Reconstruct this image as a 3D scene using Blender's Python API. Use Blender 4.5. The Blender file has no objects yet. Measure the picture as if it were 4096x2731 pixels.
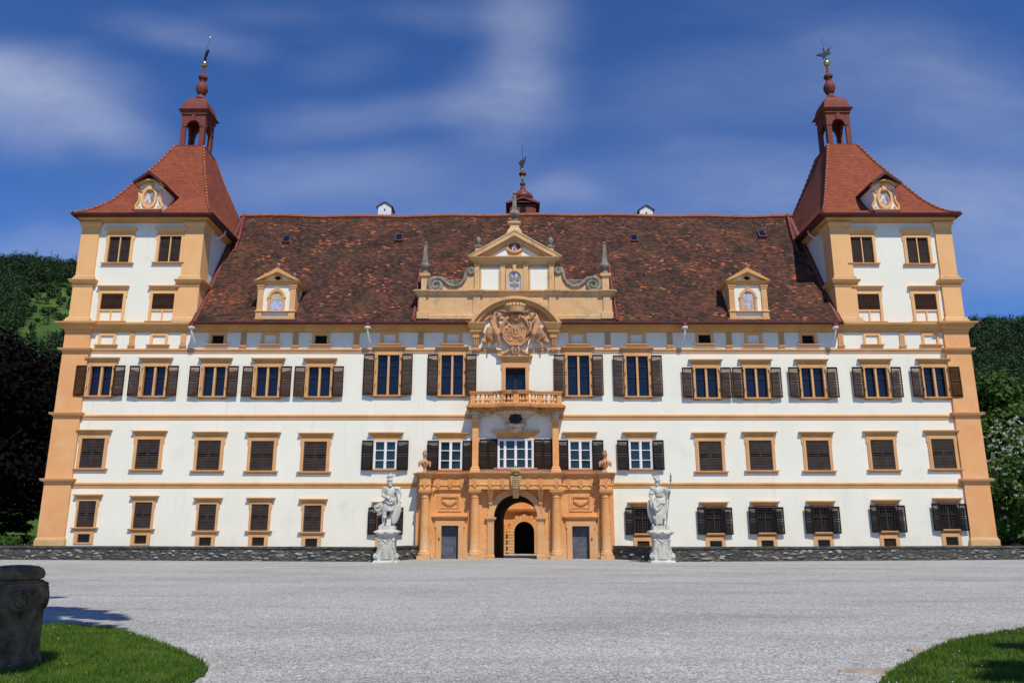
import bpy, bmesh, math, random
import numpy as np
from mathutils import Vector, Matrix
rnd = random.Random(7)
R = math.radians
PI = math.pi
scene = bpy.context.scene
col = scene.collection
DIST, CAMH, TILT, FPX = 53.0, 1.78, R(13.6), 3124.0
CT, ST = math.cos(TILT), math.sin(TILT)


def P(u, v, Y=0.0):
    """photo pixel -> (x, z) on the vertical plane y = Y"""
    a = (u - 2048) / FPX; b = (1365.5 - v) / FPX
    t = (Y + DIST) / (CT - b * ST)
    return a * t, CAMH + t * (ST + b * CT)


def PX(u, v, Y=0.0): return P(u, v, Y)[0]
def PZ(v, Y=0.0): return P(2048, v, Y)[1]


def MPX(v, Y=0.0):
    """metres per photo pixel (horizontal) on plane Y at row v"""
    b = (1365.5 - v) / FPX
    return (Y + DIST) / (CT - b * ST) / FPX


def G(u, v, z=0.0):
    a = (u - 2048) / FPX; b = (1365.5 - v) / FPX
    t = (z - CAMH) / (ST + b * CT)
    return a * t, t * (CT - b * ST) - DIST


# ------------------------------------------------------------------ materials
def new_mat(name):
    m = bpy.data.materials.new(name); m.use_nodes = True
    nt = m.node_tree; b = nt.nodes['Principled BSDF']
    return m, nt, b


def N(nt, t, **kw):
    n = nt.nodes.new(t)
    for k, v in kw.items():
        if k.startswith('i_'):
            key = k[2:]
            key = int(key) if key.isdigit() else key
            n.inputs[key].default_value = v
        else:
            setattr(n, k, v)
    return n


def math_node(nt, op, a, b=None, clamp=False):
    n = nt.nodes.new('ShaderNodeMath'); n.operation = op; n.use_clamp = clamp
    for i, x in enumerate((a, b)):
        if x is None: continue
        if isinstance(x, (int, float)): n.inputs[i].default_value = x
        else: nt.links.new(x, n.inputs[i])
    return n.outputs[0]


def ramp(nt, fac, stops, interp='LINEAR'):
    r = nt.nodes.new('ShaderNodeValToRGB'); r.color_ramp.interpolation = interp
    e = r.color_ramp.elements
    while len(e) < len(stops): e.new(0.5)
    for k, (p, c) in enumerate(stops):
        e[k].position = p; e[k].color = (*c, 1) if len(c) == 3 else c
    nt.links.new(fac, r.inputs[0]); return r.outputs[0]


def position(nt, scale=(1, 1, 1)):
    g = nt.nodes.new('ShaderNodeNewGeometry')
    m = nt.nodes.new('ShaderNodeVectorMath'); m.operation = 'MULTIPLY'
    m.inputs[1].default_value = scale
    nt.links.new(g.outputs['Position'], m.inputs[0])
    return m.outputs[0]


def noise(nt, vec, scale, detail=4, rough=0.55):
    n = nt.nodes.new('ShaderNodeTexNoise'); n.inputs['Scale'].default_value = scale
    n.inputs['Detail'].default_value = detail; n.inputs['Roughness'].default_value = rough
    nt.links.new(vec, n.inputs['Vector']); return n.outputs['Fac']


def mix(nt, fac, a, b, mode='MIX'):
    n = nt.nodes.new('ShaderNodeMix'); n.data_type = 'RGBA'; n.blend_type = mode
    for i, x in ((0, fac), (6, a), (7, b)):
        if isinstance(x, (int, float)): n.inputs[i].default_value = x
        elif isinstance(x, tuple): n.inputs[i].default_value = (*x, 1)
        else: nt.links.new(x, n.inputs[i])
    return n.outputs[2]


def bump(nt, bsdf, height, strength=0.3, dist=0.02):
    n = nt.nodes.new('ShaderNodeBump'); n.inputs['Strength'].default_value = strength
    n.inputs['Distance'].default_value = dist
    nt.links.new(height, n.inputs['Height']); nt.links.new(n.outputs[0], bsdf.inputs['Normal'])


def mottled(name, c1, c2, scale=1.0, rough=0.8, stretch=(1, 1, 1), detail=5, lo=0.35, hi=0.65,
            third=None, third_scale=3.0, third_lo=0.6, third_hi=0.75, bstr=0.2, bdist=0.01, bscale=12, metal=0.0, spec=0.3):
    m, nt, b = new_mat(name)
    p = position(nt, stretch)
    c = ramp(nt, noise(nt, p, scale, detail), [(lo, c1), (hi, c2)])
    if third:
        f = ramp(nt, noise(nt, p, third_scale, 6, 0.65), [(third_lo, (0, 0, 0)), (third_hi, (1, 1, 1))])
        c = mix(nt, f, c, third)
    nt.links.new(c, b.inputs['Base Color'])
    b.inputs['Roughness'].default_value = rough; b.inputs['Metallic'].default_value = metal
    b.inputs['Specular IOR Level'].default_value = spec
    if bstr: bump(nt, b, noise(nt, position(nt), bscale, 4), bstr, bdist)
    return m


M = {}
def plaster_mat():
    m, nt, b = new_mat('white_plaster')
    p = position(nt)
    c = ramp(nt, noise(nt, position(nt, (1, 1, 0.7)), 0.35, 6), [(0.3, (0.745, 0.722, 0.61)), (0.7, (0.795, 0.772, 0.665))])
    f = ramp(nt, noise(nt, p, 0.5, 6, 0.65), [(0.56, (0, 0, 0)), (0.78, (1, 1, 1))])
    c = mix(nt, math_node(nt, 'MULTIPLY', f, 0.8), c, (0.66, 0.62, 0.52))
    st = ramp(nt, noise(nt, position(nt, (2.6, 1, 0.16)), 1.0, 5, 0.6), [(0.58, (0, 0, 0)), (0.74, (1, 1, 1))])
    c = mix(nt, math_node(nt, 'MULTIPLY', st, 0.30), c, (0.52, 0.49, 0.42))
    sep = N(nt, 'ShaderNodeSeparateXYZ'); nt.links.new(p, sep.inputs[0])
    z = math_node(nt, 'ADD', math_node(nt, 'MULTIPLY', sep.outputs[2], -0.30), noise(nt, position(nt, (0.8, 1, 0.5)), 0.9, 5, 0.6))
    sp = ramp(nt, z, [(0.05, (0, 0, 0)), (0.45, (1, 1, 1))])
    c = mix(nt, math_node(nt, 'MULTIPLY', sp, 0.4), c, (0.62, 0.55, 0.40))
    nt.links.new(c, b.inputs['Base Color']); b.inputs['Roughness'].default_value = 0.9
    b.inputs['Specular IOR Level'].default_value = 0.15
    bump(nt, b, noise(nt, p, 6, 5, 0.6), 0.18, 0.012)
    return m


M['plaster'] = plaster_mat()
M['yellow'] = mottled('yellow_ochre_plaster', (0.72, 0.395, 0.165), (0.785, 0.46, 0.21), 0.6, 0.85, (1, 1, 1), 6, 0.3, 0.7,
                      (0.62, 0.42, 0.23), 1.2, 0.6, 0.8, 0.15, 0.01, 8, spec=0.15)
M['ochre'] = mottled('ochre_stone', (0.56, 0.295, 0.125), (0.66, 0.375, 0.175), 0.9, 0.85, (1, 1, 1), 6, 0.3, 0.7,
                     (0.56, 0.33, 0.17), 2.5, 0.58, 0.75, 0.2, 0.01, 12, spec=0.15)
M['peach'] = mottled('peach_orange_plaster', (0.67, 0.325, 0.135), (0.73, 0.385, 0.165), 0.5, 0.85, (1, 1, 1), 6, 0.3, 0.7,
                     (0.72, 0.43, 0.215), 0.6, 0.5, 0.72, 0.15, 0.01, 8, spec=0.15)
M['weathered'] = mottled('weathered_gable_stone', (0.58, 0.345, 0.155), (0.67, 0.435, 0.23), 0.8, 0.9, (1, 1, 1), 6, 0.3, 0.7,
                         (0.30, 0.24, 0.16), 1.1, 0.54, 0.76, 0.3, 0.015, 9, spec=0.15)
M['grey_stone'] = mottled('grey_lichen_stone', (0.14, 0.125, 0.10), (0.30, 0.27, 0.215), 3.0, 0.9, (1, 1, 0.6), 6, 0.35, 0.65,
                          None, bstr=0.4, bdist=0.02, bscale=14)
M['terracotta'] = mottled('terracotta_relief', (0.43, 0.205, 0.095), (0.56, 0.295, 0.145), 2.0, 0.85, (1, 1, 1), 6, 0.35, 0.65,
                          (0.24, 0.21, 0.17), 1.8, 0.53, 0.68, 0.35, 0.02, 14)
M['statue'] = mottled('white_statue_stone', (0.42, 0.41, 0.36), (0.58, 0.565, 0.50), 2.2, 0.85, (1, 1, 0.5), 6, 0.3, 0.65,
                      (0.24, 0.225, 0.16), 2.0, 0.55, 0.72, 0.4, 0.02, 18)
M['shell'] = mottled('pale_scallop_stone', (0.40, 0.355, 0.27), (0.60, 0.56, 0.47), 3.2, 0.9, (1, 1, 0.6), 6, 0.35, 0.65, None, bstr=0.4, bdist=0.02, bscale=18)
M['capstone'] = mottled('dark_wall_cap', (0.035, 0.036, 0.034), (0.10, 0.10, 0.092), 2.0, 0.9, (1, 1, 1), 6, bstr=0.4)
M['pier'] = mottled('dark_brown_sandstone', (0.062, 0.035, 0.015), (0.27, 0.165, 0.085), 6.0, 0.9, (1, 1, 0.8), 8, 0.32, 0.68,
                    (0.33, 0.29, 0.20), 9.0, 0.66, 0.70, 0.9, 0.03, 16)
M['brown'] = mottled('dark_brown_shutter_paint', (0.036, 0.026, 0.023), (0.058, 0.042, 0.037), 2, 0.7, bstr=0, spec=.15)
M['oldwood'] = mottled('weathered_brown_shutter', (0.024, 0.011, 0.006), (0.15, 0.058, 0.019), 3.5, 0.8, (0.6, 0.6, 6.0), 6, 0.46, 0.76, bstr=0.2, spec=.05)
M['black_shutter'] = mottled('near_black_shutter_paint', (0.010, 0.008, 0.0075), (0.018, 0.014, 0.013), 2, 0.7, bstr=0, spec=.06)
M['plank'] = mottled('brown_plank_wood', (0.022, 0.012, 0.009), (0.055, 0.027, 0.018), 5, 0.8, (4, 4, 0.4), 4, bstr=0.2, spec=.08)
M['redframe'] = mottled('red_brown_frame', (0.13, 0.05, 0.03), (0.17, 0.07, 0.045), 4, 0.6, bstr=0)
M['whitewood'] = mottled('white_window_paint', (0.72, 0.72, 0.72), (0.78, 0.78, 0.78), 4, 0.45, bstr=0)
M['iron'] = mottled('wrought_iron', (0.035, 0.034, 0.034), (0.065, 0.063, 0.062), 6, 0.5, bstr=0, metal=0.3)
M['lead'] = mottled('dark_glazing_bar', (0.012, 0.010, 0.010), (0.02, 0.017, 0.016), 6, 0.6, bstr=0)
M['darkroom'] = mottled('dark_interior', (0.006, 0.005, 0.005), (0.01, 0.009, 0.008), 2, 0.9, bstr=0)  # near-black colour painted for the missing light inside rooms and openings
M['irondoor'] = mottled('blue_grey_iron_door', (0.062, 0.076, 0.098), (0.105, 0.125, 0.150), 3.5, 0.65, (1, 1, 1), 7, 0.35, 0.65, bstr=0.3, metal=0.0)
M['redmetal'] = mottled('red_painted_metal', (0.14, 0.030, 0.026), (0.20, 0.050, 0.040), 1.5, 0.5, bstr=0.05)
M['dullred'] = mottled('dull_red_belfry_paint', (0.150, 0.034, 0.024), (0.205, 0.056, 0.040), 1.4, 0.75, (1, 1, 0.6), 6, 0.3, 0.7, bstr=0.1)
M['deepgutter'] = mottled('dark_red_gutter', (0.060, 0.014, 0.014), (0.085, 0.022, 0.02), 1.0, 0.5, bstr=0)
M['whitepipe'] = mottled('white_pipe', (0.66, 0.66, 0.66), (0.72, 0.72, 0.72), 3, 0.4, bstr=0)
M['patina'] = mottled('dark_bronze', (0.010, 0.014, 0.014), (0.02, 0.025, 0.022), 4, 0.5, bstr=0, metal=0.4)
M['gold'] = mottled('gilded_copper', (0.75, 0.50, 0.13), (0.85, 0.62, 0.2), 3, 0.25, bstr=0, metal=1.0)
M['ridge'] = mottled('orange_ridge_tile', (0.25, 0.075, 0.040), (0.36, 0.12, 0.062), 2.2, 0.8, (1, 1, 1), 6, bstr=0.2)
M['palepanel'] = mottled('painted_panel_pale', (0.34, 0.35, 0.42), (0.50, 0.50, 0.56), 2.5, 0.8, bstr=0)
M['bluepanel'] = mottled('painted_panel_blue', (0.30, 0.34, 0.60), (0.50, 0.52, 0.68), 5, 0.8, bstr=0)
M['pinkpanel'] = mottled('painted_panel_pink', (0.42, 0.26, 0.20), (0.55, 0.38, 0.32), 3, 0.8, bstr=0)
M['redpanel'] = mottled('painted_panel_dull_red', (0.11, 0.05, 0.045), (0.16, 0.08, 0.07), 3, 0.8, bstr=0)
M['goldpanel'] = mottled('painted_panel_gold', (0.48, 0.33, 0.10), (0.58, 0.43, 0.16), 3, 0.8, bstr=0)
M['emblem_white'] = mottled('painted_emblem_white', (0.62, 0.62, 0.62), (0.72, 0.72, 0.72), 5, 0.8, bstr=0)
M['emblem_grey'] = mottled('painted_emblem_grey', (0.16, 0.16, 0.18), (0.26, 0.25, 0.26), 5, 0.8, bstr=0)
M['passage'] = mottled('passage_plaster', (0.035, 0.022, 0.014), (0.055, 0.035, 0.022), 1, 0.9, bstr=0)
M['bark'] = mottled('bark', (0.030, 0.022, 0.016), (0.07, 0.055, 0.04), 4, 0.9, (1, 1, 0.3), bstr=0.4, bdist=0.03)
M['soil'] = mottled('flagstone', (0.30, 0.235, 0.18), (0.40, 0.33, 0.265), 6, 0.9, bstr=0.4)
M['daisy'] = mottled('daisy_white', (0.7, 0.7, 0.66), (0.8, 0.8, 0.76), 3, 0.8, bstr=0)


def glass(name, c, rough=0.06, spec=0.5):
    m, nt, b = new_mat(name)
    b.inputs['Base Color'].default_value = (*c, 1); b.inputs['Roughness'].default_value = rough
    b.inputs['Specular IOR Level'].default_value = spec
    w = noise(nt, position(nt), 2.2, 2)
    bump(nt, b, w, 0.12, 0.02)
    return m


M['glass'] = glass('dark_blue_glass', (0.004, 0.009, 0.028), 0.05)
M['greenglass'] = glass('greenish_glass', (0.012, 0.028, 0.028), 0.04, 0.6)


def portal_mat():
    """orange plaster, worn pale near the ground (splash zone stains)"""
    m, nt, b = new_mat('orange_portal_plaster')
    p = position(nt)
    base = ramp(nt, noise(nt, p, 0.8, 6), [(0.3, (0.67, 0.30, 0.105)), (0.7, (0.77, 0.395, 0.155))])
    sep = N(nt, 'ShaderNodeSeparateXYZ'); nt.links.new(p, sep.inputs[0])
    stain = noise(nt, position(nt, (1, 1, 0.45)), 1.5, 7, 0.65)
    h = math_node(nt, 'MULTIPLY', sep.outputs[2], -0.17)
    f = ramp(nt, math_node(nt, 'ADD', stain, h), [(0.2, (0, 0, 0)), (0.42, (1, 1, 1))])
    c = mix(nt, math_node(nt, 'MULTIPLY', f, 0.62), base, (0.62, 0.42, 0.24))
    fine = ramp(nt, noise(nt, p, 6, 6, 0.7), [(0.35, (0.82, 0.82, 0.82)), (0.65, (1.05, 1.05, 1.05))])
    c = mix(nt, 1.0, c, fine, 'MULTIPLY')
    nt.links.new(c, b.inputs['Base Color']); b.inputs['Roughness'].default_value = 0.9
    b.inputs['Specular IOR Level'].default_value = 0.15
    bump(nt, b, noise(nt, p, 14, 5), 0.25, 0.012)
    return m


M['portal'] = portal_mat()
M['slab'] = mottled('stained_orange_stone', (0.44, 0.195, 0.062), (0.60, 0.29, 0.10), 1.2, 0.9, (1, 1, .6), 6, .35, .65, (0.13, 0.085, 0.045), 2.2, .52, .70, .3, .015, 12, spec=.15)


def tile_mat(name, stops, row, cw, patch_scale, patch_lo, patch_hi, bright, bright_p, vary=1.0, dirt=None):
    m, nt, b = new_mat(name)
    p = position(nt)
    sep = N(nt, 'ShaderNodeSeparateXYZ'); nt.links.new(p, sep.inputs[0])
    x, y, z = sep.outputs
    wob = math_node(nt, 'MULTIPLY', math_node(nt, 'SUBTRACT', noise(nt, position(nt, (1, 1, 1)), 0.35, 3), 0.5), 0.35)
    zz = math_node(nt, 'DIVIDE', math_node(nt, 'ADD', z, wob), row)
    r = math_node(nt, 'FLOOR', zz)
    fr = math_node(nt, 'FRACT', zz)
    xx = math_node(nt, 'ADD', math_node(nt, 'DIVIDE', math_node(nt, 'ADD', x, y), cw), math_node(nt, 'MULTIPLY', r, 0.5))
    c = math_node(nt, 'FLOOR', xx)
    comb = N(nt, 'ShaderNodeCombineXYZ'); nt.links.new(r, comb.inputs[0]); nt.links.new(c, comb.inputs[1])
    wn = N(nt, 'ShaderNodeTexWhiteNoise', noise_dimensions='2D'); nt.links.new(comb.outputs[0], wn.inputs['Vector'])
    w = wn.outputs['Value']
    big = noise(nt, p, patch_scale, 5, 0.6)
    tone = math_node(nt, 'ADD', math_node(nt, 'MULTIPLY', w, 0.55 * vary), math_node(nt, 'MULTIPLY', math_node(nt, 'SUBTRACT', big, 0.28), 1.15))
    base = ramp(nt, tone, stops)
    if bright:
        wn2 = N(nt, 'ShaderNodeTexWhiteNoise', noise_dimensions='3D')
        cb2 = N(nt, 'ShaderNodeCombineXYZ', i_2=3.7); nt.links.new(r, cb2.inputs[0]); nt.links.new(c, cb2.inputs[1])
        nt.links.new(cb2.outputs[0], wn2.inputs['Vector'])
        pn = noise(nt, position(nt, (0.75, 0.75, 1.0)), 0.75, 4, 0.7)
        thr = math_node(nt, 'ADD', wn2.outputs['Value'], math_node(nt, 'MULTIPLY', math_node(nt, 'SUBTRACT', pn, 0.5), bright_p[1]))
        f = math_node(nt, 'GREATER_THAN', thr, bright_p[0])
        oc = mix(nt, w, bright[0], bright[1])
        base = mix(nt, f, base, oc)
    if dirt:
        dn = ramp(nt, noise(nt, position(nt, (1, 1, 0.5)), dirt[0], 5, 0.6), [(dirt[1], (0, 0, 0)), (dirt[2], (1, 1, 1))])
        base = mix(nt, math_node(nt, 'MULTIPLY', dn, dirt[4]), base, dirt[3])
    # each tile course is coloured darker along its lower lip
    lip = ramp(nt, fr, [(0.0, (0.36, 0.34, 0.34)), (0.30, (1, 1, 1))])
    base = mix(nt, 1.0, base, lip, 'MULTIPLY')
    nt.links.new(base, b.inputs['Base Color']); b.inputs['Roughness'].default_value = 0.85
    b.inputs['Specular IOR Level'].default_value = 0.2
    hgt = math_node(nt, 'ADD', math_node(nt, 'MULTIPLY', math_node(nt, 'SUBTRACT', 1.0, fr), 0.7), math_node(nt, 'MULTIPLY', w, 0.5))
    bump(nt, b, hgt, 0.7, 0.035)
    return m


M['roof'] = tile_mat('old_mottled_roof_tile', [(0.1, (0.018, 0.012, 0.010)), (0.42, (0.042, 0.023, 0.017)), (0.66, (0.080, 0.035, 0.023)), (0.98, (0.165, 0.058, 0.031))],
                     0.105, 0.25, 0.6, 0, 0, ((0.26, 0.075, 0.034), (0.46, 0.135, 0.055)), (1.02, 1.25), 1.15, (0.35, 0.60, 0.78, (0.075, 0.058, 0.022), 0.55))
M['towertile'] = tile_mat('red_tower_roof_tile', [(0.0, (0.165, 0.040, 0.020)), (0.5, (0.245, 0.062, 0.030)), (1.0, (0.33, 0.090, 0.044))],
                          0.19, 0.20, 0.5, 0, 0, None, None, 0.8, (0.45, 0.58, 0.75, (0.055, 0.028, 0.022), 0.75))


def rubble_mat():
    m, nt, b = new_mat('dark_rubble_stone')
    p = position(nt, (2.1, 2.1, 6.6))
    v = N(nt, 'ShaderNodeTexVoronoi', feature='F1'); v.inputs['Scale'].default_value = 1.0; nt.links.new(p, v.inputs['Vector'])
    e = N(nt, 'ShaderNodeTexVoronoi', feature='DISTANCE_TO_EDGE'); e.inputs['Scale'].default_value = 1.0; nt.links.new(p, e.inputs['Vector'])
    sep = N(nt, 'ShaderNodeSeparateColor'); nt.links.new(v.outputs['Color'], sep.inputs[0])
    stone = ramp(nt, sep.outputs[0], [(0.0, (0.050, 0.051, 0.047)), (0.5, (0.098, 0.095, 0.084)), (0.92, (0.15, 0.14, 0.12)), (0.96, (0.20, 0.18, 0.15)), (1.0, (0.30, 0.29, 0.27))])
    fine = ramp(nt, noise(nt, position(nt), 9, 6, 0.7), [(0.3, (0.55, 0.55, 0.55)), (0.7, (1.25, 1.25, 1.25))])
    c = mix(nt, 1.0, stone, fine, 'MULTIPLY')
    f = ramp(nt, e.outputs['Distance'], [(0.02, (1, 1, 1)), (0.09, (0, 0, 0))])
    c = mix(nt, f, c, (0.040, 0.038, 0.033))
    nt.links.new(c, b.inputs['Base Color']); b.inputs['Roughness'].default_value = 0.9
    hh = ramp(nt, e.outputs['Distance'], [(0.0, (0, 0, 0)), (0.16, (1, 1, 1))])
    bump(nt, b, hh, 0.8, 0.06)
    return m


M['rubble'] = rubble_mat()


def gravel_mat():
    m, nt, b = new_mat('pale_grey_gravel')
    p = position(nt)
    v = N(nt, 'ShaderNodeTexVoronoi', feature='F1'); v.inputs['Scale'].default_value = 42; nt.links.new(p, v.inputs['Vector'])
    sep = N(nt, 'ShaderNodeSeparateColor'); nt.links.new(v.outputs['Color'], sep.inputs[0])
    grain = ramp(nt, sep.outputs[0], [(0.0, (0.165, 0.165, 0.162)), (0.5, (0.385, 0.385, 0.37)), (0.9, (0.53, 0.53, 0.51)), (1.0, (0.76, 0.755, 0.73))])
    big = ramp(nt, noise(nt, position(nt, (0.5, 1.2, 1)), 0.28, 6, 0.62), [(0.3, (0.80, 0.78, 0.75)), (0.5, (1.0, 1.0, 1.0)), (0.7, (1.12, 1.12, 1.13))])
    c = mix(nt, 1.0, grain, big, 'MULTIPLY')
    mid = ramp(nt, noise(nt, p, 3.0, 5, 0.7), [(0.3, (0.86, 0.86, 0.86)), (0.7, (1.12, 1.12, 1.12))])
    c = mix(nt, 1.0, c, mid, 'MULTIPLY')
    streak = ramp(nt, noise(nt, position(nt, (0.12, 1.0, 1)), 0.55, 5, 0.6), [(0.55, (0, 0, 0)), (0.72, (1, 1, 1))])
    c = mix(nt, math_node(nt, 'MULTIPLY', streak, 0.55), c, (0.27, 0.25, 0.215))
    nt.links.new(c, b.inputs['Base Color']); b.inputs['Roughness'].default_value = 0.95
    b.inputs['Specular IOR Level'].default_value = 0.1
    bump(nt, b, math_node(nt, 'ADD', sep.outputs[1], noise(nt, p, 60, 3)), 0.8, 0.012)
    return m


M['gravel'] = gravel_mat()


def leaf_mat(name, dark, mid, light, scale=0.7, trans=0.25, rough=0.6, spec=.18):
    m, nt, b = new_mat(name)
    f = noise(nt, position(nt), scale, 4, 0.7)
    c = ramp(nt, f, [(0.3, dark), (0.52, mid), (0.72, light)])
    nt.links.new(c, b.inputs['Base Color']); b.inputs['Roughness'].default_value = rough
    b.inputs['Specular IOR Level'].default_value = spec
    if trans:
        t = N(nt, 'ShaderNodeBsdfTranslucent'); nt.links.new(c, t.inputs['Color'])
        mx = N(nt, 'ShaderNodeMixShader', i_0=trans)
        nt.links.new(b.outputs[0], mx.inputs[1]); nt.links.new(t.outputs[0], mx.inputs[2])
        nt.links.new(mx.outputs[0], nt.nodes['Material Output'].inputs['Surface'])
    return m


M['grass'] = leaf_mat('grass_blades', (0.052, 0.110, 0.010), (0.096, 0.185, 0.017), (0.205, 0.255, 0.048), 1.9, 0.3)
M['turf'] = mottled('turf_soil', (0.016, 0.038, 0.006), (0.035, 0.075, 0.010), 2.5, 0.95, bstr=0.5, bdist=0.03, bscale=25)
M['meadow'] = mottled('meadow_grass', (0.020, 0.052, 0.008), (0.060, 0.118, 0.018), 0.022, 0.95, (1, 1, 1), 8, 0.35, 0.65, bstr=0.6, bdist=1.5, bscale=0.3)
M['leaf_forest'] = leaf_mat('forest_foliage', (0.012, 0.026, 0.010), (0.027, 0.056, 0.018), (0.060, 0.108, 0.032), 0.045, 0.1)
M['leaf_green'] = leaf_mat('fresh_green_leaves', (0.030, 0.066, 0.012), (0.055, 0.115, 0.020), (0.10, 0.17, 0.035), 0.6)
M['leaf_deep'] = leaf_mat('deep_green_leaves', (0.015, 0.036, 0.010), (0.028, 0.066, 0.014), (0.055, 0.105, 0.024), 0.5)
M['leaf_olive'] = leaf_mat('olive_yellow_leaves', (0.040, 0.052, 0.010), (0.075, 0.090, 0.018), (0.125, 0.135, 0.03), 0.7)
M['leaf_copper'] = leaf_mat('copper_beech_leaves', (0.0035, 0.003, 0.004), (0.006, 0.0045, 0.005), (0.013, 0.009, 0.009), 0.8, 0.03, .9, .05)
M['blossom'] = leaf_mat('white_blossom', (0.45, 0.45, 0.38), (0.62, 0.62, 0.55), (0.72, 0.72, 0.66), 2.0, 0.2)


# ------------------------------------------------------------------ mesh builder
class MB:
    def __init__(s): s.v = []; s.f = []

    def add(s, vs, fs):
        o = len(s.v); s.v += [tuple(p) for p in vs]; s.f += [tuple(i + o for i in f) for f in fs]; return s

    def box(s, x0, x1, y0, y1, z0, z1):
        return s.loft([(x0, x1, y0, y1, z0), (x0, x1, y0, y1, z1)])

    def loft(s, lv, caps=True):
        vs = []; fs = []
        for (x0, x1, y0, y1, z) in lv: vs += [(x0, y0, z), (x1, y0, z), (x1, y1, z), (x0, y1, z)]
        for k in range(len(lv) - 1):
            a = 4 * k
            for j in range(4): fs.append((a + j, a + (j + 1) % 4, a + 4 + (j + 1) % 4, a + 4 + j))
        if caps:
            fs.append((3, 2, 1, 0)); e = 4 * (len(lv) - 1); fs.append((e, e + 1, e + 2, e + 3))
        return s.add(vs, fs)

    def moulding(s, x0, x1, y0, yb, prof, left=True, right=True):
        """prof: (projection, z); base plane y0 (front), back plane yb; returns at both ends"""
        return s.loft([(x0 - (p if left else 0), x1 + (p if right else 0), y0 - p, yb, z) for p, z in prof])

    def prism(s, poly, y0, y1):
        n = len(poly)
        vs = [(x, y0, z) for x, z in poly] + [(x, y1, z) for x, z in poly]
        fs = [tuple(range(n)), tuple(range(2 * n - 1, n - 1, -1))]
        for k in range(n): fs.append((k, k + n, (k + 1) % n + n, (k + 1) % n))
        return s.add(vs, fs)

    def ring(s, outer, inner, y0, y1, closed=True):
        n = len(outer); vs = []
        for pts, y in ((outer, y0), (inner, y0), (outer, y1), (inner, y1)): vs += [(x, y, z) for x, z in pts]
        fs = []
        for k in range(n if closed else n - 1):
            j = (k + 1) % n
            fs += [(k, j, n + j, n + k), (2 * n + k, 3 * n + k, 3 * n + j, 2 * n + j), (k, 2 * n + k, 2 * n + j, j), (n + k, n + j, 3 * n + j, 3 * n + k)]
        if not closed:
            for k in (0, n - 1): fs.append((k, n + k, 3 * n + k, 2 * n + k))
        return s.add(vs, fs)

    def lathe(s, prof, cx, cy, seg=20, sq=False):
        vs = []; fs = []
        for r, z in prof:
            for k in range(seg):
                a = 2 * PI * k / seg + (PI / seg if sq else 0)
                vs.append((cx + r * math.cos(a), cy + r * math.sin(a), z))
        m = len(prof)
        for i in range(m - 1):
            for k in range(seg):
                j = (k + 1) % seg; fs.append((i * seg + k, i * seg + j, (i + 1) * seg + j, (i + 1) * seg + k))
        fs.append(tuple(range(seg - 1, -1, -1))); fs.append(tuple((m - 1) * seg + k for k in range(seg)))
        return s.add(vs, fs)

    def tube(s, pts, radii, seg=8):
        pts = [Vector(p) for p in pts]
        if not hasattr(radii, '__len__'): radii = [radii] * len(pts)
        vs = []; fs = []
        up = Vector((0.31, 0.93, 0.2))
        for i, p in enumerate(pts):
            d = (pts[min(i + 1, len(pts) - 1)] - pts[max(i - 1, 0)])
            if d.length < 1e-6: d = Vector((0, 0, 1))
            d.normalize()
            a = d.cross(up)
            if a.length < 1e-3: a = d.cross(Vector((1, 0, 0)))
            a.normalize(); b = d.cross(a)
            for k in range(seg):
                t = 2 * PI * k / seg
                vs.append(p + (a * math.cos(t) + b * math.sin(t)) * radii[i])
        for i in range(len(pts) - 1):
            for k in range(seg):
                j = (k + 1) % seg; fs.append((i * seg + k, i * seg + j, (i + 1) * seg + j, (i + 1) * seg + k))
        fs.append(tuple(range(seg - 1, -1, -1))); fs.append(tuple((len(pts) - 1) * seg + k for k in range(seg)))
        return s.add(vs, fs)

    def ell(s, c, r, seg=12, rings=8, rot=None):
        if not hasattr(r, '__len__'): r = (r, r, r)
        vs = []; fs = []
        for i in range(1, rings):
            t = PI * i / rings
            for k in range(seg):
                a = 2 * PI * k / seg
                vs.append(Vector((r[0] * math.sin(t) * math.cos(a), r[1] * math.sin(t) * math.sin(a), -r[2] * math.cos(t))))
        vs.append(Vector((0, 0, -r[2]))); vs.append(Vector((0, 0, r[2])))
        for i in range(rings - 2):
            for k in range(seg):
                j = (k + 1) % seg; fs.append((i * seg + k, i * seg + j, (i + 1) * seg + j, (i + 1) * seg + k))
        b, t = len(vs) - 2, len(vs) - 1
        for k in range(seg):
            j = (k + 1) % seg; fs.append((b, j, k)); fs.append((t, (rings - 2) * seg + k, (rings - 2) * seg + j))
        if rot: vs = [rot @ p for p in vs]
        c = Vector(c)
        return s.add([p + c for p in vs], fs)

    def limb(s, p0, r0, p1, r1, seg=10):
        s.tube([p0, p1], [r0, r1], seg); s.ell(p0, r0, seg, 6); s.ell(p1, r1, seg, 6); return s

    def build(s, name, m, parent=None, smooth=None, loc=None, recalc=True):
        me = bpy.data.meshes.new(name); me.from_pydata(s.v, [], s.f)
        if recalc:
            bm = bmesh.new(); bm.from_mesh(me); bmesh.ops.recalc_face_normals(bm, faces=bm.faces); bm.to_mesh(me); bm.free()
        me.update()
        if smooth is not None:
            me.shade_smooth(); me.set_sharp_from_angle(angle=R(smooth))
        if m: me.materials.append(m)
        o = bpy.data.objects.new(name, me); col.objects.link(o)
        if parent: o.parent = parent
        if loc: o.location = loc
        return o


def empty(name, loc=(0, 0, 0)):
    o = bpy.data.objects.new(name, None); col.objects.link(o); o.location = loc; o.empty_display_size = 0.3; return o


def tag(o, label=None, cat=None, group=None, kind=None):
    if label: o['label'] = label
    if cat: o['category'] = cat
    if group: o['group'] = group
    if kind: o['kind'] = kind
    return o


KIDS = {}


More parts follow.
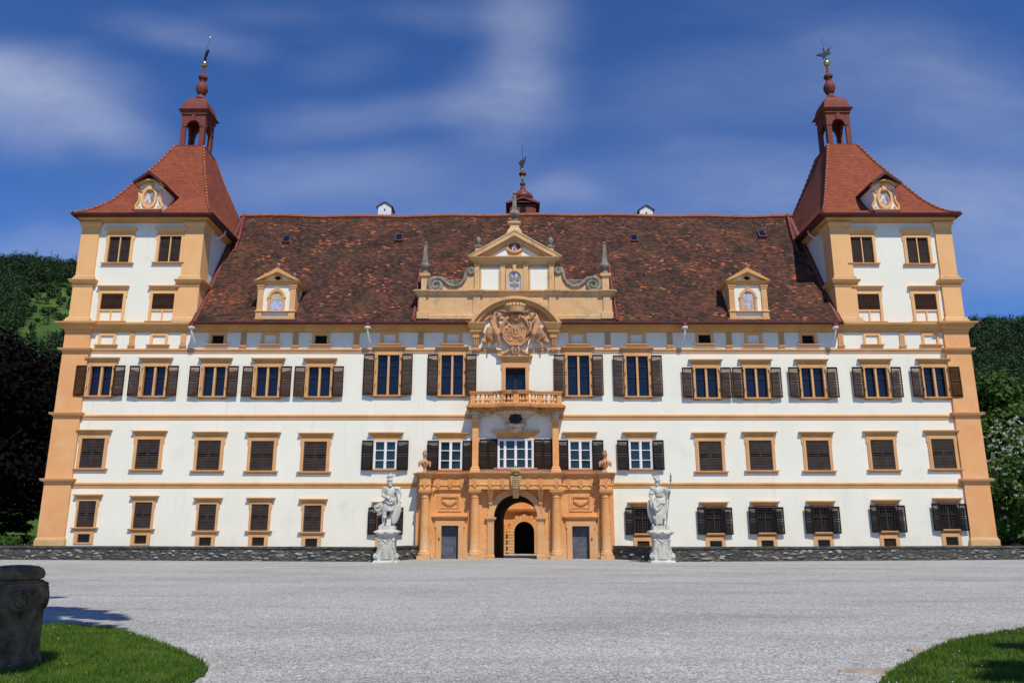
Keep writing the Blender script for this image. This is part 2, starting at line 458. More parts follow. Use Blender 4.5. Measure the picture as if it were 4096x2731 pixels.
def copy_tree(o, parent=None):
    c = o.copy(); col.objects.link(c)
    if parent: c.parent = parent
    for ch in list(o.children): copy_tree(ch, c)
    return c


def arc(cx, cz, rx, rz, a0, a1, n):
    return [(cx + rx * math.cos(a0 + (a1 - a0) * k / n), cz + rz * math.sin(a0 + (a1 - a0) * k / n)) for k in range(n + 1)]


def remesh(o, voxel, smooth_it=4, factor=0.5):
    md = o.modifiers.new('r', 'REMESH'); md.mode = 'VOXEL'; md.voxel_size = voxel; md.use_smooth_shade = True
    if smooth_it:
        sm = o.modifiers.new('s', 'SMOOTH'); sm.iterations = smooth_it; sm.factor = factor
    dg = bpy.context.evaluated_depsgraph_get(); ev = o.evaluated_get(dg)
    me = bpy.data.meshes.new_from_object(ev, depsgraph=dg)
    mats = [x for x in o.data.materials]
    o.modifiers.clear(); o.data = me
    if not me.materials and mats: me.materials.append(mats[0])
    me.shade_smooth()
    return o

# ------------------------------------------------------------------ the palace
XL, XR = -31.2, 31.85                      # outer faces of the corner pilasters
TLI, TRI = -22.15, 22.86                   # inner faces of the two towers
TD = 13.4                                  # tower and front wing depth
ZC0, ZG = PZ(1331), PZ(1296, -0.85)        # underside of main cornice, gutter lip
ZTE = PZ(857, -0.9)                        # tower eaves
ZTC = PZ(893)                              # tower pilaster capitals, top
ZR = PZ(866, TD / 2)                       # ridge of the main roof
palace = empty('palace')
tag(palace, 'broad white and ochre baroque palace with two red-roofed corner towers and a dark tiled roof', 'palace')
holes = []                                 # (x0, x1, z0, z1) in the front wall


def part(name, mb, m, parent=palace, label=None, smooth=None, loc=None):
    o = mb.build(name, M[m] if isinstance(m, str) else m, parent, smooth, loc)
    if label: o['label'] = label
    return o


# ---- windows ------------------------------------------------------
def shutter_mesh(name, w, h, m, slats=22, solid=False, d=0.045, st=0.07):
    mb = MB()
    if solid:
        mb.box(-w / 2, w / 2, -d / 2, d / 2, -h / 2, h / 2)
        for k in range(1, 4): mb.box(-w / 2 + k * w / 4 - .008, -w / 2 + k * w / 4 + .008, -d / 2 - .006, -d / 2 + .01, -h / 2 + .01, h / 2 - .01)
        for z in (-h * .3, h * .3): mb.box(-w / 2 + .03, w / 2 - .03, -d / 2 - .02, -d / 2 + .005, z - .02, z + .02)
    else:
        for sx in (-1, 1): mb.box(sx * w / 2 - (st if sx > 0 else 0), sx * w / 2 + (st if sx < 0 else 0), -d / 2, d / 2, -h / 2, h / 2)
        x0, x1 = -w / 2 + st, w / 2 - st
        for z0, z1 in ((-h / 2, -h / 2 + .09), (h / 2 - .09, h / 2), (-.04, .04)): mb.box(x0, x1, -d / 2 + .003, d / 2 - .003, z0, z1)
        zs = np.linspace(-h / 2 + .12, h / 2 - .12, slats)
        for z in zs:
            if abs(z) < .07: continue
            t = .026 if slats > 19 else .034
            mb.add([(x0, -d / 2 + .004, z - t), (x1, -d / 2 + .004, z - t), (x1, d / 2 - .008, z + t), (x0, d / 2 - .008, z + t),
                    (x0, -d / 2 + .004, z - t + .012), (x1, -d / 2 + .004, z - t + .012), (x1, d / 2 - .008, z + t + .012), (x0, d / 2 - .008, z + t + .012)],
                   [(0, 1, 2, 3), (4, 5, 6, 7), (0, 1, 5, 4), (2, 3, 7, 6), (0, 3, 7, 4), (1, 2, 6, 5)])
    return mb


def rect(w, h, dz=0): return [(-w / 2, -h / 2 + dz), (w / 2, -h / 2 + dz), (w / 2, h / 2 + dz), (-w / 2, h / 2 + dz)]


def hood_mb(w, z, th, pr=0.23, y0=-0.05):
    """moulded window hood: w = width of its body, z = underside"""
    return MB().moulding(-w / 2, w / 2, y0, 0.05, [(0, z), (.03, z), (.035, z + th * .34), (pr * .62, z + th * .40), (pr * .66, z + th * .66), (pr * .94, z + th * .70), (pr, z + th * .92), (pr * .4, z + th)])


def make_window(name, w, h, fw, mat, hood=None, sill=True, ears=True, depth=0.32, front=0.07):
    """root: stone surround centred on the opening, front of wall at y = 0"""
    mb = MB()
    mb.ring(rect(w + 2 * fw, h + 2 * fw), rect(w, h), -front, depth)
    mb.ring(rect(w + 2 * fw * .62, h + 2 * fw * .62), rect(w + .002, h + .002), -front - .025, -front + .01)
    if ears:
        for sx in (-1, 1):
            x = sx * (w / 2 + fw)
            mb.box(min(x, x + sx * .06), max(x, x + sx * .06), -front + .004, .03, h / 2 + fw - .42, h / 2 + fw - .003)
    o = mb.build(name, M[mat], palace)
    if hood:
        hw, top, th = hood
        zf = h / 2 + fw
        f = MB().box(-(w / 2 + fw) - .01, w / 2 + fw + .01, -.05, .05, zf + .004, h / 2 + top - th - .002)
        f.add(*_md(hood_mb(hw - .46, h / 2 + top - th, th)))
        f.build('hood', M['yellow' if mat == 'yellow' else 'hoodochre'], o)
    if sill:
        s = MB().moulding(-(w / 2 + fw) - .05, w / 2 + fw + .05, -.07, .05, [(.02, -h / 2 - fw * .75), (.05, -h / 2 - fw * .75 + .04), (.12, -h / 2 - fw * .75 + .07), (.13, -h / 2 - fw * .75 + .13), (.05, -h / 2 - fw * .75 + .145)])
        s.build('sill', M['ochre'], o)
    return o


def _md(mb): return mb.v, mb.f


M['hoodochre'] = mottled('hood_ochre', (0.54, 0.29, 0.105), (0.64, 0.365, 0.145), 0.9, 0.85, bstr=0.15, bscale=10, spec=0.15)


def closed_leaves(o, w, h, m, slats, y=-.02, dz=0, solid=False):
    mb = shutter_mesh('shutter', w / 2 - .012, h - .02, m, slats, solid)
    a = mb.build('shutter', M[m], o, loc=(-w / 4, y, dz))
    b = bpy.data.objects.new('shutter', a.data); col.objects.link(b); b.parent = o; b.location = (w / 4, y, dz)


YO = .215


def open_leaves(o, w, h, fw, lw, m, slats, out=0.0, dz=0.0, tilt=0.06):
    mb = shutter_mesh('shutter', lw, h, m, slats)
    a = mb.build('shutter', M[m], o, loc=(-(w / 2 + out + lw / 2), -YO, dz)); a.rotation_euler.z = -tilt
    b = bpy.data.objects.new('shutter', a.data); col.objects.link(b); b.parent = o
    b.location = (w / 2 + out + lw / 2, -YO, dz); b.rotation_euler.z = tilt
    return a, b


def hinges(o, w, h, fw, m='iron', n=2):
    mb = MB()
    for sx in (-1, 1):
        for z in np.linspace(-h * .3, h * .36, n):
            x = sx * (w / 2 + fw * .55)
            mb.tube([(x, -.15, z), (x, -.15, z + .14)], .02, 6); mb.tube([(x, -.15, z + .12), (x - sx * .05, -.13, z + .2)], .016, 6)
    mb.build('hinge', M[m], o)


def rods(o, w, h):
    for sx in (-1, 1):
        mb = MB().tube([(sx * (w / 2 + .75), -.2, -h / 2 - .06), (sx * (w / 2 - .18), -.09, -h / 2 - .20), (sx * (w / 2 + .02), -.09, -h / 2 - .13)], .011, 5)
        mb.build('stay_rod', M['iron'], o)


def leaded(o, w, h, mul=.13, trans=(.62,), lead_rows=6, pane='glass'):
    mb = MB().box(-mul / 2, mul / 2, -.04, .16, -h / 2, h / 2)
    mb.build('mullion', M['ochre'], o)
    for sx in (-1, 1):
        x0, x1 = sorted((sx * mul / 2, sx * w / 2))
        g = MB().box(x0 - .02, x1 + .02, .20, .23, -h / 2, h / 2)
        p = g.build('pane', M[pane], o)
        l = MB().ring([(x0, -h / 2), (x1, -h / 2), (x1, h / 2), (x0, h / 2)], [(x0 + .05, -h / 2 + .05), (x1 - .05, -h / 2 + .05), (x1 - .05, h / 2 - .05), (x0 + .05, h / 2 - .05)], .14, .205)
        for t in trans: l.box(x0 + .04, x1 - .04, .13, .20, -h / 2 + t * h - .03, -h / 2 + t * h + .03)
        for k in range(1, lead_rows):
            z = -h / 2 + k * h / lead_rows
            l.box(x0 + .04, x1 - .04, .19, .20, z - .008, z + .008)
        for k in (1, 2):
            xx = x0 + (x1 - x0) * k / 3
            l.box(xx - .006, xx + .006, .191, .201, -h / 2 + .04, h / 2 - .04)
        l.build('glazing_bars', M['lead'], o)


def white_casement(o, w, h, leaves, rows, pane='greenglass'):
    """projecting white outer windows: leaves = list of (x0, x1)"""
    fr = MB().ring(rect(w, h), rect(w - .13, h - .13), -.17, .2)
    for a, b in zip(leaves[:-1], leaves[1:]): fr.box(a[1] - .045, a[1] + .045, -.155, .12, -h / 2 + .06, h / 2 - .06)
    f = fr.build('casement', M['whitewood'], o)
    for x0, x1 in leaves:
        MB().box(x0, x1, -.02, .02, -h / 2 + .03, h / 2 - .03).build('pane', M[pane], f)
        s = MB().ring([(x0 + .02, -h / 2 + .05), (x1 - .02, -h / 2 + .05), (x1 - .02, h / 2 - .05), (x0 + .02, h / 2 - .05)],
                      [(x0 + .085, -h / 2 + .12), (x1 - .085, -h / 2 + .12), (x1 - .085, h / 2 - .12), (x0 + .085, h / 2 - .12)], -.13, -.005)
        for k in range(1, rows): z = -h / 2 + k * h / rows; s.box(x0 + .08, x1 - .08, -.115, -.006, z - .022, z + .022)
        s.build('sash', M['whitewood'], f)


def grille(w, h, nx, nz, y, r=.013, z0=0.0):
    mb = MB()
    for k in range(nx): x = -w / 2 + w * (k + .5) / nx; mb.box(x - r, x + r, y - r, y + r, z0 - h / 2, z0 + h / 2)
    for k in range(nz): z = z0 - h / 2 + h * (k + .5) / nz; mb.box(-w / 2, w / 2, y - r - .004, y + r - .004, z - r, z + r)
    return mb


WIN = {}


def proto_A():
    w, h, fw = 1.56, 1.97, .20
    o = make_window('window', w, h, fw, 'yellow', (2.29, .60, .30))
    MB().box(-w / 2, w / 2, .2, .24, -h / 2, h / 2).build('dark_backing', M['darkroom'], o)  # near-black sheet standing for the unlit room behind the slats
    MB().box(-.035, .035, -.05, .1, -h / 2, h / 2).build('mullion', M['yellow'], o)
    mb = shutter_mesh('s', w / 2 - .05, h - .03, 'brown', 34, st=.03)
    for sx in (-1, 1):
        a = mb.build('shutter', M['brown'], o, loc=(sx * (w / 4 + .012), .06, 0))
    return o, (w, h, fw)


def proto_B():
    w, h, fw = 1.54, 2.0, .20
    o = make_window('window', w, h, fw, 'yellow', (2.25, .58, .28))
    MB().box(-w / 2, w / 2, -.05, .08, -h / 2 + .74, -h / 2 + .86).build('transom', M['yellow'], o)
    MB().box(-w / 2, w / 2, .03, .07, -h / 2, -h / 2 + .74).build('infill_panel', M['plaster'], o)
    MB().box(-.05, .05, -.045, .06, -h / 2, -h / 2 + .74).build('mullion', M['yellow'], o)
    closed_leaves(o, w, 1.10, 'plank', 0, -.03, h / 2 - .56, True)
    MB().box(-w / 2, w / 2, .2, .24, -h / 2, h / 2).build('dark_backing', M['darkroom'], o)
    return o, (w, h, fw)


def proto_C(dark):
    w, h, fw = .86, .64, .20
    o = make_window('window', w, h, fw, 'yellow', None, True, False, front=.05)
    if dark:
        MB().box(-w / 2, w / 2, .22, .26, -h / 2, h / 2).build('pane', M['darkroom'], o)  # near-black sheet painted for the unlit attic, no glass
        MB().box(-w / 2, w / 2, .16, .2, -h / 2, -h / 2 + .16).build('board', M['plank'], o)
    else:
        MB().box(-w / 2, w / 2, .03, .07, -h / 2, h / 2).build('infill_panel', M['plaster'], o)
    return o, (w, h, fw)


def proto_D(big):
    w, h, fw = 1.50, (2.80 if big else 2.05), .22
    o = make_window('window', w, h, fw, 'ochre', (2.36, .62, .31), True, False)
    leaded(o, w, h, .14, (.48, .74) if big else (.64,), 8 if big else 6)
    open_leaves(o, w, h + .06, fw, .74, 'oldwood', 30 if big else 22, .20, -.01)
    hinges(o, w, h, fw, n=3 if big else 2); rods(o, w, h)
    return o, (w, h, fw)


def proto_E():
    w, h, fw = 1.54, 1.98, .21
    o = make_window('window', w, h, fw, 'ochre', (2.40, .60, .29))
    MB().box(-w / 2, w / 2, .2, .24, -h / 2, h / 2).build('dark_backing', M['darkroom'], o)
    closed_leaves(o, w, h, 'brown', 18, -.03)
    return o, (w, h, fw)


def proto_W():
    w, h, fw = 1.58, 1.99, .12
    o = make_window('window', w - .1, h - .1, fw, 'ochre', (2.40, .62, .29), True, False)
    white_casement(o, w, h, [(-w / 2 + .05, 0), (0, w / 2 - .05)], 3)
    open_leaves(o, w, h, fw, .76, 'black_shutter', 24, .02, 0, .10)
    return o, (w, h, fw)


def proto_W3():
    w, h, fw = 2.42, 2.02, .12
    o = make_window('window', w - .1, h - .1, fw, 'ochre', (3.28, .62, .29), True, False)
    white_casement(o, w, h, [(-w / 2 + .05, -.72), (-.72, 0), (0, .72), (.72, w / 2 - .05)], 3)
    mb = shutter_mesh('s', .60, h, 'black_shutter', 24)
    for sx in (-1, 1):
        for k in (0, 1):
            s = mb.build('shutter', M['black_shutter'], o, loc=(sx * (w / 2 + .34 + .61 * k), -.15 - .015 * k, 0)); s.rotation_euler.z = sx * .05
    return o, (w, h, fw)


def lower_panel(o, w, h, fw, cell_z, kind):
    pw = 1.30; zt = -h / 2 - .14; zb = -1.9
    cw, ch = .80, .54
    pz = cell_z
    fr = MB()
    fr.box(-pw / 2, -cw / 2, -.055, .22, zb, zt); fr.box(cw / 2, pw / 2, -.055, .22, zb, zt)
    fr.box(-cw / 2, cw / 2, -.055, .22, pz + ch / 2, zt); fr.box(-cw / 2, cw / 2, -.055, .22, zb, pz - ch / 2)
    f = fr.build('cellar_window', M['ochre'], o)
    if kind == 'board':
        MB().box(-cw / 2, cw / 2, .02, .06, pz - ch / 2, pz + ch / 2).build('board', M['plank'], f)
    else:
        MB().box(-cw / 2, cw / 2, .18, .215, pz - ch / 2, pz + ch / 2).build('pane', M['darkroom'], f)  # near-black sheet painted for the unlit cellar
        grille(cw, ch, 6, 4, .0, .014, pz).build('grille', M['iron'], f)


def proto_F():
    w, h, fw = 1.15, 1.74, .14
    o = make_window('window', w, h, fw, 'ochre', (1.92, .44, .30))
    MB().box(-w / 2, w / 2, .2, .24, -h / 2, h / 2).build('dark_backing', M['darkroom'], o)
    closed_leaves(o, w, h, 'brown', 16, -.03)
    lower_panel(o, w, h, fw, -1.53, 'grille')
    return o, (w, h, fw)


def proto_G(kind='grille'):
    w, h, fw = 1.12, 1.68, .10
    o = make_window('window', w, h, fw, 'redframe', (1.94, .42, .30), True, False)
    MB().box(-w / 2, w / 2, .2, .24, -h / 2, h / 2).build('pane', M['darkroom'], o)  # near-black sheet painted for the unlit room behind the bars
    c = MB().box(-.04, .04, .06, .14, -h / 2, h / 2); c.box(-w / 2, w / 2, .065, .135, .18, .25); c.build('cross_frame', M['redframe'], o)
    grille(w, h, 7, 9, -.02, .011).build('grille', M['iron'], o)
    open_leaves(o, w, h + .06, fw, .56, 'black_shutter', 20, .04, 0, .08)
    lower_panel(o, w, h, fw, -1.53, kind)
    return o, (w, h, fw)


def place(proto, pts, sizes, extra_hole=None, group=None, label=None):
    w, h, fw = sizes
    for i, (u, v) in enumerate(pts):
        x, z = P(u, v)
        o = proto if i == 0 else copy_tree(proto, palace)
        o.location = (x, 0, z)
        holes.append((x - w / 2 - fw * .5, x + w / 2 + fw * .5, z - h / 2 - fw * .5, z + h / 2 + fw * .5))
        if extra_hole: holes.append((x - extra_hole[0], x + extra_hole[0], z + extra_hole[1], z + extra_hole[2]))
        for ch in o.children:
            if ch.name.startswith('shutter') and abs(ch.rotation_euler.z) > .01: ch.rotation_euler.z += rnd.uniform(-.035, .05) * (1 if ch.rotation_euler.z > 0 else -1)
        if label: o['label'] = label


o, s = proto_A(); place(o, [(478, 999), (680, 997), (3448, 1000.5), (3670.6, 1003)], s, label='tower window with closed near-black louvred shutters')
o, s = proto_B(); place(o, [(446.5, 1229.6), (651.8, 1229.5), (3475, 1231), (3702.8, 1231)], s, label='tower window half shuttered, white panels below')
o, s = proto_C(False); place(o, [(428.6, 1360), (636, 1360), (1080.7, 1358.5), (1558.8, 1356), (1812, 1356), (2310.5, 1357), (2546.6, 1357), (3013.6, 1358.5), (3487, 1359), (3721.5, 1359)], s, label='small blind attic window filled in white')
o, s = proto_C(True); place(o, [(871.4, 1358), (1284, 1358.5), (2818, 1356), (3231.8, 1358)], s, label='small open attic window, dark inside')
o, s = proto_D(False); place(o, [(403, 1523), (617, 1524), (857, 1525), (1069.5, 1526), (1277.5, 1526), (2825.7, 1530.8), (3025.6, 1530.5), (3250.6, 1530), (3505.7, 1529), (3740, 1528)], s, label='leaded window with brown shutters folded open')
o, s = proto_D(True); place(o, [(1553, 1499), (1808.5, 1499.5), (2314, 1501), (2550, 1503.5)], s, label='tall leaded window with brown shutters folded open')
o, s = proto_E(); place(o, [(370, 1812), (592, 1816), (835.7, 1820), (1048.4, 1822), (1260.6, 1824.5), (2841, 1823), (3042, 1820), (3271, 1820.4), (3529.7, 1817.3), (3772.6, 1813.8)], s, label='window with closed dark brown shutters')
o, s = proto_W(); place(o, [(1541.8, 1821), (1803, 1822), (2320.3, 1820), (2561.4, 1820)], s, label='white casement window between open black shutters')
o, s = proto_W3(); place(o, [(2062.6, 1816)], s, label='wide white four-light window under the balcony')
EH = (.5, -1.9, -.95)
o, s = proto_F(); place(o, [(347, 2056), (572.5, 2061), (829, 2069), (1039.7, 2069), (1250.3, 2074)], s, EH, label='narrow ground floor window with closed brown shutters')
o, s = proto_G(); place(o, [(1544, 2082.6), (2858, 2083), (3063, 2081), (3287.3, 2079), (3795.5, 2067.3)], s, EH, label='barred ground floor window with open shutters')
o, s = proto_G('board'); place(o, [(2570.3, 2084), (3549, 2074)], s, EH, label='barred ground floor window above a boarded cellar opening')

# ---- balcony door opening
BDX0, BDX1 = PX(2022, 1540), PX(2102, 1540)
BDZ1, BDZ0 = PZ(1470.5), PZ(1632)
holes.append((BDX0 - .1, BDX1 + .1, BDZ0, BDZ1 + .1))
AX, AR = PX(2062.3, 2067), 86.6 * MPX(2067)        # gateway arch
ASZ = PZ(2067, -.55)
AR *= .99
PXL, PXR = PX(1667, 2100), PX(2453, 2100)
D1 = (PX(1765, 2150, -.55), PX(1833, 2150, -.55), PZ(2101, -.55)); D2 = (PX(2289, 2150, -.55), PX(2358, 2150, -.55), PZ(2103, -.55))
holes.append((AX - AR - .05, AX + AR + .05, -1, ASZ + AR + .05))


def wall_grid(x0, x1, z0, z1, hs, y):
    hs = [h for h in hs if h[1] > x0 and h[0] < x1 and h[3] > z0 and h[2] < z1]
    xs = sorted({x0, x1, *[min(max(h[k], x0), x1) for h in hs for k in (0, 1)]})
    zs = sorted({z0, z1, *[min(max(h[k], z0), z1) for h in hs for k in (2, 3)]})
    idx = {}; mb = MB()
    def vid(i, k):
        if (i, k) not in idx: idx[(i, k)] = len(mb.v); mb.v.append((xs[i], y, zs[k]))
        return idx[(i, k)]
    for k in range(len(zs) - 1):
        zc = (zs[k] + zs[k + 1]) / 2
        row = [h for h in hs if h[2] < zc < h[3]]
        run = None
        for i in range(len(xs) - 1):
            xc = (xs[i] + xs[i + 1]) / 2
            if not any(h[0] < xc < h[1] for h in row): mb.f.append((vid(i, k), vid(i + 1, k), vid(i + 1, k + 1), vid(i, k + 1)))
    return mb


fw_ = wall_grid(XL + .12, XR - .12, -1.0, ZC0 + .6, holes, 0.0)
y2 = 46
passX2 = AX + .55
back = wall_grid(XL + .12, XR - .12, -1.6, ZC0 + .6, [(passX2 - AR - .05, passX2 + AR + .05, -2, ASZ + AR + .05)], TD)
fw_.add(*_md(back))
for x in (XL + .12, XR - .12): fw_.add([(x, 0, -1), (x, TD, -1), (x, TD, ZC0 + .6), (x, 0, ZC0 + .6)], [(0, 1, 2, 3)])
part('wall', fw_, 'plaster')
# rear wings closing the courtyard
wg = MB()
wg.box(XL + .12, XL + 12, TD + .003, y2, -1.3, ZC0 + .5); wg.box(XR - 12, XR - .12, TD + .003, y2, -1.3, ZC0 + .5)
part('rear_wing', wg, 'plaster')
rw = MB()
for a, b in ((XL - .6, XL + 12.6), (XR - 12.6, XR + .6)):
    rw.prism([(a, ZC0 + .5), (b, ZC0 + .5), ((a + b) / 2, ZR - 2.2)], TD + .1, y2)
part('rear_roof', rw, 'roof')

# ---- towers
for side, (xo, xi) in (('l', (XL, TLI)), ('r', (XR, TRI))):
    x0, x1 = (xo + .14, xi - .12) if side == 'l' else (xi + .12, xo - .14)
    mb = wall_grid(x0, x1, ZC0 + .602, ZTE, holes, 0.0)
    for x in (x0, x1): mb.add([(x, 0, ZC0 + .602), (x, TD, ZC0 + .602), (x, TD, ZTE), (x, 0, ZTE)], [(0, 1, 2, 3)])
    mb.add([(x0, TD, ZC0 + .6), (x1, TD, ZC0 + .6), (x1, TD, ZTE), (x0, TD, ZTE)], [(0, 1, 2, 3)])
    part('tower', mb, 'plaster', label='left corner tower' if side == 'l' else 'right corner tower')


def pilaster(name, x0, x1, z0, z1, y1, m, pr=.16, base=None, cap=None, capm=None, basem=None):
    """shaft plus optional separate base / capital profiles"""
    o = part(name, MB().box(x0, x1, -pr, y1, z0, z1), m)
    if cap: part('capital', MB().loft([(x0 - p, x1 + p, -pr - p, y1 + p, z) for p, z in cap]), capm or m, o)
    if base: part('base', MB().loft([(x0 - p, x1 + p, -pr - p, y1 + p, z) for p, z in base]), basem or m, o)


zb = [PZ(2161), PZ(1930), PZ(1661), PZ(1402), PZ(1312)]
for side in ('l', 'r'):
    w0 = (XL, PX(270, 2060) + .05) if side == 'l' else (PX(3870, 2060) - .05, XR)
    st = [zb[0]] + [PZ(v) for v in (1923, 1660, 1401)]
    yb = .6
    # ground to first, first to second, second to third, third to cornice
    lv = [(PZ(2155), PZ(1932) - .01), (PZ(1913), PZ(1668) - .01), (PZ(1653), PZ(1411) - .01), (PZ(1394), PZ(1330))]
    mats = ['peach', 'peach', 'peach', 'peach']
    for k, (z0, z1) in enumerate(lv):
        h = .19 * (1.9 if k == 3 else 1)
        cap = [(0, z1), (.04, z1 + .04), (.05, z1 + .10), (.20, z1 + .16), (.22, z1 + .24), (.24, z1 + .25), (.24, z1 + .30), (.1, z1 + .32)] if k < 3 else \
              [(0, z1), (.05, z1 + .05), (.07, z1 + .2), (.30, z1 + .34), (.33, z1 + .48), (.50, z1 + .56), (.52, z1 + .66), (.2, z1 + .70)]
        base = [(.1, z0 - .9), (.1, z0 - .06), (.07, z0 - .04), (.06, z0 + .05), (0, z0 + .10)] if k == 0 else None
        o = part('pilaster', MB().box(w0[0], w0[1], -.16, yb, z0, z1), mats[k])
        part('capital', MB().loft([(w0[0] - p, w0[1] + p, -.16 - p, yb + p, z) for p, z in cap]), 'ochre' if k < 3 else 'hoodochre', o)
        if base: part('base', MB().loft([(w0[0] - p, w0[1] + p, -.16 - p, yb + p, z) for p, z in base]), 'weathered', o)
    # tower pilasters, two tiers, outer and inner
    xo0, xo1 = (XL + .1, PX(368, 1210) - .02) if side == 'l' else (PX(3072 + 1560 * .4464, 1210) + .05, XR - .1)
    xi0, xi1 = (PX(712, 1200), TLI) if side == 'l' else (TRI, PX(3072 + 795 * .4464, 1200))
    for x0, x1 in ((xo0, xo1), (xi0, xi1)):
        z0, z1 = PZ(1292), PZ(1151)
        o = part('pilaster', MB().box(x0, x1, -.16, 1.3, z0, z1), 'yellow')
        part('base', MB().loft([(x0 - p, x1 + p, -.16 - p, 1.3 + p, z) for p, z in [(.22, z0 - .1), (.22, z0 + .12), (.16, z0 + .16), (.14, z0 + .3), (.04, z0 + .38), (.03, z0 + .42)]]), 'weathered', o)
        c = [(.015, z1), (.05, z1 + .08), (.06, z1 + .26), (.20, z1 + .34), (.24, z1 + .46), (.27, z1 + .47), (.27, z1 + .53)]
        part('capital', MB().loft([(x0 - p, x1 + p, -.16 - p, 1.3 + p, z) for p, z in c]), 'hoodochre', o)
        z2 = z1 + .53
        d = .06
        o2 = part('pilaster', MB().box(x0 + d, x1 - d, -.13, 1.25, z2 + .002, ZTC - .5), 'yellow')
        part('base', MB().loft([(x0 + d - p, x1 - d + p, -.13 - p, 1.25 + p, z) for p, z in [(.14, z2 + .003), (.14, z2 + .12), (.09, z2 + .15), (.10, z2 + .24), (.03, z2 + .3), (.02, z2 + .36)]]), 'weathered', o2)
        z3 = ZTC - .5
        c = [(0, z3), (.03, z3 + .08), (.03, z3 + .2), (.12, z3 + .3), (.14, z3 + .40), (.16, z3 + .41), (.16, z3 + .5)]
        part('capital', MB().loft([(x0 + d - p, x1 - d + p, -.13 - p, 1.25 + p, z) for p, z in c]), 'yellow', o2)
    # tower entablature under the eaves
    x0, x1 = (xo0, xi1) if side == 'l' else (xi0, xo1)
    z3 = ZTC + .002
    h = ZTE - z3
    c = [(.02, z3), (.03, z3 + h * .25), (.10, z3 + h * .3), (.13, z3 + h * .5), (.26, z3 + h * .58), (.30, z3 + h * .8), (.36, z3 + h * .86), (.40, z3 + h)]
    part('tower_cornice', MB().loft([(x0 - p * .55, x1 + p * .8, -.12 - p, TD + p, z) if side == 'l' else (x0 - p * .8, x1 + p * .55, -.12 - p, TD + p, z) for p, z in c]), 'hoodochre')

# ---- string courses between the corner pilasters
xa, xb = PX(270, 2060) + .06, PX(3870, 2060) - .06
PB = [(0, 0), (.05, .0), (.06, .10), (.02, .115), (.02, .15), (.10, .165), (.115, .28), (.05, .30), (0, .33)]


def course(z, segs, prof=PB, m='ochre', nm='string_course', sc=1.0):
    for a, b in segs: part(nm, MB().moulding(a, b, 0.0, .03, [(max(p, .004), z + dz * sc) for p, dz in prof], False, False), m)


course(PZ(1949), [(xa, PXL - .02), (PXR + .02, xb)], m='hoodochre')
course(PZ(1677), [(xa, PX(1889, 1665)), (PX(2236, 1665), xb)])
course(PZ(1411.5), [(xa, PX(1497, 1400)), (PX(1612, 1400), PX(1750, 1400)), (PX(1867, 1400), PX(1985, 1400)), (PX(2140, 1400), PX(2254, 1400)), (PX(2375, 1400), PX(2490, 1400)), (PX(2610, 1400), xb)], sc=.95)
# main cornice with gutter, and the tower runs of it
gx0, gx1 = TLI - .02, TRI + .02
axl, axr = PX(1872, 1300, -.8), PX(2246, 1300, -.8)
hh = ZG - ZC0
for a, b in ((gx0, axl), (axr, gx1)):
    part('cornice', MB().moulding(a, b, 0, .2, [(.03, ZC0), (.05, ZC0 + .12), (.10, ZC0 + .16), (.13, ZC0 + .27), (.30, ZC0 + .31), (.33, ZC0 + .43), (.42, ZG + .06), (.44, ZG + .16)], False, False), 'hoodochre')
    g = [(a, -.80, ZG - .05)]
    part('gutter', MB().loft([(a, b, -.96, -.79, ZG - .03), (a, b, -1.0, -.79, ZG + .05), (a, b, -1.0, -.79, ZG + .16)]), 'deepgutter')
for a, b in ((PX(360, 1310), gx0 - .003), (gx1 + .003, PX(3785, 1310))):
    z = ZC0
    part('cornice', MB().moulding(a, b, 0, .2, [(.03, z), (.05, z + .13), (.12, z + .16), (.14, z + .27), (.26, z + .33), (.30, z + .44), (.46, z + .52), (.48, z + .64), (.1, z + .70)], False, False), 'hoodochre')
# attic strips
for i, (u, v) in enumerate([(529, 1360), (734, 1361), (974.5, 1361), (1182.5, 1363), (1425.8, 1363), (1683, 1363), (2430.6, 1361), (2678.8, 1361), (2916, 1361), (3125.6, 1361), (3362, 1360), (3607.7, 1360)]):
    x = PX(u, v); z1 = ZC0 + .02; z0 = PZ(1396)
    mb = MB().box(x - .19, x + .19, -.06, .02, z0 + .28, z1)
    for k in (-.12, 0, .12): mb.box(x + k - .035, x + k + .035, -.085, -.05, z0 + .36, z1 - .06)
    mb.loft([(x - .2, x + .2, -.07, .02, z0), (x - .2, x + .2, -.08, .02, z0 + .12), (x - .25, x + .25, -.13, .02, z0 + .14), (x - .25, x + .25, -.13, .02, z0 + .19), (x - .21, x + .21, -.08, .02, z0 + .2), (x - .25, x + .25, -.12, .02, z0 + .23), (x - .24, x + .24, -.12, .02, z0 + .28)])
    part('fluted_strip', mb, 'ochre')

# ---- main roof
YE = -.88
ZE = ZG + .14
YR = TD / 2


def roof_z(y):
    y = min(y, 2 * YR - y)
    t = (y - YE) / (YR - YE)
    return ZE + (ZR - ZE) * (t - .028 * math.sin(PI * min(1, t * 1.6)) * (1 - t))


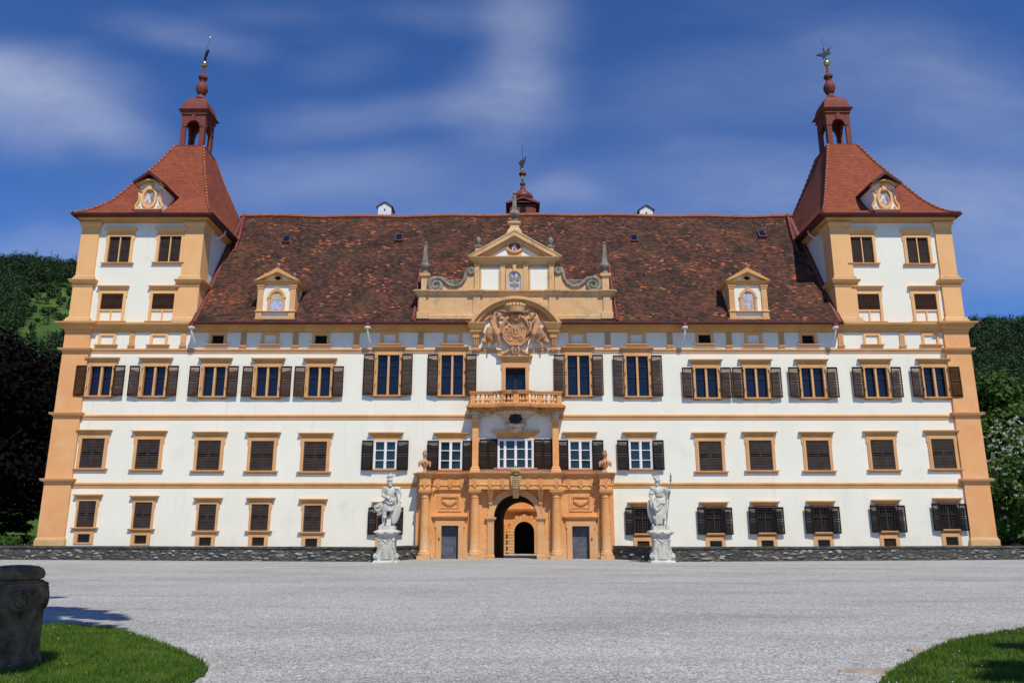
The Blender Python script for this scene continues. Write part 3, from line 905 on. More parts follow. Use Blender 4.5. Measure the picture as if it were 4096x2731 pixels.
ysr = [YE, -.4, .2, 1, 2, 3.2, 4.6, 5.8, YR]
rx0, rx1 = TLI - .06, TRI + .06
mb = MB()
gy = -.2                                   # front of the central gable
gxl, gxr = PX(1668, 1277, gy), PX(2452, 1277, gy)
profile = [(y, roof_z(y)) for y in ysr] + [(2 * YR - y, roof_z(y)) for y in reversed(ysr[:-1])]
bowl = lambda x: .08 * math.sin(x * .21 + 1) + .05 * math.sin(x * .9)
xs_ = sorted(set(list(np.linspace(rx0, rx1, 41)) + [gxl, gxr]))
np_ = len(profile)
for x0, x1 in zip(xs_[:-1], xs_[1:]):
    cut = gxl - 1e-4 < (x0 + x1) / 2 < gxr
    vs = []
    for x in (x0, x1):
        for y, z in profile:
            if cut and y < gy + .3: y, z = gy + .3, roof_z(gy + .3)
            vs.append((x, y, z + bowl(x) * max(0, (z - ZE) / (ZR - ZE)) * .8))
    mb.add(vs, [(k, np_ + k, np_ + k + 1, k + 1) for k in range(np_ - 1) if not (cut and profile[k + 1][0] < gy + .31 and profile[k + 1][0] < YR)])
    yf = gy + .3 if cut else -.86
    mb.add([(x0, yf, ZE - .03), (x1, yf, ZE - .03), (x1, TD + .86, ZE - .03), (x0, TD + .86, ZE - .03)], [(0, 1, 2, 3)])
part('roof', mb, 'roof', smooth=30)
mb = MB()
for i in range(150):
    x = rx0 + (rx1 - rx0) * (i + .5) / 150; hw = (rx1 - rx0) / 300 * .99
    z = ZR + bowl(x) * .8
    mb.tube([(x - hw, YR, z + .0), (x + hw, YR, z + .02)], [.18, .205], 8)
part('ridge_cap', mb, 'ridge', smooth=40)
# skylights
for (u, v) in ((1147, 962), (1597, 955), (2535, 957), (3047, 941)):
    for y in np.linspace(0, YR, 200):
        if P(u, v, y)[1] < roof_z(y) - bowl(P(u, v, y)[0]) * 0: break
    x, z = P(u, v, y); z = roof_z(y)
    sl = math.atan2(ZR - ZE, YR - YE)
    fr = MB().box(-.30, .30, -.42, .42, -.05, .16)
    o = part('skylight', fr, 'redmetal', loc=(x, y, z)); o.rotation_euler.x = sl
    part('pane', MB().box(-.24, .24, -.34, .36, .15, .175), 'glass', o)
# chimneys
for (u, v0, v1) in ((1543, 848, 806), (2580, 850, 819)):
    Y = YR + 1.6
    x = PX(u, 840, Y); k = MPX(840, Y); w = 26 * k; zt = PZ(v1, Y - w) - .1
    zb_ = ZR - 3
    ze = zt - 15 * k
    b = MB().box(x - w, x + w, Y - w, Y + w * 1.4, zb_, ze)
    b.prism([(x - w, ze), (x + w, ze), (x, zt)], Y - w + .01, Y + w * 1.4 - .01)
    o = part('chimney', b, 'whitepipe', label='white gabled chimney')
    for sx in (-1, 1):
        part('cap_slab', MB().add([(x, Y - w - .1, zt + .02), (x + sx * (w + .14), Y - w - .1, ze - .12), (x + sx * (w + .14), Y + w * 1.4 + .1, ze - .12), (x, Y + w * 1.4 + .1, zt + .02),
                                   (x, Y - w - .1, zt + .10), (x + sx * (w + .14), Y - w - .1, ze - .04), (x + sx * (w + .14), Y + w * 1.4 + .1, ze - .04), (x, Y + w * 1.4 + .1, zt + .10)],
                                  [(0, 1, 2, 3), (4, 5, 6, 7), (0, 1, 5, 4), (2, 3, 7, 6), (0, 3, 7, 4), (1, 2, 6, 5)]), 'capstone', o)
    part('flue_opening', MB().box(x - .06, x + .06, Y - w - .01, Y - w + .02, ze - .42, ze - .24), 'darkroom', o)

# ---- tower roofs and belfries
for side in ('l', 'r'):
    xo, xi = (XL, TLI) if side == 'l' else (XR, TRI)
    cx, cy = (-26.45 if side == 'l' else 27.08), TD / 2
    ex, ey = 4.98, TD / 2 + .85
    lx, ly = 1.18, 1.25
    hip = [(290, 856), (330, 848), (382, 834), (451, 803), (549, 723), (643, 647), (722, 584)] if side == 'l' else \
          [(3844, 857), (3800, 850), (3744, 833), (3690, 803), (3596, 729), (3500, 650), (3428, 578)]
    lv = []
    for u, v in hip:
        lo, hi = 0., 1.
        for _ in range(40):
            s_ = (lo + hi) / 2
            hx, hy = ex + (lx - ex) * s_, ey + (ly - ey) * s_
            X, Z = P(u, v, cy - hy)
            xx = cx - hx if side == 'l' else cx + hx
            if (X < xx) == (side == 'l'): hi = s_
            else: lo = s_
        lv.append((s_, P(u, v, cy - (ey + (ly - ey) * s_))[1]))
    lv[0] = (0, ZTE + .12); lv[-1] = (1, lv[-1][1])
    lv.sort()
    # smooth intermediate rings
    ss = np.linspace(0, 1, 25)
    zz = np.interp(ss, [a for a, b in lv], [b for a, b in lv])
    zz = [zz[0]] + [(zz[k - 1] + 2 * zz[k] + zz[k + 1]) / 4 for k in range(1, 24)] + [zz[-1]]
    for k in range(1, len(zz)): zz[k] = max(zz[k], zz[k - 1] + .02)
    rings = [(cx - (ex + (lx - ex) * a), cx + (ex + (lx - ex) * a), cy - (ey + (ly - ey) * a), cy + (ey + (ly - ey) * a), b) for a, b in zip(ss, zz)]
    rings = [(cx - ex, cx + ex, cy - ey, cy + ey, ZTE - .02)] + rings
    ro = part('tower_roof', MB().loft(rings), 'towertile', label='red tiled roof of the left tower' if side == 'l' else 'red tiled roof of the right tower')
    mb = MB().loft([(cx - ex - .06, cx + ex + .06, cy - ey - .06, cy + ey + .06, ZTE - .05), (cx - ex - .12, cx + ex + .12, cy - ey - .12, cy + ey + .12, ZTE + .10)])
    part('gutter', mb, 'deepgutter', ro)
    # hip tiles
    for sx in (-1, 1):
        for sy in (-1, 1):
            pts = [Vector((cx + sx * (ex + (lx - ex) * a), cy + sy * (ey + (ly - ey) * a), b)) for a, b in zip(ss, zz)]
            L = [0]
            for k in range(1, len(pts)): L.append(L[-1] + (pts[k] - pts[k - 1]).length)
            n = int(L[-1] / .42); mb = MB()
            for i in range(n):
                q = []
                for d in (i / n, (i + 1) / n * .999):
                    t = d * L[-1]
                    q.append(Vector([np.interp(t, L, [p[j] for p in pts]) for j in range(3)]))
                mb.tube([q[0] + Vector((0, 0, .05)), q[1] + Vector((0, 0, .02))], [.115, .085], 7)
            part('hip_tiles', mb, 'ridge', ro, smooth=40)
    # dark-painted flashing where the tower roof foot meets the main roof
    # belfry
    zb0 = zz[-1]
    Yc = cy
    zl = lambda v: PZ(v, Yc - 1.0)
    bh = .98
    z_sp, z_e = zl(503 if side == 'l' else 497), PZ(436 if side == 'l' else 430, cy - 1.27)
    bel = empty('belfry'); bel.parent = palace
    bel['label'] = 'open red belfry on the left tower' if side == 'l' else 'open red belfry on the right tower'
    curb = MB().loft([(cx - 1.22, cx + 1.22, cy - 1.28, cy + 1.28, zb0 - .05), (cx - 1.22, cx + 1.22, cy - 1.28, cy + 1.28, zb0 + .06), (cx - 1.1, cx + 1.1, cy - 1.1, cy + 1.1, zb0 + .08)])
    curb.loft([(cx - .9, cx + .9, cy - .9, cy + .9, zb0 + .08), (cx - .1, cx + .1, cy - .1, cy + .1, zb0 + .55)])
    part('curb', curb, 'dullred', bel)
    ar = .52; azs = z_sp
    mb = MB()
    zt = z_e - .36
    for rot in range(4):
        B_ = bh if rot % 2 == 0 else bh - .201
        sec = [(-B_, zb0 + .06), (-B_, zt), (B_, zt), (B_, zb0 + .06), (ar + .06, zb0 + .06), (ar + .06, azs)] + arc(0, azs, ar, ar, 0, PI, 12) + [(-ar - .06, azs), (-ar - .06, zb0 + .06)]
        q = MB().prism(sec, -bh, -bh + .2)
        for sx in (-1, 1):
            q.box(sx * (ar + .16) - .14, sx * (ar + .16) + .14, -bh - .05, -bh + .1, azs - .06, azs + .05)
        q.prism([(-.12, azs + ar - .06), (.12, azs + ar - .06), (.17, zt), (-.17, zt)], -bh - .07, -bh + .05)
        cs, sn = [(1, 0), (0, 1), (-1, 0), (0, -1)][rot]
        mb.add([(cx + x * cs - y * sn, cy + x * sn + y * cs, z) for x, y, z in q.v], q.f)
    part('arcade', mb, 'dullred', bel)
    mb = MB().loft([(cx - p, cx + p, cy - p, cy + p, z) for p, z in [(bh, zt - .003), (bh + .1, zt + .02), (bh + .1, zt + .1), (bh + .02, zt + .14), (bh + .06, z_e - .12), (1.24, z_e), (1.27, z_e + .06)]])
    part('eaves', mb, 'dullred', bel)
    z0 = z_e + .063; zd = PZ(398 if side == 'l' else 393, Yc)
    H = zd - z0
    dome = [(1.18, 0), (1.08, .10), (1.03, .28), (.94, .50), (.78, .70), (.55, .87), (.30, .97), (.26, 1.0)]
    part('dome', MB().loft([(cx - p, cx + p, cy - p, cy + p, z0 + H * t) for p, t in dome]), 'dullred', bel)
    def zz_(v): return PZ(v, Yc)
    k = MPX(330, Yc)
    d0 = 0 if side == 'l' else -4
    pr = [(.42, 398), (.38, 393), (.26, 388), (.24, 378), (.36, 376), (.46, 366), (.50, 358), (.46, 348), (.30, 334), (.2, 331), (.23, 329), (.23, 325), (.14, 322), (.15, 318), (.36, 317), (.38, 310), (.20, 300), (.15, 298), (.10, 285), (.09, 266)]
    part('spire', MB().lathe([(r, zz_(v + d0)) for r, v in pr], cx, cy, 12), 'dullred', bel, smooth=35)
    part('gilded_ball', MB().ell((cx, cy, zz_(258 + d0)), .27, 16, 12), 'gold', bel, smooth=60)
    zr0, zr1 = zz_(250 + d0), zz_(153 + d0)
    b = MB()
    zc = zz_(222 + d0)
    if side == 'l':      # seen edge on
        bird = [(-.06, -.5), (.03, -.48), (.10, -.1), (.26, .52), (.12, .3), (.07, .42), (.0, .1)]
        b.prism([(cx + x, zc + z) for x, z in bird], cy - .12, cy + .12)
    else:
        body = [(-.12, -.5), (-.05, -.45), (.05, -.18), (.5, .0), (.62, .14), (.40, .10), (.52, .52), (.62, .75), (.28, .52), (.10, .16), (.02, .40), (-.03, .58), (-.14, .52), (-.06, .4), (-.10, .16), (-.42, .06), (-.78, -.10), (-.40, -.22), (-.16, -.22), (-.18, -.44)]
        b.prism([(cx - .1 + x * .95, zc + z * .95) for x, z in body], cy - .05, cy + .05)
    b.tube([(cx, cy, zr0), (cx - .06, cy, zc)], .03, 6)
    part('weathervane', b, 'patina', bel)
    part('lightning_rod', MB().tube([(cx - .06, cy, zc), (cx - .22 if side == 'r' else cx + .25, cy, zr1)], [.022, .012], 6), 'iron', bel)
    if side == 'l': part('gilded_tip', MB().ell((cx + .25, cy, zr1 + .02), (.03, .03, .10), 8, 6), 'gold', bel)

    # ---- oval dormer on the tower roof
    fy = -.4
    du = 0 if side == 'l' else 3
    ou, ov = (600, 791.4) if side == 'l' else (3537, 793)
    ox, oz = P(ou, ov, fy); kx = MPX(ov, fy); kz = kx * 1.05
    def O(dx, dv): return (ox + dx * kx, oz - dv * kz)
    dm = empty('oval_dormer', (0, 0, 0)); dm.parent = palace; dm['label'] = 'scrolled dormer with oval painted panel'
    sk = 1 if side == 'l' else -1
    body = [O(-50, 52), O(50, 52), O(50, 30), O(40, -2), O(48, -45), O(0, -76), O(-48, -45), O(-40, -2), O(-50, 30)]
    part('wall', MB().prism([O(-48, 54), O(48, 54), O(46, 10), O(46, -46), O(0, -78), O(-46, -46), O(-46, 10)], fy, fy + 4.6), 'plaster', dm)
    mb = MB().ring(arc(*O(0, 0), 31 * kx, 46 * kz, 0, 2 * PI, 32)[:-1], arc(*O(0, 0), 22 * kx, 34 * kz, 0, 2 * PI, 32)[:-1], fy - .14, fy - .004)
    mb.prism([O(-8, -30), O(8, -30), O(10, -56), O(-10, -56)], fy - .2, fy - .003)
    part('oval_surround', mb, 'yellow', dm)
    mb = MB().prism(arc(*O(0, 0), 22.5 * kx, 34.5 * kz, 0, 2 * PI, 28)[:-1], fy - .03, fy + .0)
    pn = part('painted_panel', mb, 'pinkpanel', dm)
    part('chevron', MB().prism([O(-20, 12), O(-5, -14), O(7, 22), O(1, 24), O(-5, 0), O(-17, 20)], fy - .045, fy - .031), 'emblem_white', pn)
    part('painted_eagle', MB().prism([O(5, -22), O(12, -26), O(17, -12), O(14, 0), O(17, 14), O(9, 26), O(5, 30), O(7, 14), O(2, 4), O(6, -6)], fy - .046, fy - .031), 'emblem_grey', pn)
    for sx in (-1, 1):
        mb = MB()
        path = [O(sx * 31, -24), O(sx * 33, -30), O(sx * 39, -32), O(sx * 44, -29), O(sx * 46, -22), O(sx * 44, -14), O(sx * 41, -4), O(sx * 40, 6), O(sx * 43, 18), O(sx * 49, 26), O(sx * 53, 34), O(sx * 51, 44), O(sx * 44, 47), O(sx * 38, 44), O(sx * 37, 38), O(sx * 41, 35)]
        mb.tube([(x, fy - .04, z) for x, z in path], [.085] * 16, 8)
        part('scroll', mb, 'yellow', dm, smooth=50)
    # curved cornice under the gable
    cp = [O(-58, -46), O(-40, -48), O(-28, -56), O(-12, -62), O(0, -63), O(12, -62), O(28, -56), O(40, -48), O(58, -46)]
    mb = MB().ring([(x, z + .10) for x, z in cp], cp, fy - .42, fy + .02, closed=False)
    part('curved_cornice', mb, 'hoodochre', dm)
    top = [O(-63, -47), O(0, -94), O(63, -47)]; inn = [O(-56, -45), O(0, -85), O(56, -45)]
    part('gable_roof', MB().ring([(x, z + .08) for x, z in top], inn, fy - .62, fy + 4.4, closed=False), 'deepgutter', dm)
    part('apron', MB().box(*sorted((O(-52, 0)[0], O(52, 0)[0])), fy - .28, fy + .05, O(0, 66)[1], O(0, 53)[1]), 'redmetal', dm)
    part('sill', MB().box(*sorted((O(-52, 0)[0], O(52, 0)[0])), fy - .2, fy + .05, O(0, 53)[1] + .003, O(0, 48)[1]), 'ochre', dm)

# flashing along tower sides and beside the gable
for x, s in ((TLI, 1), (TRI, -1)):
    mb = MB()
    pts = [(x + s * .06, y, roof_z(y) + .06) for y in np.linspace(-.85, YR, 14)]
    for a, b in zip(pts[:-1], pts[1:]):
        w = s * .22
        mb.add([a, (a[0] + w, a[1], a[2]), (b[0] + w, b[1], b[2]), b, (a[0], a[1], a[2] - .12), (a[0] + w, a[1], a[2] - .12), (b[0] + w, b[1], b[2] - .12), (b[0], b[1], b[2] - .12)],
               [(0, 1, 2, 3), (4, 5, 6, 7), (0, 1, 5, 4), (2, 3, 7, 6), (0, 3, 7, 4), (1, 2, 6, 5)])
    part('roof_flashing', mb, 'redmetal')
# red metal saddles where the tower eaves run into the main roof
for x, s in ((-26.45 + 4.98, 1), (27.08 - 4.98, -1)):
    for y in np.linspace(0, YR, 300):
        if roof_z(y) > ZTE - .1: break
    pts = [(x + s * .12, y - .5, ZTE - .75), (x, y + .6, ZTE + .5), (x - s * .1, YR, ZR + .3)]
    mb = MB().tube([(x + s * .1, y - .7, roof_z(y - .7) + .06), (x, y + .35, ZTE + .75), (x - s * .35, YR - .2, ZR + .1)], [.08, .13, .09], 8)
    part('valley_flashing', mb, 'redmetal', smooth=60)

# ---- downpipes
for (u, v, dx) in ((1471, 1298, 0.0), (2738.6, 1300, -.0), (767, 1304, .1), (3340.7, 1304, .0)):
    x = PX(u, v, -.9); s = 1 if u < 2048 else -1
    d = part('downpipe', MB().tube([(x, -.9, ZG - .32), (x, -.9, ZG - .5), (x + s * .05, -.6, ZG - .95), (x + s * .1, -.35, ZG - 1.2)], [.07, .07, .08, .08], 8), 'whitepipe', smooth=50)
    part('hopper', MB().lathe([(.16, ZG - .34), (.21, ZG - .30), (.21, ZG - .20)], x, -.9, 12), 'whitepipe', d)
    part('outlet', MB().lathe([(.19, ZG - .197), (.19, ZG + .08)], x, -.9, 12), 'redmetal', d)
for s, x in ((1, TLI), (-1, TRI)):
    part('downpipe', MB().tube([(x + s * .02, 1.6, ZTC - .55), (x + s * .35, 1.7, ZTC - .5), (x + s * .6, 2.0, ZTC - .1), (x + s * .62, 2.1, ZTE - .1)], .05, 8), 'whitepipe', smooth=50)

# ---- main-roof dormers
def ball_finial(mb, x, y, z0, k):
    mb.lathe([(6 * k, z0), (6 * k, z0 + 3 * k), (3 * k, z0 + 4 * k), (6 * k, z0 + 7 * k), (4 * k, z0 + 10 * k), (3 * k, z0 + 12 * k), (6 * k, z0 + 14 * k), (7 * k, z0 + 18 * k), (6 * k, z0 + 22 * k), (2 * k, z0 + 25 * k)], x, y, 12)


for which, cu in (('cross', 1106.6), ('eagle', 2992.0)):
    fy = -.5
    cx, cz = P(cu, 1200, fy); k = MPX(1200, fy); kz = k * 1.04
    def D_(du, v): return (cx + du * k, PZ(v, fy))
    dm = empty('roof_dormer'); dm.parent = palace
    dm['label'] = 'gabled dormer with painted cross' if which == 'cross' else 'gabled dormer with painted eagle'
    part('wall', MB().prism([D_(-74, 1281), D_(74, 1281), D_(74, 1128), D_(0, 1085), D_(-74, 1128)], fy, fy + 4.5), 'plaster', dm)
    for sx in (-1, 1):
        mb = MB()
        a, b = sorted((cx + sx * 54 * k, cx + sx * 76 * k))
        mb.box(a, b, fy - .10, fy + 1.0, PZ(1246, fy), PZ(1158, fy))
        mb.loft([(a - p, b + p, fy - .1 - p, fy + 1, z) for p, z in [(0, PZ(1158, fy)), (.04, PZ(1155, fy)), (.04, PZ(1150, fy)), (.09, PZ(1147, fy)), (.09, PZ(1143, fy))]])
        mb.loft([(a - p, b + p, fy - .1 - p, fy + 1, z) for p, z in [(.06, PZ(1246, fy)), (.06, PZ(1243, fy)), (.0, PZ(1240, fy))]])
        mb.box(a - .04, b + .02, fy - .14, fy + 1.05, PZ(1276, fy), PZ(1250, fy))
        part('pilaster', mb, 'ochre', dm)
    part('sill', MB().moulding(cx - 78 * k, cx + 78 * k, fy - .1, fy + .1, [(.04, PZ(1250, fy)), (.1, PZ(1248.5, fy)), (.1, PZ(1246.4, fy))]), 'hoodochre', dm)
    part('plinth', MB().box(cx - 79 * k, cx + 79 * k, fy - .17, fy + .4, PZ(1283, fy), PZ(1270, fy)), 'ochre', dm)
    zs = PZ(1191, fy)
    out = [(cx + 34 * k, PZ(1246, fy))] + arc(cx, zs, 34 * k, 37 * k, 0, PI, 14) + [(cx - 34 * k, PZ(1246, fy))]
    inn = [(cx + 24 * k, PZ(1246, fy))] + arc(cx, zs, 24 * k, 25 * k, 0, PI, 14) + [(cx - 24 * k, PZ(1246, fy))]
    mb = MB().ring(out, inn, fy - .1, fy - .003, closed=False)
    mb.prism([(cx - 5 * k, zs + 24 * k), (cx + 5 * k, zs + 24 * k), (cx + 7 * k, zs + 42 * k), (cx - 7 * k, zs + 42 * k)], fy - .15, fy - .002)
    for sx in (-1, 1): mb.box(cx + sx * 30 * k - 7 * k, cx + sx * 30 * k + 7 * k, fy - .13, fy, zs - 2 * k, zs + 2 * k)
    part('niche_frame', mb, 'ochre', dm)
    pn = part('painted_panel', MB().prism(inn, fy - .03, fy - .001), 'goldpanel' if which == 'cross' else 'pinkpanel', dm)
    if which == 'cross':
        part('painted_sky', MB().box(cx - 23 * k, cx + 23 * k, fy - .034, fy - .031, PZ(1246, fy), PZ(1206, fy)), 'bluepanel', pn)
        cr = MB().box(cx - 3.5 * k, cx + 3.5 * k, fy - .05, fy - .035, PZ(1236, fy), PZ(1176, fy)); cr.box(cx - 19 * k, cx + 19 * k, fy - .048, fy - .036, PZ(1199, fy), PZ(1192, fy))
        cr.ring(arc(cx, PZ(1226, fy), 20 * k, 14 * k, PI, 2 * PI, 10), arc(cx, PZ(1226, fy), 16 * k, 10 * k, PI, 2 * PI, 10), fy - .047, fy - .036, closed=False)
        part('painted_cross', cr, 'palepanel', pn)
    else:
        e = [(0, 1169), (4, 1174), (3, 1180), (8, 1184), (14, 1172), (20, 1178), (21, 1190), (16, 1202), (8, 1204), (6, 1212), (14, 1222), (7, 1222), (4, 1240), (0, 1243)]
        poly = [(cx + a * k, PZ(v, fy)) for a, v in e] + [(cx - a * k, PZ(v, fy)) for a, v in reversed(e[1:-1])]
        part('painted_eagle', MB().prism(poly, fy - .05, fy - .032), 'palepanel', pn)
    # entablature and pediment
    zc = PZ(1141, fy); zt = PZ(1127, fy)
    mb = MB().loft([(cx - 76 * k - p, cx + 76 * k + p, fy - p, fy + 4.3, z) for p, z in [(.03, zc), (.05, zc + .06), (.22, zc + .12), (.24, zc + .2), (.3, zt - .02), (.32, zt + .02)]])
    part('entablature', mb, 'hoodochre', dm)
    ap = (cx, PZ(1077, fy))
    top = [(cx - 90 * k, zt - .0), ap, (cx + 90 * k, zt - .0)]
    inn = [(cx - 74 * k, zt + .03), (cx, ap[1] - .30), (cx + 74 * k, zt + .03)]
    part('pediment', MB().ring([(x, z + .02) for x, z in top], inn, fy - .36, fy + .3, closed=False), 'hoodochre', dm)
    part('gable_roof', MB().ring([(cx - 92 * k, zt + .0), (cx, ap[1] + .12), (cx + 92 * k, zt + .0)], [(cx - 86 * k, zt + .0), (cx, ap[1] + .02), (cx + 86 * k, zt + .0)], fy - .30, fy + 4.2, closed=False), 'towertile', dm)
    mb = MB().ring(arc(cx, PZ(1114, fy), 17 * k, 15 * k, 0, 2 * PI, 20)[:-1], arc(cx, PZ(1114, fy), 11 * k, 9 * k, 0, 2 * PI, 20)[:-1], fy - .07, fy - .001)
    part('oculus', mb, 'ochre', dm)
    part('oculus_opening', MB().prism(arc(cx, PZ(1114, fy), 11 * k, 9 * k, 0, 2 * PI, 20)[:-1], fy - .02, fy - .001), 'darkroom', dm)
    for dx, zz0 in ((0, ap[1] - .02), (-60, zt + .32), (60, zt + .32)):
        f = MB(); ball_finial(f, cx + dx * k, fy + (-.1 if dx == 0 else .35), zz0, k); part('finial', f, 'grey_stone', dm, smooth=40)
    part('flashing', MB().box(cx + 75 * k, cx + 83 * k, fy + .02, fy + 1.2, PZ(1290, fy), PZ(1268, fy)).box(cx - 83 * k, cx - 75 * k, fy + .02, fy + 1.2, PZ(1290, fy), PZ(1268, fy)), 'redmetal', dm)

# ---- central gable above the cornice


def spiral(cx, cz, r, turns, k, a0=0.0, flip=1, n=40, shrink=.86):
    return [(cx + flip * r * (1 - shrink * t) * math.cos(a0 + turns * 2 * PI * t), cz + r * (1 - shrink * t) * math.sin(a0 + turns * 2 * PI * t)) for t in np.linspace(0, 1, n)]


gx = lambda u, v=1160: PX(u, v, gy)
gz = lambda v: PZ(v, gy)
gk = MPX(1120, gy)
mb = MB().box(gx(1671, 1230), gx(2449, 1230), gy, gy + 1.0, ZE - .1, gz(1184))
gable = part('gable', mb, 'weathered', label='scrolled central gable over the gateway')
for a_, b_ in ((gxl, PX(1872, 1290, -.8)), (PX(2250, 1290, -.8), gxr)):
    zt_ = PZ(1279, gy)
    part('tile_strip', MB().add([(a_, -.93, ZE), (b_, -.93, ZE), (b_, gy - .02, zt_), (a_, gy - .02, zt_), (a_, -.93, ZE - .03), (b_, -.93, ZE - .03), (b_, gy - .02, ZE - .03), (a_, gy - .02, ZE - .03)],
                                [(0, 1, 2, 3), (4, 5, 6, 7), (0, 1, 5, 4), (1, 2, 6, 5), (2, 3, 7, 6), (3, 0, 4, 7)]), 'roof', gable)
for u in (1690, 1907, 2210, 2427):
    x = gx(u, 1230); w = 14 * gk
    part('parapet_pilaster', MB().box(x - w, x + w, gy - .10, gy + .5, gz(1277), gz(1184) - .003), 'weathered', gable)
for a, b in ((1668, 1716), (2404, 2452)):
    mb = MB().loft([(gx(a, 1255), gx(b, 1255), gy - .22, gy + .9, gz(1277)), (gx(a, 1255), gx(b, 1255), gy - .22, gy + .9, gz(1251)), (gx(a, 1255) + .08, gx(b, 1255) - .08, gy - .14, gy + .8, gz(1249))])
    part('pilaster_base', mb, 'weathered', gable)
part('plinth', MB().moulding(gx(1716, 1255) + .01, gx(2404, 1255) - .01, gy, gy + .3, [(.12, gz(1277)), (.12, gz(1262)), (.06, gz(1259)), (.05, gz(1250))], False, False), 'weathered', gable)
zc = gz(1184)
pf = [(.03, zc), (.05, zc + .08), (.16, zc + .14), (.18, zc + .26), (.27, zc + .29), (.28, zc + .37), (.12, zc + .42)]
part('parapet_cornice', MB().moulding(gx(1671), gx(2449), gy, gy + 1.0, pf), 'weathered', gable)
for u in (1690, 1907, 2210, 2427):
    x = gx(u, 1184); w = 15 * gk
    part('parapet_cornice_break', MB().moulding(x - w, x + w, gy - .11, gy + .5, [(p, z + .003) for p, z in pf]), 'weathered', gable)
# upper aedicule
z0 = zc + .42
a0, a1 = gx(1899, 1100), gx(2217, 1100)
part('upper_wall', MB().box(a0, a1, gy + .05, gy + 1.2, z0 - .01, gz(1050)), 'weathered', gable)
ax_ = (a0 + a1) / 2
for u0, u1 in ((1926, 1994), (2121.5, 2188.5)):
    part('white_panel', MB().box(gx(u0, 1110), gx(u1, 1110), gy + .02, gy + .2, gz(1163), gz(1071)), 'plaster', gable)
    x0, x1 = gx(u0, 1110), gx(u1, 1110)
    part('panel_frame', MB().ring([(x0 - .1, gz(1163)), (x1 + .1, gz(1163)), (x1 + .1, gz(1066)), (x0 - .1, gz(1066))], [(x0, gz(1163)), (x1, gz(1163)), (x1, gz(1071)), (x0, gz(1071))], gy - .01, gy + .1), 'weathered', gable)
for u in (1908, 2011, 2103, 2206):
    x = gx(u, 1110); w = 9.5 * gk
    mb = MB().box(x - w, x + w, gy - .09, gy + .3, z0 + .02, gz(1068))
    mb.loft([(x - w - p, x + w + p, gy - .09 - p, gy + .3, z) for p, z in [(0, gz(1068)), (.04, gz(1065)), (.05, gz(1062)), (.07, gz(1059))]])
    part('pilaster', mb, 'weathered', gable)
cx = gx(2058, 1110); zs = gz(1110)
w_o, w_i = 35 * gk, 25 * gk
out = [(cx + w_o, z0)] + [(cx + w_o, gz(1076)), (cx - w_o, gz(1076))] + [(cx - w_o, z0)]
inn = [(cx + w_i, z0)] + arc(cx, zs, w_i, 26 * gk, 0, PI, 14) + [(cx - w_i, z0)]
out2 = [(cx + w_o, z0)] + [(cx + w_o * (1 if i < 4 else (1 - 2 * (i - 4) / 6 if i < 11 else -1)), gz(1110) + (gz(1076) - gz(1110)) * min(1, (i if i < 4 else (4 if i < 11 else 14 - i)) / 4)) for i in range(15)] + [(cx - w_o, z0)]
part('niche_frame', MB().ring(out2, inn, gy - .08, gy + .1, closed=False).prism([(cx - 4 * gk, zs + 24 * gk), (cx + 4 * gk, zs + 24 * gk), (cx + 8 * gk, gz(1058)), (cx - 8 * gk, gz(1058))], gy - .17, gy + .04), 'weathered', gable)
pn = part('painted_panel', MB().prism(inn, gy + .01, gy + .049), 'palepanel', gable)
e = [(0, 1097), (4, 1101), (3, 1108), (9, 1112), (13, 1100), (19, 1098), (20, 1112), (21, 1122), (12, 1126), (6, 1124), (8, 1136), (18, 1134), (18, 1142), (8, 1147), (3, 1146), (2, 1162), (0, 1163)]
poly = [(cx + a * gk, gz(v)) for a, v in e] + [(cx - a * gk, gz(v)) for a, v in reversed(e[1:-1])]
part('painted_eagle', MB().prism(poly, gy - .02, gy + .005), 'emblem_grey', pn)
part('painted_rose', MB().prism(arc(cx, gz(1128), .12, .12, 0, 2 * PI, 10)[:-1], gy - .03, gy - .021), 'goldpanel', pn)
# entablature and pediment of the aedicule
z1 = gz(1057); zt = PZ(1025, gy - .5); h = zt - z1
part('entablature', MB().moulding(a0 + .04, a1 - .04, gy, gy + 3.0, [(.08, z1), (.10, z1 + .2 * h), (.15, z1 + .25 * h), (.16, z1 + .45 * h), (.38, z1 + .6 * h), (.40, z1 + .8 * h), (.48, z1 + .87 * h), (.50, z1 + h)]), 'weathered', gable)
zt += .003
apx, apz = P(2058, 928, gy - .3)
hw = (gx(2240, 1022) - gx(1877, 1022)) / 2
mid = (gx(2240, 1022) + gx(1877, 1022)) / 2
part('tympanum', MB().prism([(mid - hw + .6, zt - .02), (mid + hw - .6, zt - .02), (apx, apz - .55)], gy - .02, gy + 3.0), 'weathered', gable)
part('pediment', MB().ring([(mid - hw, zt), (apx, apz), (mid + hw, zt)], [(mid - hw + .50, zt + .003), (apx, apz - .32), (mid + hw - .50, zt + .003)], gy - .50, gy + .3, closed=False), 'weathered', gable)
part('pediment_inner', MB().ring([(mid - hw + .53, zt + .003), (apx, apz - .34), (mid + hw - .53, zt + .003)], [(mid - hw + .85, zt + .006), (apx, apz - .54), (mid + hw - .85, zt + .006)], gy - .24, gy + .3, closed=False), 'weathered', gable)
part('gable_roof', MB().ring([(mid - hw - .12, zt + .02), (apx, apz + .13), (mid + hw + .12, zt + .02)], [(mid - hw - .02, zt + .0), (apx, apz + .005), (mid + hw + .02, zt + .0)], gy - .54, gy + 4.5, closed=False), 'weathered', gable)
for s in (-1, 1):
    part('white_panel', MB().prism([(apx + s * .50, zt + .18), (apx + s * 1.72, zt + .18), (apx + s * .56, zt + .92)], gy - .045, gy - .015), 'plaster', gable)
oc = P(2058, 989, gy)
oc = (apx, oc[1])
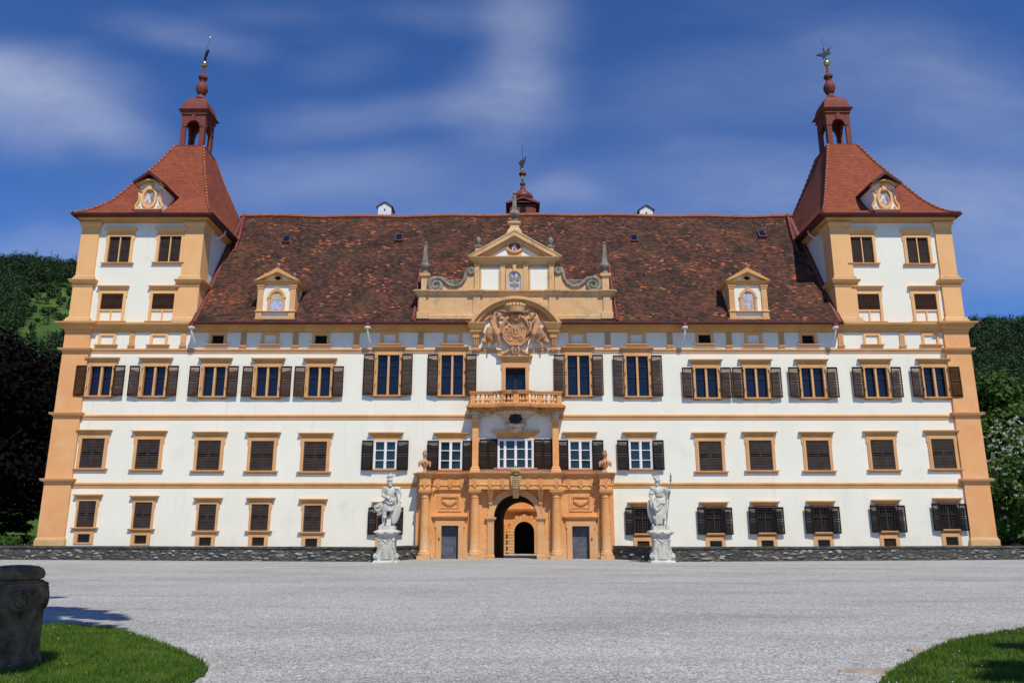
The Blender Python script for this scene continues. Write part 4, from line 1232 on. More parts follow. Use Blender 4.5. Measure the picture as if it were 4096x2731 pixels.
part('oculus', MB().ring(arc(*oc, 34 * gk, 25 * gk, 0, 2 * PI, 28)[:-1], arc(*oc, 25 * gk, 17 * gk, 0, 2 * PI, 28)[:-1], gy - .15, gy - .01), 'weathered', gable)
pn = part('painted_panel', MB().prism(arc(*oc, 25 * gk, 17 * gk, 0, 2 * PI, 28)[:-1], gy - .06, gy - .02), 'redpanel', gable)
part('chevron', MB().prism([(oc[0] + a * gk, oc[1] + b * gk) for a, b in ((-11, -14), (-4, -14), (0, 3), (4, -14), (11, -14), (3, 12), (-3, 12))], gy - .075, gy - .061), 'palepanel', pn)
# volutes
for s, (bu, bv), (su, sv), pe in ((-1, (1743.6, 1142.5), (1883, 1085), 1709), (1, (2372, 1140), (2233, 1083), 2407)):
    bx, bz = P(bu, bv, gy); sx_, sz_ = P(su, sv, gy)
    # the solid wall behind the curve
    curve = [(pe, 1117), (bu + s * 6, 1111), (bu - s * 22, 1114), (bu - s * 36, 1126), (bu - s * 52, 1140), (bu - s * 80, 1144), (bu - s * 104, 1132), (bu - s * 116, 1112), (bu - s * 120, 1090), (su + s * 12, 1074), (su, 1069), (su - s * 14, 1074)]
    poly = [(gx(pe, 1160), z0)] + [P(u, v, gy) for u, v in curve] + [(gx(su - s * 14, 1160), z0)]
    part('volute_wall', MB().prism(poly, gy + .06, gy + .75), 'weathered', gable)
    big = spiral(bx, bz, 31 * gk, 1.9, gk, PI / 2, -s)
    mb = MB().tube([(x, gy + .02, z) for x, z in big], list(np.linspace(.19, .09, len(big))), 8)
    sm = spiral(sx_, sz_, 14 * gk, 1.7, gk, PI / 2, s)
    mb.tube([(x, gy + .02, z) for x, z in sm], list(np.linspace(.14, .06, len(sm))), 8)
    lnk = [P(u, v, gy) for u, v in ((bu, 1112), (bu - s * 22, 1115), (bu - s * 36, 1127), (bu - s * 52, 1141), (bu - s * 80, 1145), (bu - s * 104, 1133), (bu - s * 116, 1113), (bu - s * 121, 1091), (su + s * 12, 1074), (su, 1071))]
    mb.tube([(x, gy + .04, z) for x, z in lnk], [.17, .17, .16, .15, .14, .14, .14, .14, .14, .13], 8)
    part('volute', mb, 'grey_stone', gable, smooth=60)
    mb = MB()
    for i in range(5):
        c = P(bu - s * (56 + i * 12), 1127 - i * .8, gy)
        cs = spiral(c[0], c[1], 7.5 * gk, 1.2, gk, -PI / 2, s, 14, .6)
        mb.tube([(x, gy + .15, z) for x, z in cs], .055, 6)
    mb.tube([(P(bu - s * u, v, gy)[0], gy + .15, P(bu - s * u, v, gy)[1]) for u, v in ((45, 1120), (70, 1119), (110, 1119))], .05, 6)
    part('running_scroll', mb, 'grey_stone', gable, smooth=60)
# corner obelisks, acorns and top finial
def flute_vase(mb, x, y, z0, k, H, rmax, seg=24):
    prof = [(.45, 0), (.50, .05), (.32, .12), (.34, .2), (.75, .35), (.95, .55), (1.0, .75), (.9, .9), (.82, .94), (.82, 1.0)]
    vs = []; fs = []
    for r, t in prof:
        for j in range(seg):
            a = 2 * PI * j / seg
            rr_ = r * rmax * (1 + (.05 if j % 2 else -.05) * (1 if .3 < t < .92 else 0))
            vs.append((x + rr_ * math.cos(a), y + rr_ * math.sin(a), z0 + H * t))
    for i in range(len(prof) - 1):
        for j in range(seg): fs.append((i * seg + j, i * seg + (j + 1) % seg, (i + 1) * seg + (j + 1) % seg, (i + 1) * seg + j))
    mb.add(vs, fs)


for u in (1698, 2423):
    x = gx(u, 1135); y = gy + .3
    p = part('pedestal', MB().loft([(x - .24, x + .24, y - .24, y + .24, z0 - .02), (x - .24, x + .24, y - .24, y + .24, gz(1106)), (x - .36, x + .36, y - .36, y + .36, gz(1103)), (x - .38, x + .38, y - .38, y + .38, gz(1093))]), 'weathered', gable)
    mb = MB(); zb_ = gz(1093)
    mb.lathe([(.30, zb_), (.30, zb_ + .08), (.22, zb_ + .1), (.2, zb_ + .22)], x, y, 14)
    zv = zb_ + .22; flute_vase(mb, x, y, zv, gk, gz(1048) - zv, .35)
    zo = gz(1048)
    mb.loft([(x - r, x + r, y - r, y + r, z) for r, z in [(.18, zo - .05), (.18, zo + .1), (.115, gz(988)), (.13, gz(985)), (.13, gz(982))]])
    mb.ell((x, y, gz(979)), .14, 12, 8); mb.ell((x, y, gz(968)), .115, 12, 8)
    part('obelisk', mb, 'grey_stone', p, smooth=45)
for u in (1912, 2204):
    x = gx(u, 990); y = gy + .5
    p = part('pedestal', MB().box(x - .2, x + .2, y - .2, y + .2, zt, gz(985)), 'weathered', gable)
    mb = MB().loft([(x - r, x + r, y - r, y + r, z) for r, z in [(.24, gz(985)), (.27, gz(982)), (.27, gz(976)), (.15, gz(974))]])
    mb.lathe([(r, gz(v)) for r, v in [(.13, 974), (.09, 970), (.12, 966), (.19, 958), (.18, 950), (.11, 942), (.03, 939)]], x, y, 14)
    part('acorn_finial', mb, 'grey_stone', p, smooth=45)
x = gx(2058, 910); y = gy + .1
p = part('pedestal', MB().loft([(x - a, x + a, y - a * .8, y + a * .8, z) for a, z in [(.62, apz - .35), (.50, gz(928)), (.34, gz(915)), (.31, gz(905)), (.33, gz(898)), (.45, gz(896)), (.45, gz(890)), (.3, gz(888))]]), 'weathered', gable)
mb = MB(); zb_ = gz(888)
mb.lathe([(.30, zb_), (.30, zb_ + .1), (.16, zb_ + .15), (.18, zb_ + .25)], x, y, 14)
flute_vase(mb, x, y, zb_ + .22, gk, gz(843) - zb_ - .22, .36)
zo = gz(843)
mb.loft([(x - r, x + r, y - r, y + r, z) for r, z in [(.18, zo - .05), (.17, zo + .1), (.12, gz(790)), (.15, gz(788)), (.15, gz(782))]])
mb.ell((x, y, gz(771)), .145, 12, 8)
mb.tube([(x - .15, y, gz(790)), (x - .4, y, gz(778)), (x - .5, y, gz(768)), (x - .42, y, gz(766))], .018, 5)
part('obelisk', mb, 'grey_stone', p, smooth=45)
# metal flashings at the gable sides
for s, u in ((-1, 1664), (1, 2456)):
    x = gx(u, 1270)
    mb = MB()
    pts = [(x, y, roof_z(y) + .07) for y in np.linspace(-.85, 2.6, 10)]
    mb.tube([(a + s * .14, b, c) for a, b, c in pts], .10, 6)
    part('roof_flashing', mb, 'redmetal', smooth=60)

# ---- segmental arch with the coat of arms
ya = -.75
ux = lambda u, v=1287: PX(u, v, ya)
uz = lambda v: PZ(v, ya)
apo, apo_i = uz(1185), uz(1209)
xl, xr = ux(1882), ux(2242); zs = uz(1288)
def seg_arc(half, rise, cx, zs, n=28):
    r = (half * half + rise * rise) / (2 * rise); a = math.asin(half / r)
    return [(cx + r * math.sin(t), zs + rise - r + r * math.cos(t)) for t in np.linspace(-a, a, n + 1)]
cxa = (xl + xr) / 2
half = (xr - xl) / 2
mb = MB().ring(seg_arc(half, apo - zs, cxa, zs), seg_arc(half - .22, apo - zs - .20, cxa, zs), ya - .12, gy - .004, closed=False)
archp = part('segmental_arch', mb, 'weathered', label='segmental arch framing the coat of arms')
part('inner_moulding', MB().ring(seg_arc(half - .223, apo - zs - .203, cxa, zs), seg_arc(half - .50, apo - zs - .44, cxa, zs), ya + .12, gy - .006, closed=False), 'hoodochre', archp)
part('soffit', MB().ring(seg_arc(half - .503, apo - zs - .443, cxa, zs), seg_arc(half - .66, apo - zs - .58, cxa, zs), ya + .38, gy - .008, closed=False), 'terracotta', archp)
# wall behind the relief, closing the gap in the cornice
bw = seg_arc(half - .6, apo - zs - .5, cxa, zs)
part('arch_back_wall', MB().prism([(bw[0][0], ZC0 - .05)] + bw + [(bw[-1][0], ZC0 - .05)], -.03, gy - .02), 'plaster')
for u0, u1, cu in ((1867, 1940, 1906), (2177, 2250, 2215.5)):
    a, b = ux(u0, 1300), ux(u1, 1300)
    w = (b - a)
    z1, z2 = uz(1325), uz(1289)
    h = z2 - z1
    c = MB().loft([(a + w * .5 - (w * t), a + w * .5 + (w * t), yy, .1, z1 + h * q) for t, q, yy in [(.17, -.55, -.45), (.19, -.25, -.47), (.19, 0, -.5), (.31, .05, -.6), (.32, .28, -.62), (.38, .4, -.7), (.48, .85, -.86), (.5, .9, -.88), (.5, 1.0, -.88)]])
    cb = part('arch_impost', c, 'hoodochre')
    x = PX(cu, 1365, -.2)
    q = MB().loft([(x - r, x + r, yy, .02, PZ(v)) for r, yy, v in [(.17, -.22, 1388), (.15, -.25, 1375), (.17, -.36, 1352), (.20, -.42, 1340), (.20, -.42, 1336), (.16, -.3, 1334), (.16, -.3, 1326)]])
    for k in (-.11, 0, .11): q.tube([(x + k, -.26, PZ(1384)), (x + k, -.36, PZ(1360)), (x + k, -.44, PZ(1342))], .04, 6)
    q.loft([(x - r, x + r, yy, .02, PZ(v)) for r, yy, v in [(.1, -.04, 1412), (.14, -.08, 1409), (.26, -.25, 1402), (.27, -.27, 1397), (.22, -.2, 1396), (.17, -.2, 1389)]])
    part('console', q, 'ochre', cb)
course(PZ(1411.5), [(PX(1925, 1400), PX(2008, 1400)), (PX(2116, 1400), PX(2200, 1400))], nm='string_course', sc=.8)

# relief: everything in photo pixels of the crop (scale 440/2300, offset 1840,1160)
def A(x, y, Y=-.35): return P(1840 + x * .1913, 1160 + y * .1913, Y)
def A3(x, y, Y=-.35): q = A(x, y, Y); return Vector((q[0], Y, q[1]))
kA = .1913 * MPX(1310, -.3)
coat = empty('coat_of_arms'); coat.parent = palace; coat['label'] = 'terracotta coat of arms held by two winged figures under a crown'
sh = [(935, 640), (1000, 620), (1080, 700), (1165, 690), (1250, 700), (1330, 620), (1385, 650), (1400, 760), (1385, 900), (1375, 1020), (1300, 1120), (1165, 1190), (1030, 1120), (945, 1020), (915, 900), (905, 760)]
shield = MB()
big = [(x if abs(x - 1165) < 1 else 1165 + (x - 1165) * 1.12, 1165 - 255 + (y - 910) * 1.08) for x, y in sh]
shield.prism([A(x, y + 0, -.22) for x, y in big], -.24, .0)
shield.prism([A(x, y, -.34) for x, y in sh], -.36, -.2)
shp = part('shield', shield, 'terracotta', coat)
mb = MB()
for (x, y) in ((990, 690), (1100, 690), (1040, 745), (980, 800)): # roses
    mb.ell(A3(x, y, -.37), (28 * kA, .05, 28 * kA), 10, 6); mb.ell(A3(x, y, -.42), (12 * kA, .05, 12 * kA), 8, 6)
# eagle quarter
for s in (-1, 1):
    for k in range(6):
        a0_ = R(-35 + 28 * k)
        mb.tube([A3(1295 + s * 14, 770, -.37), A3(1295 + s * (22 + 60 * math.cos(a0_)), 770 - 88 * math.sin(a0_) * .8, -.38)], [.045, .025], 6)
mb.ell(A3(1295, 780, -.37), (18 * kA, .06, 70 * kA), 8, 6); mb.ell(A3(1290, 690, -.38), (18 * kA, .05, 20 * kA), 8, 6)
# inescutcheon
mb.prism([A(x, y, -.36) for x, y in ((1085, 740), (1235, 740), (1240, 900), (1215, 970), (1160, 1000), (1105, 970), (1080, 900))], -.43, -.34)
for s in (-1, 1):
    for k in range(4): mb.tube([A3(1160, 830 + 22 * k, -.44), A3(1160 + s * 50, 790 + 40 * k, -.45)], [.035, .025], 6)
mb.ell(A3(1160, 900, -.45), (22 * kA, .05, 40 * kA), 8, 6)
# anchor
mb.tube([A3(1045, 915, -.38), A3(1052, 1050, -.38)], .03, 6); mb.tube([A3(1005, 950, -.38), A3(1090, 950, -.38)], .03, 6)
mb.tube([A3(990, 1005, -.38), A3(1010, 1045, -.38), A3(1052, 1062, -.38), A3(1095, 1045, -.38), A3(1115, 1000, -.38)], .035, 6)
mb.tube([A3(1045, 915, -.38), A3(1030, 900, -.38), A3(1045, 885, -.38), A3(1058, 900, -.38)], .02, 6)
# wheel
ctr = A(1270, 1010, -.38)
mb.tube([(ctr[0] + 50 * kA * math.cos(t), -.38, ctr[1] + 50 * kA * math.sin(t)) for t in np.linspace(0, 2 * PI, 21)], .035, 6)
for k in range(5):
    t = k * 2 * PI / 5 + .3; t2 = t + 4 * PI / 5
    mb.tube([(ctr[0] + 46 * kA * math.cos(t), -.38, ctr[1] + 46 * kA * math.sin(t)), (ctr[0] + 46 * kA * math.cos(t2), -.38, ctr[1] + 46 * kA * math.sin(t2))], .02, 5)
mb.tube([A3(935, 882, -.37), A3(1080, 882, -.37)], .016, 5); mb.tube([A3(1160, 1010, -.37), A3(1160, 1150, -.37)], .016, 5)
# chain collar round the foot of the shield
for k in range(15):
    t = k / 14; x = 985 + 360 * t; y = 1110 + 70 * math.sin(PI * t)
    mb.ell(A3(x, y, -.34), (20 * kA, .07, 18 * kA), 8, 6)
part('charges', mb, 'terracotta', shp, smooth=50)
# strapwork cartouche: rolled edges and mask
mb = MB()
for s in (-1, 1):
    f = lambda x, y, Y: A3(1165 + s * (x - 1165), y, Y)
    mb.tube([f(1060, 560, -.4), f(990, 590, -.42), f(930, 660, -.42), f(895, 740, -.40), f(890, 820, -.38), f(915, 900, -.36), f(900, 980, -.36), f(935, 1050, -.36), f(1010, 1120, -.34)], [.12, .14, .13, .12, .11, .10, .10, .09, .08], 8)
    sp = spiral(*A(1165 + s * (955 - 1165), 640, -.45), 48 * kA, 1.2, 1, PI / 2, s, 20, .7)
    mb.tube([(x, -.44, z) for x, z in sp], .06, 6)
    mb.tube([f(1100, 600, -.5), f(1080, 530, -.55), f(1120, 510, -.55)], [.10, .12, .08], 8)
mb.ell(A3(1165, 560, -.38), (110 * kA, .22, 60 * kA), 14, 8); mb.ell(A3(1165, 620, -.42), (70 * kA, .16, 35 * kA), 12, 8)
part('cartouche', mb, 'terracotta', coat, smooth=60)
# crown
cxx, czz = A(1165, 475, -.42)
mb = MB()
H = 190 * kA
mb.lathe([(185 * kA, czz), (195 * kA, czz + .10), (200 * kA, czz + H * .3), (215 * kA, czz + H * .55)], cxx, -.28, 24)
for k in range(18):
    t = 2 * PI * k / 18
    mb.ell((cxx + 222 * kA * math.cos(t), -.28 + 222 * kA * .7 * math.sin(t), czz + H * .80), (40 * kA, .14, 45 * kA), 8, 6)
for k in range(7):
    t = PI + PI * (k + .5) / 7
    mb.ell((cxx + 185 * kA * math.cos(t), -.28 + 185 * kA * math.sin(t) * .95, czz + H * .25), (22 * kA, .05, 30 * kA), 8, 6)
mb.ell((cxx, -.3, czz + H * .72), (170 * kA, .4, 60 * kA), 14, 8)
part('crown', mb, 'weathered', coat, smooth=60)
# supporters
for s in (-1, 1):
    f = lambda x, y, Y: A3(1158 + s * (1158 - x) * -1, y, Y)
    b = MB()
    L = lambda p0, r0, p1, r1: b.limb(f(*p0), r0 * kA, f(*p1), r1 * kA, 8)
    L((815, 535, -.74), 46, (812, 560, -.76), 40)                      # head
    b.ell(f(812, 515, -.70), (54 * kA, .19, 46 * kA), 10, 8)            # hair
    for k in range(6): b.ell(f(770 + 20 * k, 495 + 6 * (k % 3), -.72), 20 * kA, 8, 6)
    b.ell(f(835, 555, -.93), 9 * kA, 6, 5)
    L((795, 580, -.66), 28, (755, 620, -.54), 40)                      # neck
    L((720, 610, -.50), 62, (690, 690, -.52), 66); L((690, 690, -.52), 66, (720, 780, -.52), 74)
    L((700, 590, -.46), 36, (735, 465, -.40), 26); L((735, 465, -.40), 26, (860, 428, -.42), 20); L((860, 428, -.42), 20, (965, 462, -.50), 17)
    L((775, 640, -.58), 36, (840, 720, -.62), 30); L((840, 720, -.62), 30, (850, 850, -.62), 24); L((850, 850, -.62), 24, (890, 900, -.55), 20)
    for k in range(4): L((870 + k * 4, 880, -.6), 9, (905, 890 + k * 14, -.57), 7)
    L((720, 800, -.54), 80, (770, 920, -.70), 58); L((770, 920, -.70), 52, (815, 1080, -.55), 34); L((815, 1080, -.55), 32, (835, 1175, -.50), 22); L((835, 1180, -.52), 22, (842, 1200, -.66), 18)
    L((650, 830, -.45), 80, (600, 960, -.45), 62); L((640, 1000, -.45), 46, (700, 1080, -.38), 34); L((690, 1080, -.36), 32, (600, 1140, -.36), 24); L((600, 1130, -.36), 22, (600, 1200, -.40), 18)
    # skirt folds and cloak
    for k in range(9):
        x = 600 + k * 24
        b.tube([f(650 + k * 14, 790, -.58), f(x, 900, -.62 + .02 * (k % 2)), f(x - 10 + 3 * k, 1010 - 10 * k, -.52)], [34 * kA, 30 * kA, 20 * kA], 7)
    for k in range(5):
        b.tube([f(590 + 8 * k, 780, -.40), f(540 + 12 * k, 930, -.36), f(490 + 20 * k, 1090 - 8 * k, -.30)], [26 * kA, 34 * kA, 26 * kA], 7)
    b.ell(f(500, 1080, -.32), (50 * kA, .16, 60 * kA), 10, 8)
    o = b.build('winged_figure', M['terracotta'], coat)
    remesh(o, .032, 2)
    w = MB()
    for k in range(9):
        t = k / 8
        w.tube([f(660 - 20 * t, 560 + 40 * t, -.30), f(620 - 60 * t + 30, 490 + 90 * t, -.34), f(690 - 300 * t, 400 + 250 * t, -.26)], [34 * kA, 26 * kA, 12 * kA], 7)
        w.tube([f(640 - 60 * t, 540 + 60 * t, -.38), f(560 - 90 * t + 40, 540 + 90 * t, -.40)], [26 * kA, 16 * kA], 7)
    w.build('wing', M['terracotta'], coat, 60)

# ---- balcony door with broken pediment
DX0, DX1 = PX(2022, 1540), PX(2102, 1540)
mb = MB().ring([(DX0 - .24, BDZ0 - .6), (DX1 + .24, BDZ0 - .6), (DX1 + .24, BDZ1 + .25), (DX0 - .24, BDZ1 + .25)], [(DX0, BDZ0 - .6), (DX1, BDZ0 - .6), (DX1, BDZ1), (DX0, BDZ1)], -.10, .5)
mb.ring([(DX0 - .12, BDZ0 - .59), (DX1 + .12, BDZ0 - .59), (DX1 + .12, BDZ1 + .13), (DX0 - .12, BDZ1 + .13)], [(DX0 + .003, BDZ0 - .58), (DX1 - .003, BDZ0 - .58), (DX1 - .003, BDZ1 - .003), (DX0 + .003, BDZ1 - .003)], -.13, .0)
for s, x in ((-1, DX0 - .24), (1, DX1 + .24)): mb.box(min(x, x + s * .06), max(x, x + s * .06), -.096, .02, BDZ1 - .12, BDZ1 + .247)
door = part('balcony_door', mb, 'ochre')
part('leaf', MB().box(DX0, DX1, .40, .44, BDZ0 - .6, BDZ1), 'glass', door)
fr = MB().box((DX0 + DX1) / 2 - .09, (DX0 + DX1) / 2 + .09, .32, .41, BDZ0 - .6, BDZ1).box(DX0, DX1, .33, .405, BDZ1 - .4, BDZ1)
for x in np.linspace(DX0 + .1, DX1 - .1, 6): fr.box(x - .01, x + .01, .385, .402, BDZ0, BDZ1 - .4)
part('frame', fr, 'lead', door)
zf = BDZ1 + .25
z2 = PZ(1441)
pc = (DX0 + DX1) / 2
part('frieze', MB().box(DX0 - .25, DX1 + .25, -.08, .03, zf + .003, z2 - .002), 'ochre', door)
wp = (PX(2131, 1430, -.2) - PX(1992, 1430, -.2)) / 2
part('hood', MB().moulding(DX0 - .24, DX1 + .24, -.08, .05, [(.0, z2), (.03, z2 + .05), (.16, z2 + .1), (.19, z2 + .18), (.26, z2 + .2), (.27, z2 + .27)]), 'hoodochre', door)
z3 = z2 + .275
for s in (-1, 1):
    part('raking_cornice', MB().prism([(pc + s * wp, z3), (pc + s * wp * .82, z3), (pc + s * wp * .36, z3 + .34), (pc + s * wp * .36, z3 + .50)], -.32, .05), 'hoodochre', door)
mb = MB()
for k, (dx, r) in enumerate(((-.17, .13), (0, .10), (.17, .13))):
    mb.tube([(pc + dx * .6, -.34, z3 + .72), (pc + dx * 1.5, -.38, z3 + .40), (pc + dx * .9, -.34, z3 + .05)], [r * .7, r, r * .5], 8)
mb.ell((pc, -.34, z3 + .72), (.30, .18, .16), 12, 8)
part('hanging_fleece', mb, 'terracotta', door, smooth=60)

# ---- balcony
balc = empty('balcony'); balc.parent = palace; balc['label'] = 'curved ochre balcony with balusters over the gateway'
bcx = pc
def by(x):
    """front line of the balcony: straight wings, bowed centre"""
    t = abs(x - bcx)
    return -1.05 - (.50 * (1 + math.cos(PI * min(1, max(0, (t - .55)) / 1.05))) / 2)


bx0, bx1 = PX(1879, 1600, -1.05), PX(2249, 1600, -1.05)
bz_s0, bz_s1 = PZ(1637, -1.2), PZ(1622, -1.2)
bz_r0, bz_r1 = PZ(1577, -1.05), PZ(1567, -1.05)
def bow(mb, x0, x1, off, z0, z1, yb, n=44):
    pts = [(x, by(x) - off) for x in np.linspace(x0, x1, n + 1)]
    vs = []
    for z in (z0, z1):
        vs += [(x, y, z) for x, y in pts] + [(x, yb if not callable(yb) else yb(x), z) for x, y in pts]
    m = len(pts); fs = []
    for k in range(m - 1):
        fs += [(k, k + 1, 2 * m + k + 1, 2 * m + k), (m + k, m + k + 1, 3 * m + k + 1, 3 * m + k), (k, k + 1, m + k + 1, m + k), (2 * m + k, 2 * m + k + 1, 3 * m + k + 1, 3 * m + k)]
    for k in (0, m - 1): fs.append((k, m + k, 3 * m + k, 2 * m + k))
    mb.add(vs, fs)


mb = MB()
for o_, a, b in ((.0, bz_s0 - .06, bz_s0 + .0), (.10, bz_s0, bz_s0 + .07), (.14, bz_s0 + .07, bz_s0 + .14), (.22, bz_s0 + .14, bz_s1 + .02), (.10, bz_s1 + .02, bz_s1 + .08)):
    bow(mb, bx0 - o_, bx1 + o_, o_, a, b, -.002)
part('slab', mb, 'slab', balc)
inner = lambda x: by(x) + .26
mb = MB(); bow(mb, bx0, bx1, .05, bz_r0, bz_r1, lambda x: by(x) + .24); bow(mb, bx0 - .03, bx1 + .03, .08, bz_r1 - .05, bz_r1 + .04, lambda x: by(x) + .26)
for x in (bx0, bx1): a, b = sorted((x, x + (.26 if x == bx0 else -.26))); mb.box(a - .003, b + .003, -.84, -.1, bz_r0 + .004, bz_r1 + .036)
part('handrail', mb, 'slab', balc)
mb = MB(); bow(mb, bx0, bx1, .06, bz_s1 + .08, bz_s1 + .2, lambda x: by(x) + .25)
for x in (bx0, bx1): a, b = sorted((x, x + (.26 if x == bx0 else -.26))); mb.box(a - .003, b + .003, -.84, -.1, bz_s1 + .083, bz_s1 + .197)
part('base_rail', mb, 'portal', balc)
zp0, zp1 = bz_s1 + .2, bz_r0
for u, w in ((1891, 9), (1967, 8), (2064.5, 11), (2157, 8.5), (2237.5, 9)):
    x = PX(u, 1600, -1.1); y = by(x); w *= MPX(1600, -1.1)
    part('post', MB().box(x - w, x + w, y, y + .24, zp0, zp1), 'portal', balc)
for u in (1904, 1921, 1941, 1954, 1985, 2001, 2017, 2034, 2048, 2081, 2093, 2108, 2128, 2141, 2171, 2186, 2206, 2220):
    x = PX(u, 1600, -1.1); y = by(x) + .12; h = zp1 - zp0
    part('baluster', MB().lathe([(.07, zp0), (.075, zp0 + h * .06), (.045, zp0 + h * .12), (.115, zp0 + h * .24), (.125, zp0 + h * .34), (.08, zp0 + h * .52), (.045, zp0 + h * .72), (.05, zp0 + h * .86), (.075, zp0 + h * .92), (.075, zp1)], x, y, 12), 'portal', balc, smooth=50)
for s, x in ((-1, bx0 + .13), (1, bx1 - .13)):
    for y in (-.75, -.5, -.27):
        h = zp1 - zp0
        part('baluster', MB().lathe([(.07, zp0), (.045, zp0 + h * .12), (.10, zp0 + h * .33), (.045, zp0 + h * .72), (.075, zp0 + h * .92), (.075, zp1)], x, y, 10), 'portal', balc, smooth=50)
# pilasters with pale capitals carrying it
for u in (1901.5, 2222.5):
    x = PX(u, 1780, -.3); w = 12.3 * MPX(1780, -.3)
    zb_, zt_ = PZ(1887, -.3), PZ(1690, -.3)
    o = part('pilaster', MB().box(x - w, x + w, -.42, .02, zb_ - .05, zt_), 'portal', label='slim pilaster under the balcony')
    part('base', MB().loft([(x - w - p, x + w + p, -.42 - p, .03, z) for p, z in [(.14, zb_ - .2), (.14, zb_ + .12), (.07, zb_ + .2), (.08, zb_ + .28), (.01, zb_ + .36)]]), 'ochre', o)
    part('necking', MB().loft([(x - w - p, x + w + p, -.42 - p, .03, z) for p, z in [(.01, zt_), (.05, zt_ + .08), (.05, zt_ + .12), (.12, zt_ + .2), (.12, zt_ + .28)]]), 'ochre', o)
    q = MB(); zc_ = zt_ + .28; Hc = bz_s0 - .06 - zc_
    q.lathe([(.16, zc_), (.19, zc_ + .1), (.15, zc_ + .15), (.18, zc_ + Hc * .6), (.27, zc_ + Hc * .98)], x, -.5, 12)
    for j in range(10):
        a = PI + PI * j / 9
        q.ell((x + .19 * math.cos(a), -.5 + .19 * math.sin(a), zc_ + Hc * .45), (.06, .06, .14), 8, 6)
        q.ell((x + .25 * math.cos(a), -.5 + .25 * math.sin(a), zc_ + Hc * .86), (.075, .075, .09), 8, 6)
    part('leafy_capital', q, 'shell', o, smooth=60)
# scallop shell corbel
sh_top, sh_bot = bz_s0 - .12, PZ(1697, -.6)
rt = 88 * MPX(1640, -1.1); rb = 38 * MPX(1697, -.5)
nseg = 42; lv = 12
vs = []; fs = []
for i in range(lv + 1):
    t = i / lv
    rx = rb + (rt - rb) * (t ** 2.4 * .75 + t * .25)
    ry = .40 + (1.32 - .40) * (t ** 1.8)
    z = sh_bot + (sh_top - sh_bot) * (1 - (1 - t) ** 1.15)
    for j in range(nseg + 1):
        a = PI + PI * j / nseg
        fl = 1 + (.045 * math.cos(j / nseg * PI * 2 * 9)) * (.3 + .7 * t)
        vs.append((bcx + rx * fl * math.cos(a), ry * fl * math.sin(a), z + (.035 * math.cos(j / nseg * PI * 18) if i == lv else 0)))
m = nseg + 1
for i in range(lv):
    for j in range(nseg): fs.append((i * m + j, i * m + j + 1, (i + 1) * m + j + 1, (i + 1) * m + j))
fs.append(tuple(range(m))); fs.append(tuple(lv * m + j for j in range(m)))
sc_ = part('scallop_corbel', MB().add(vs, fs), 'shell', balc, smooth=50)
q = MB()
for j in range(27):
    a = PI + PI * (j + .5) / 27
    q.ell((bcx + rt * 1.02 * math.cos(a), 1.34 * math.sin(a), sh_top + .02), (.10, .08, .06), 8, 6)
part('shell_rim', q, 'shell', sc_, smooth=60)
hc = (bcx, PZ(1676, -.62)); k = MPX(1676, -.6)
lob = []
for j in range(48):
    a = 2 * PI * j / 48
    r = (25 + 2.6 * math.cos(8 * a)) * k
    lob.append((hc[0] + r * math.cos(a) * 1.0, hc[1] + r * math.sin(a) * .78))
part('dark_lobed_hollow', MB().prism(lob, -.98, -.4), 'lead', sc_)  # solid plug, coloured dark for the shade of a hollow
q = MB()
zb_ = PZ(1697, -.55)
q.lathe([(rb * 1.05, zb_ + .12), (rb * 1.12, zb_ + .02), (rb * 1.0, zb_ - .08), (rb * .72, zb_ - .18), (rb * .62, zb_ - .36), (rb * .35, zb_ - .48), (.08, zb_ - .56)][::-1], bcx, -.05, 24)
for j in range(15):
    a = PI + PI * (j + .5) / 15
    q.ell((bcx + rb * 1.08 * math.cos(a), -.05 + rb * 1.08 * math.sin(a), zb_ + .02), (.08, .08, .07), 8, 6)
    q.ell((bcx + rb * .66 * math.cos(a), -.05 + rb * .66 * math.sin(a), zb_ - .28), (.09, .09, .13), 8, 6)
part('pendant', q, 'shell', sc_, smooth=60)
q = MB()
for s in (-1, 1):
    for j in range(17):
        u = 2062 + s * (100 + j * 3.4 if j < 17 else 0); r_ = rnd.random()
        q.ell((PX(u, 1655, -.25), -.18 - .08 * r_, PZ(1652 + 5 * math.sin(j * 1.3) + 7 * (r_ - .2), -.2)), (.10, .12, .12), 8, 6)
part('flower_festoon', q, 'shell', balc, smooth=60)

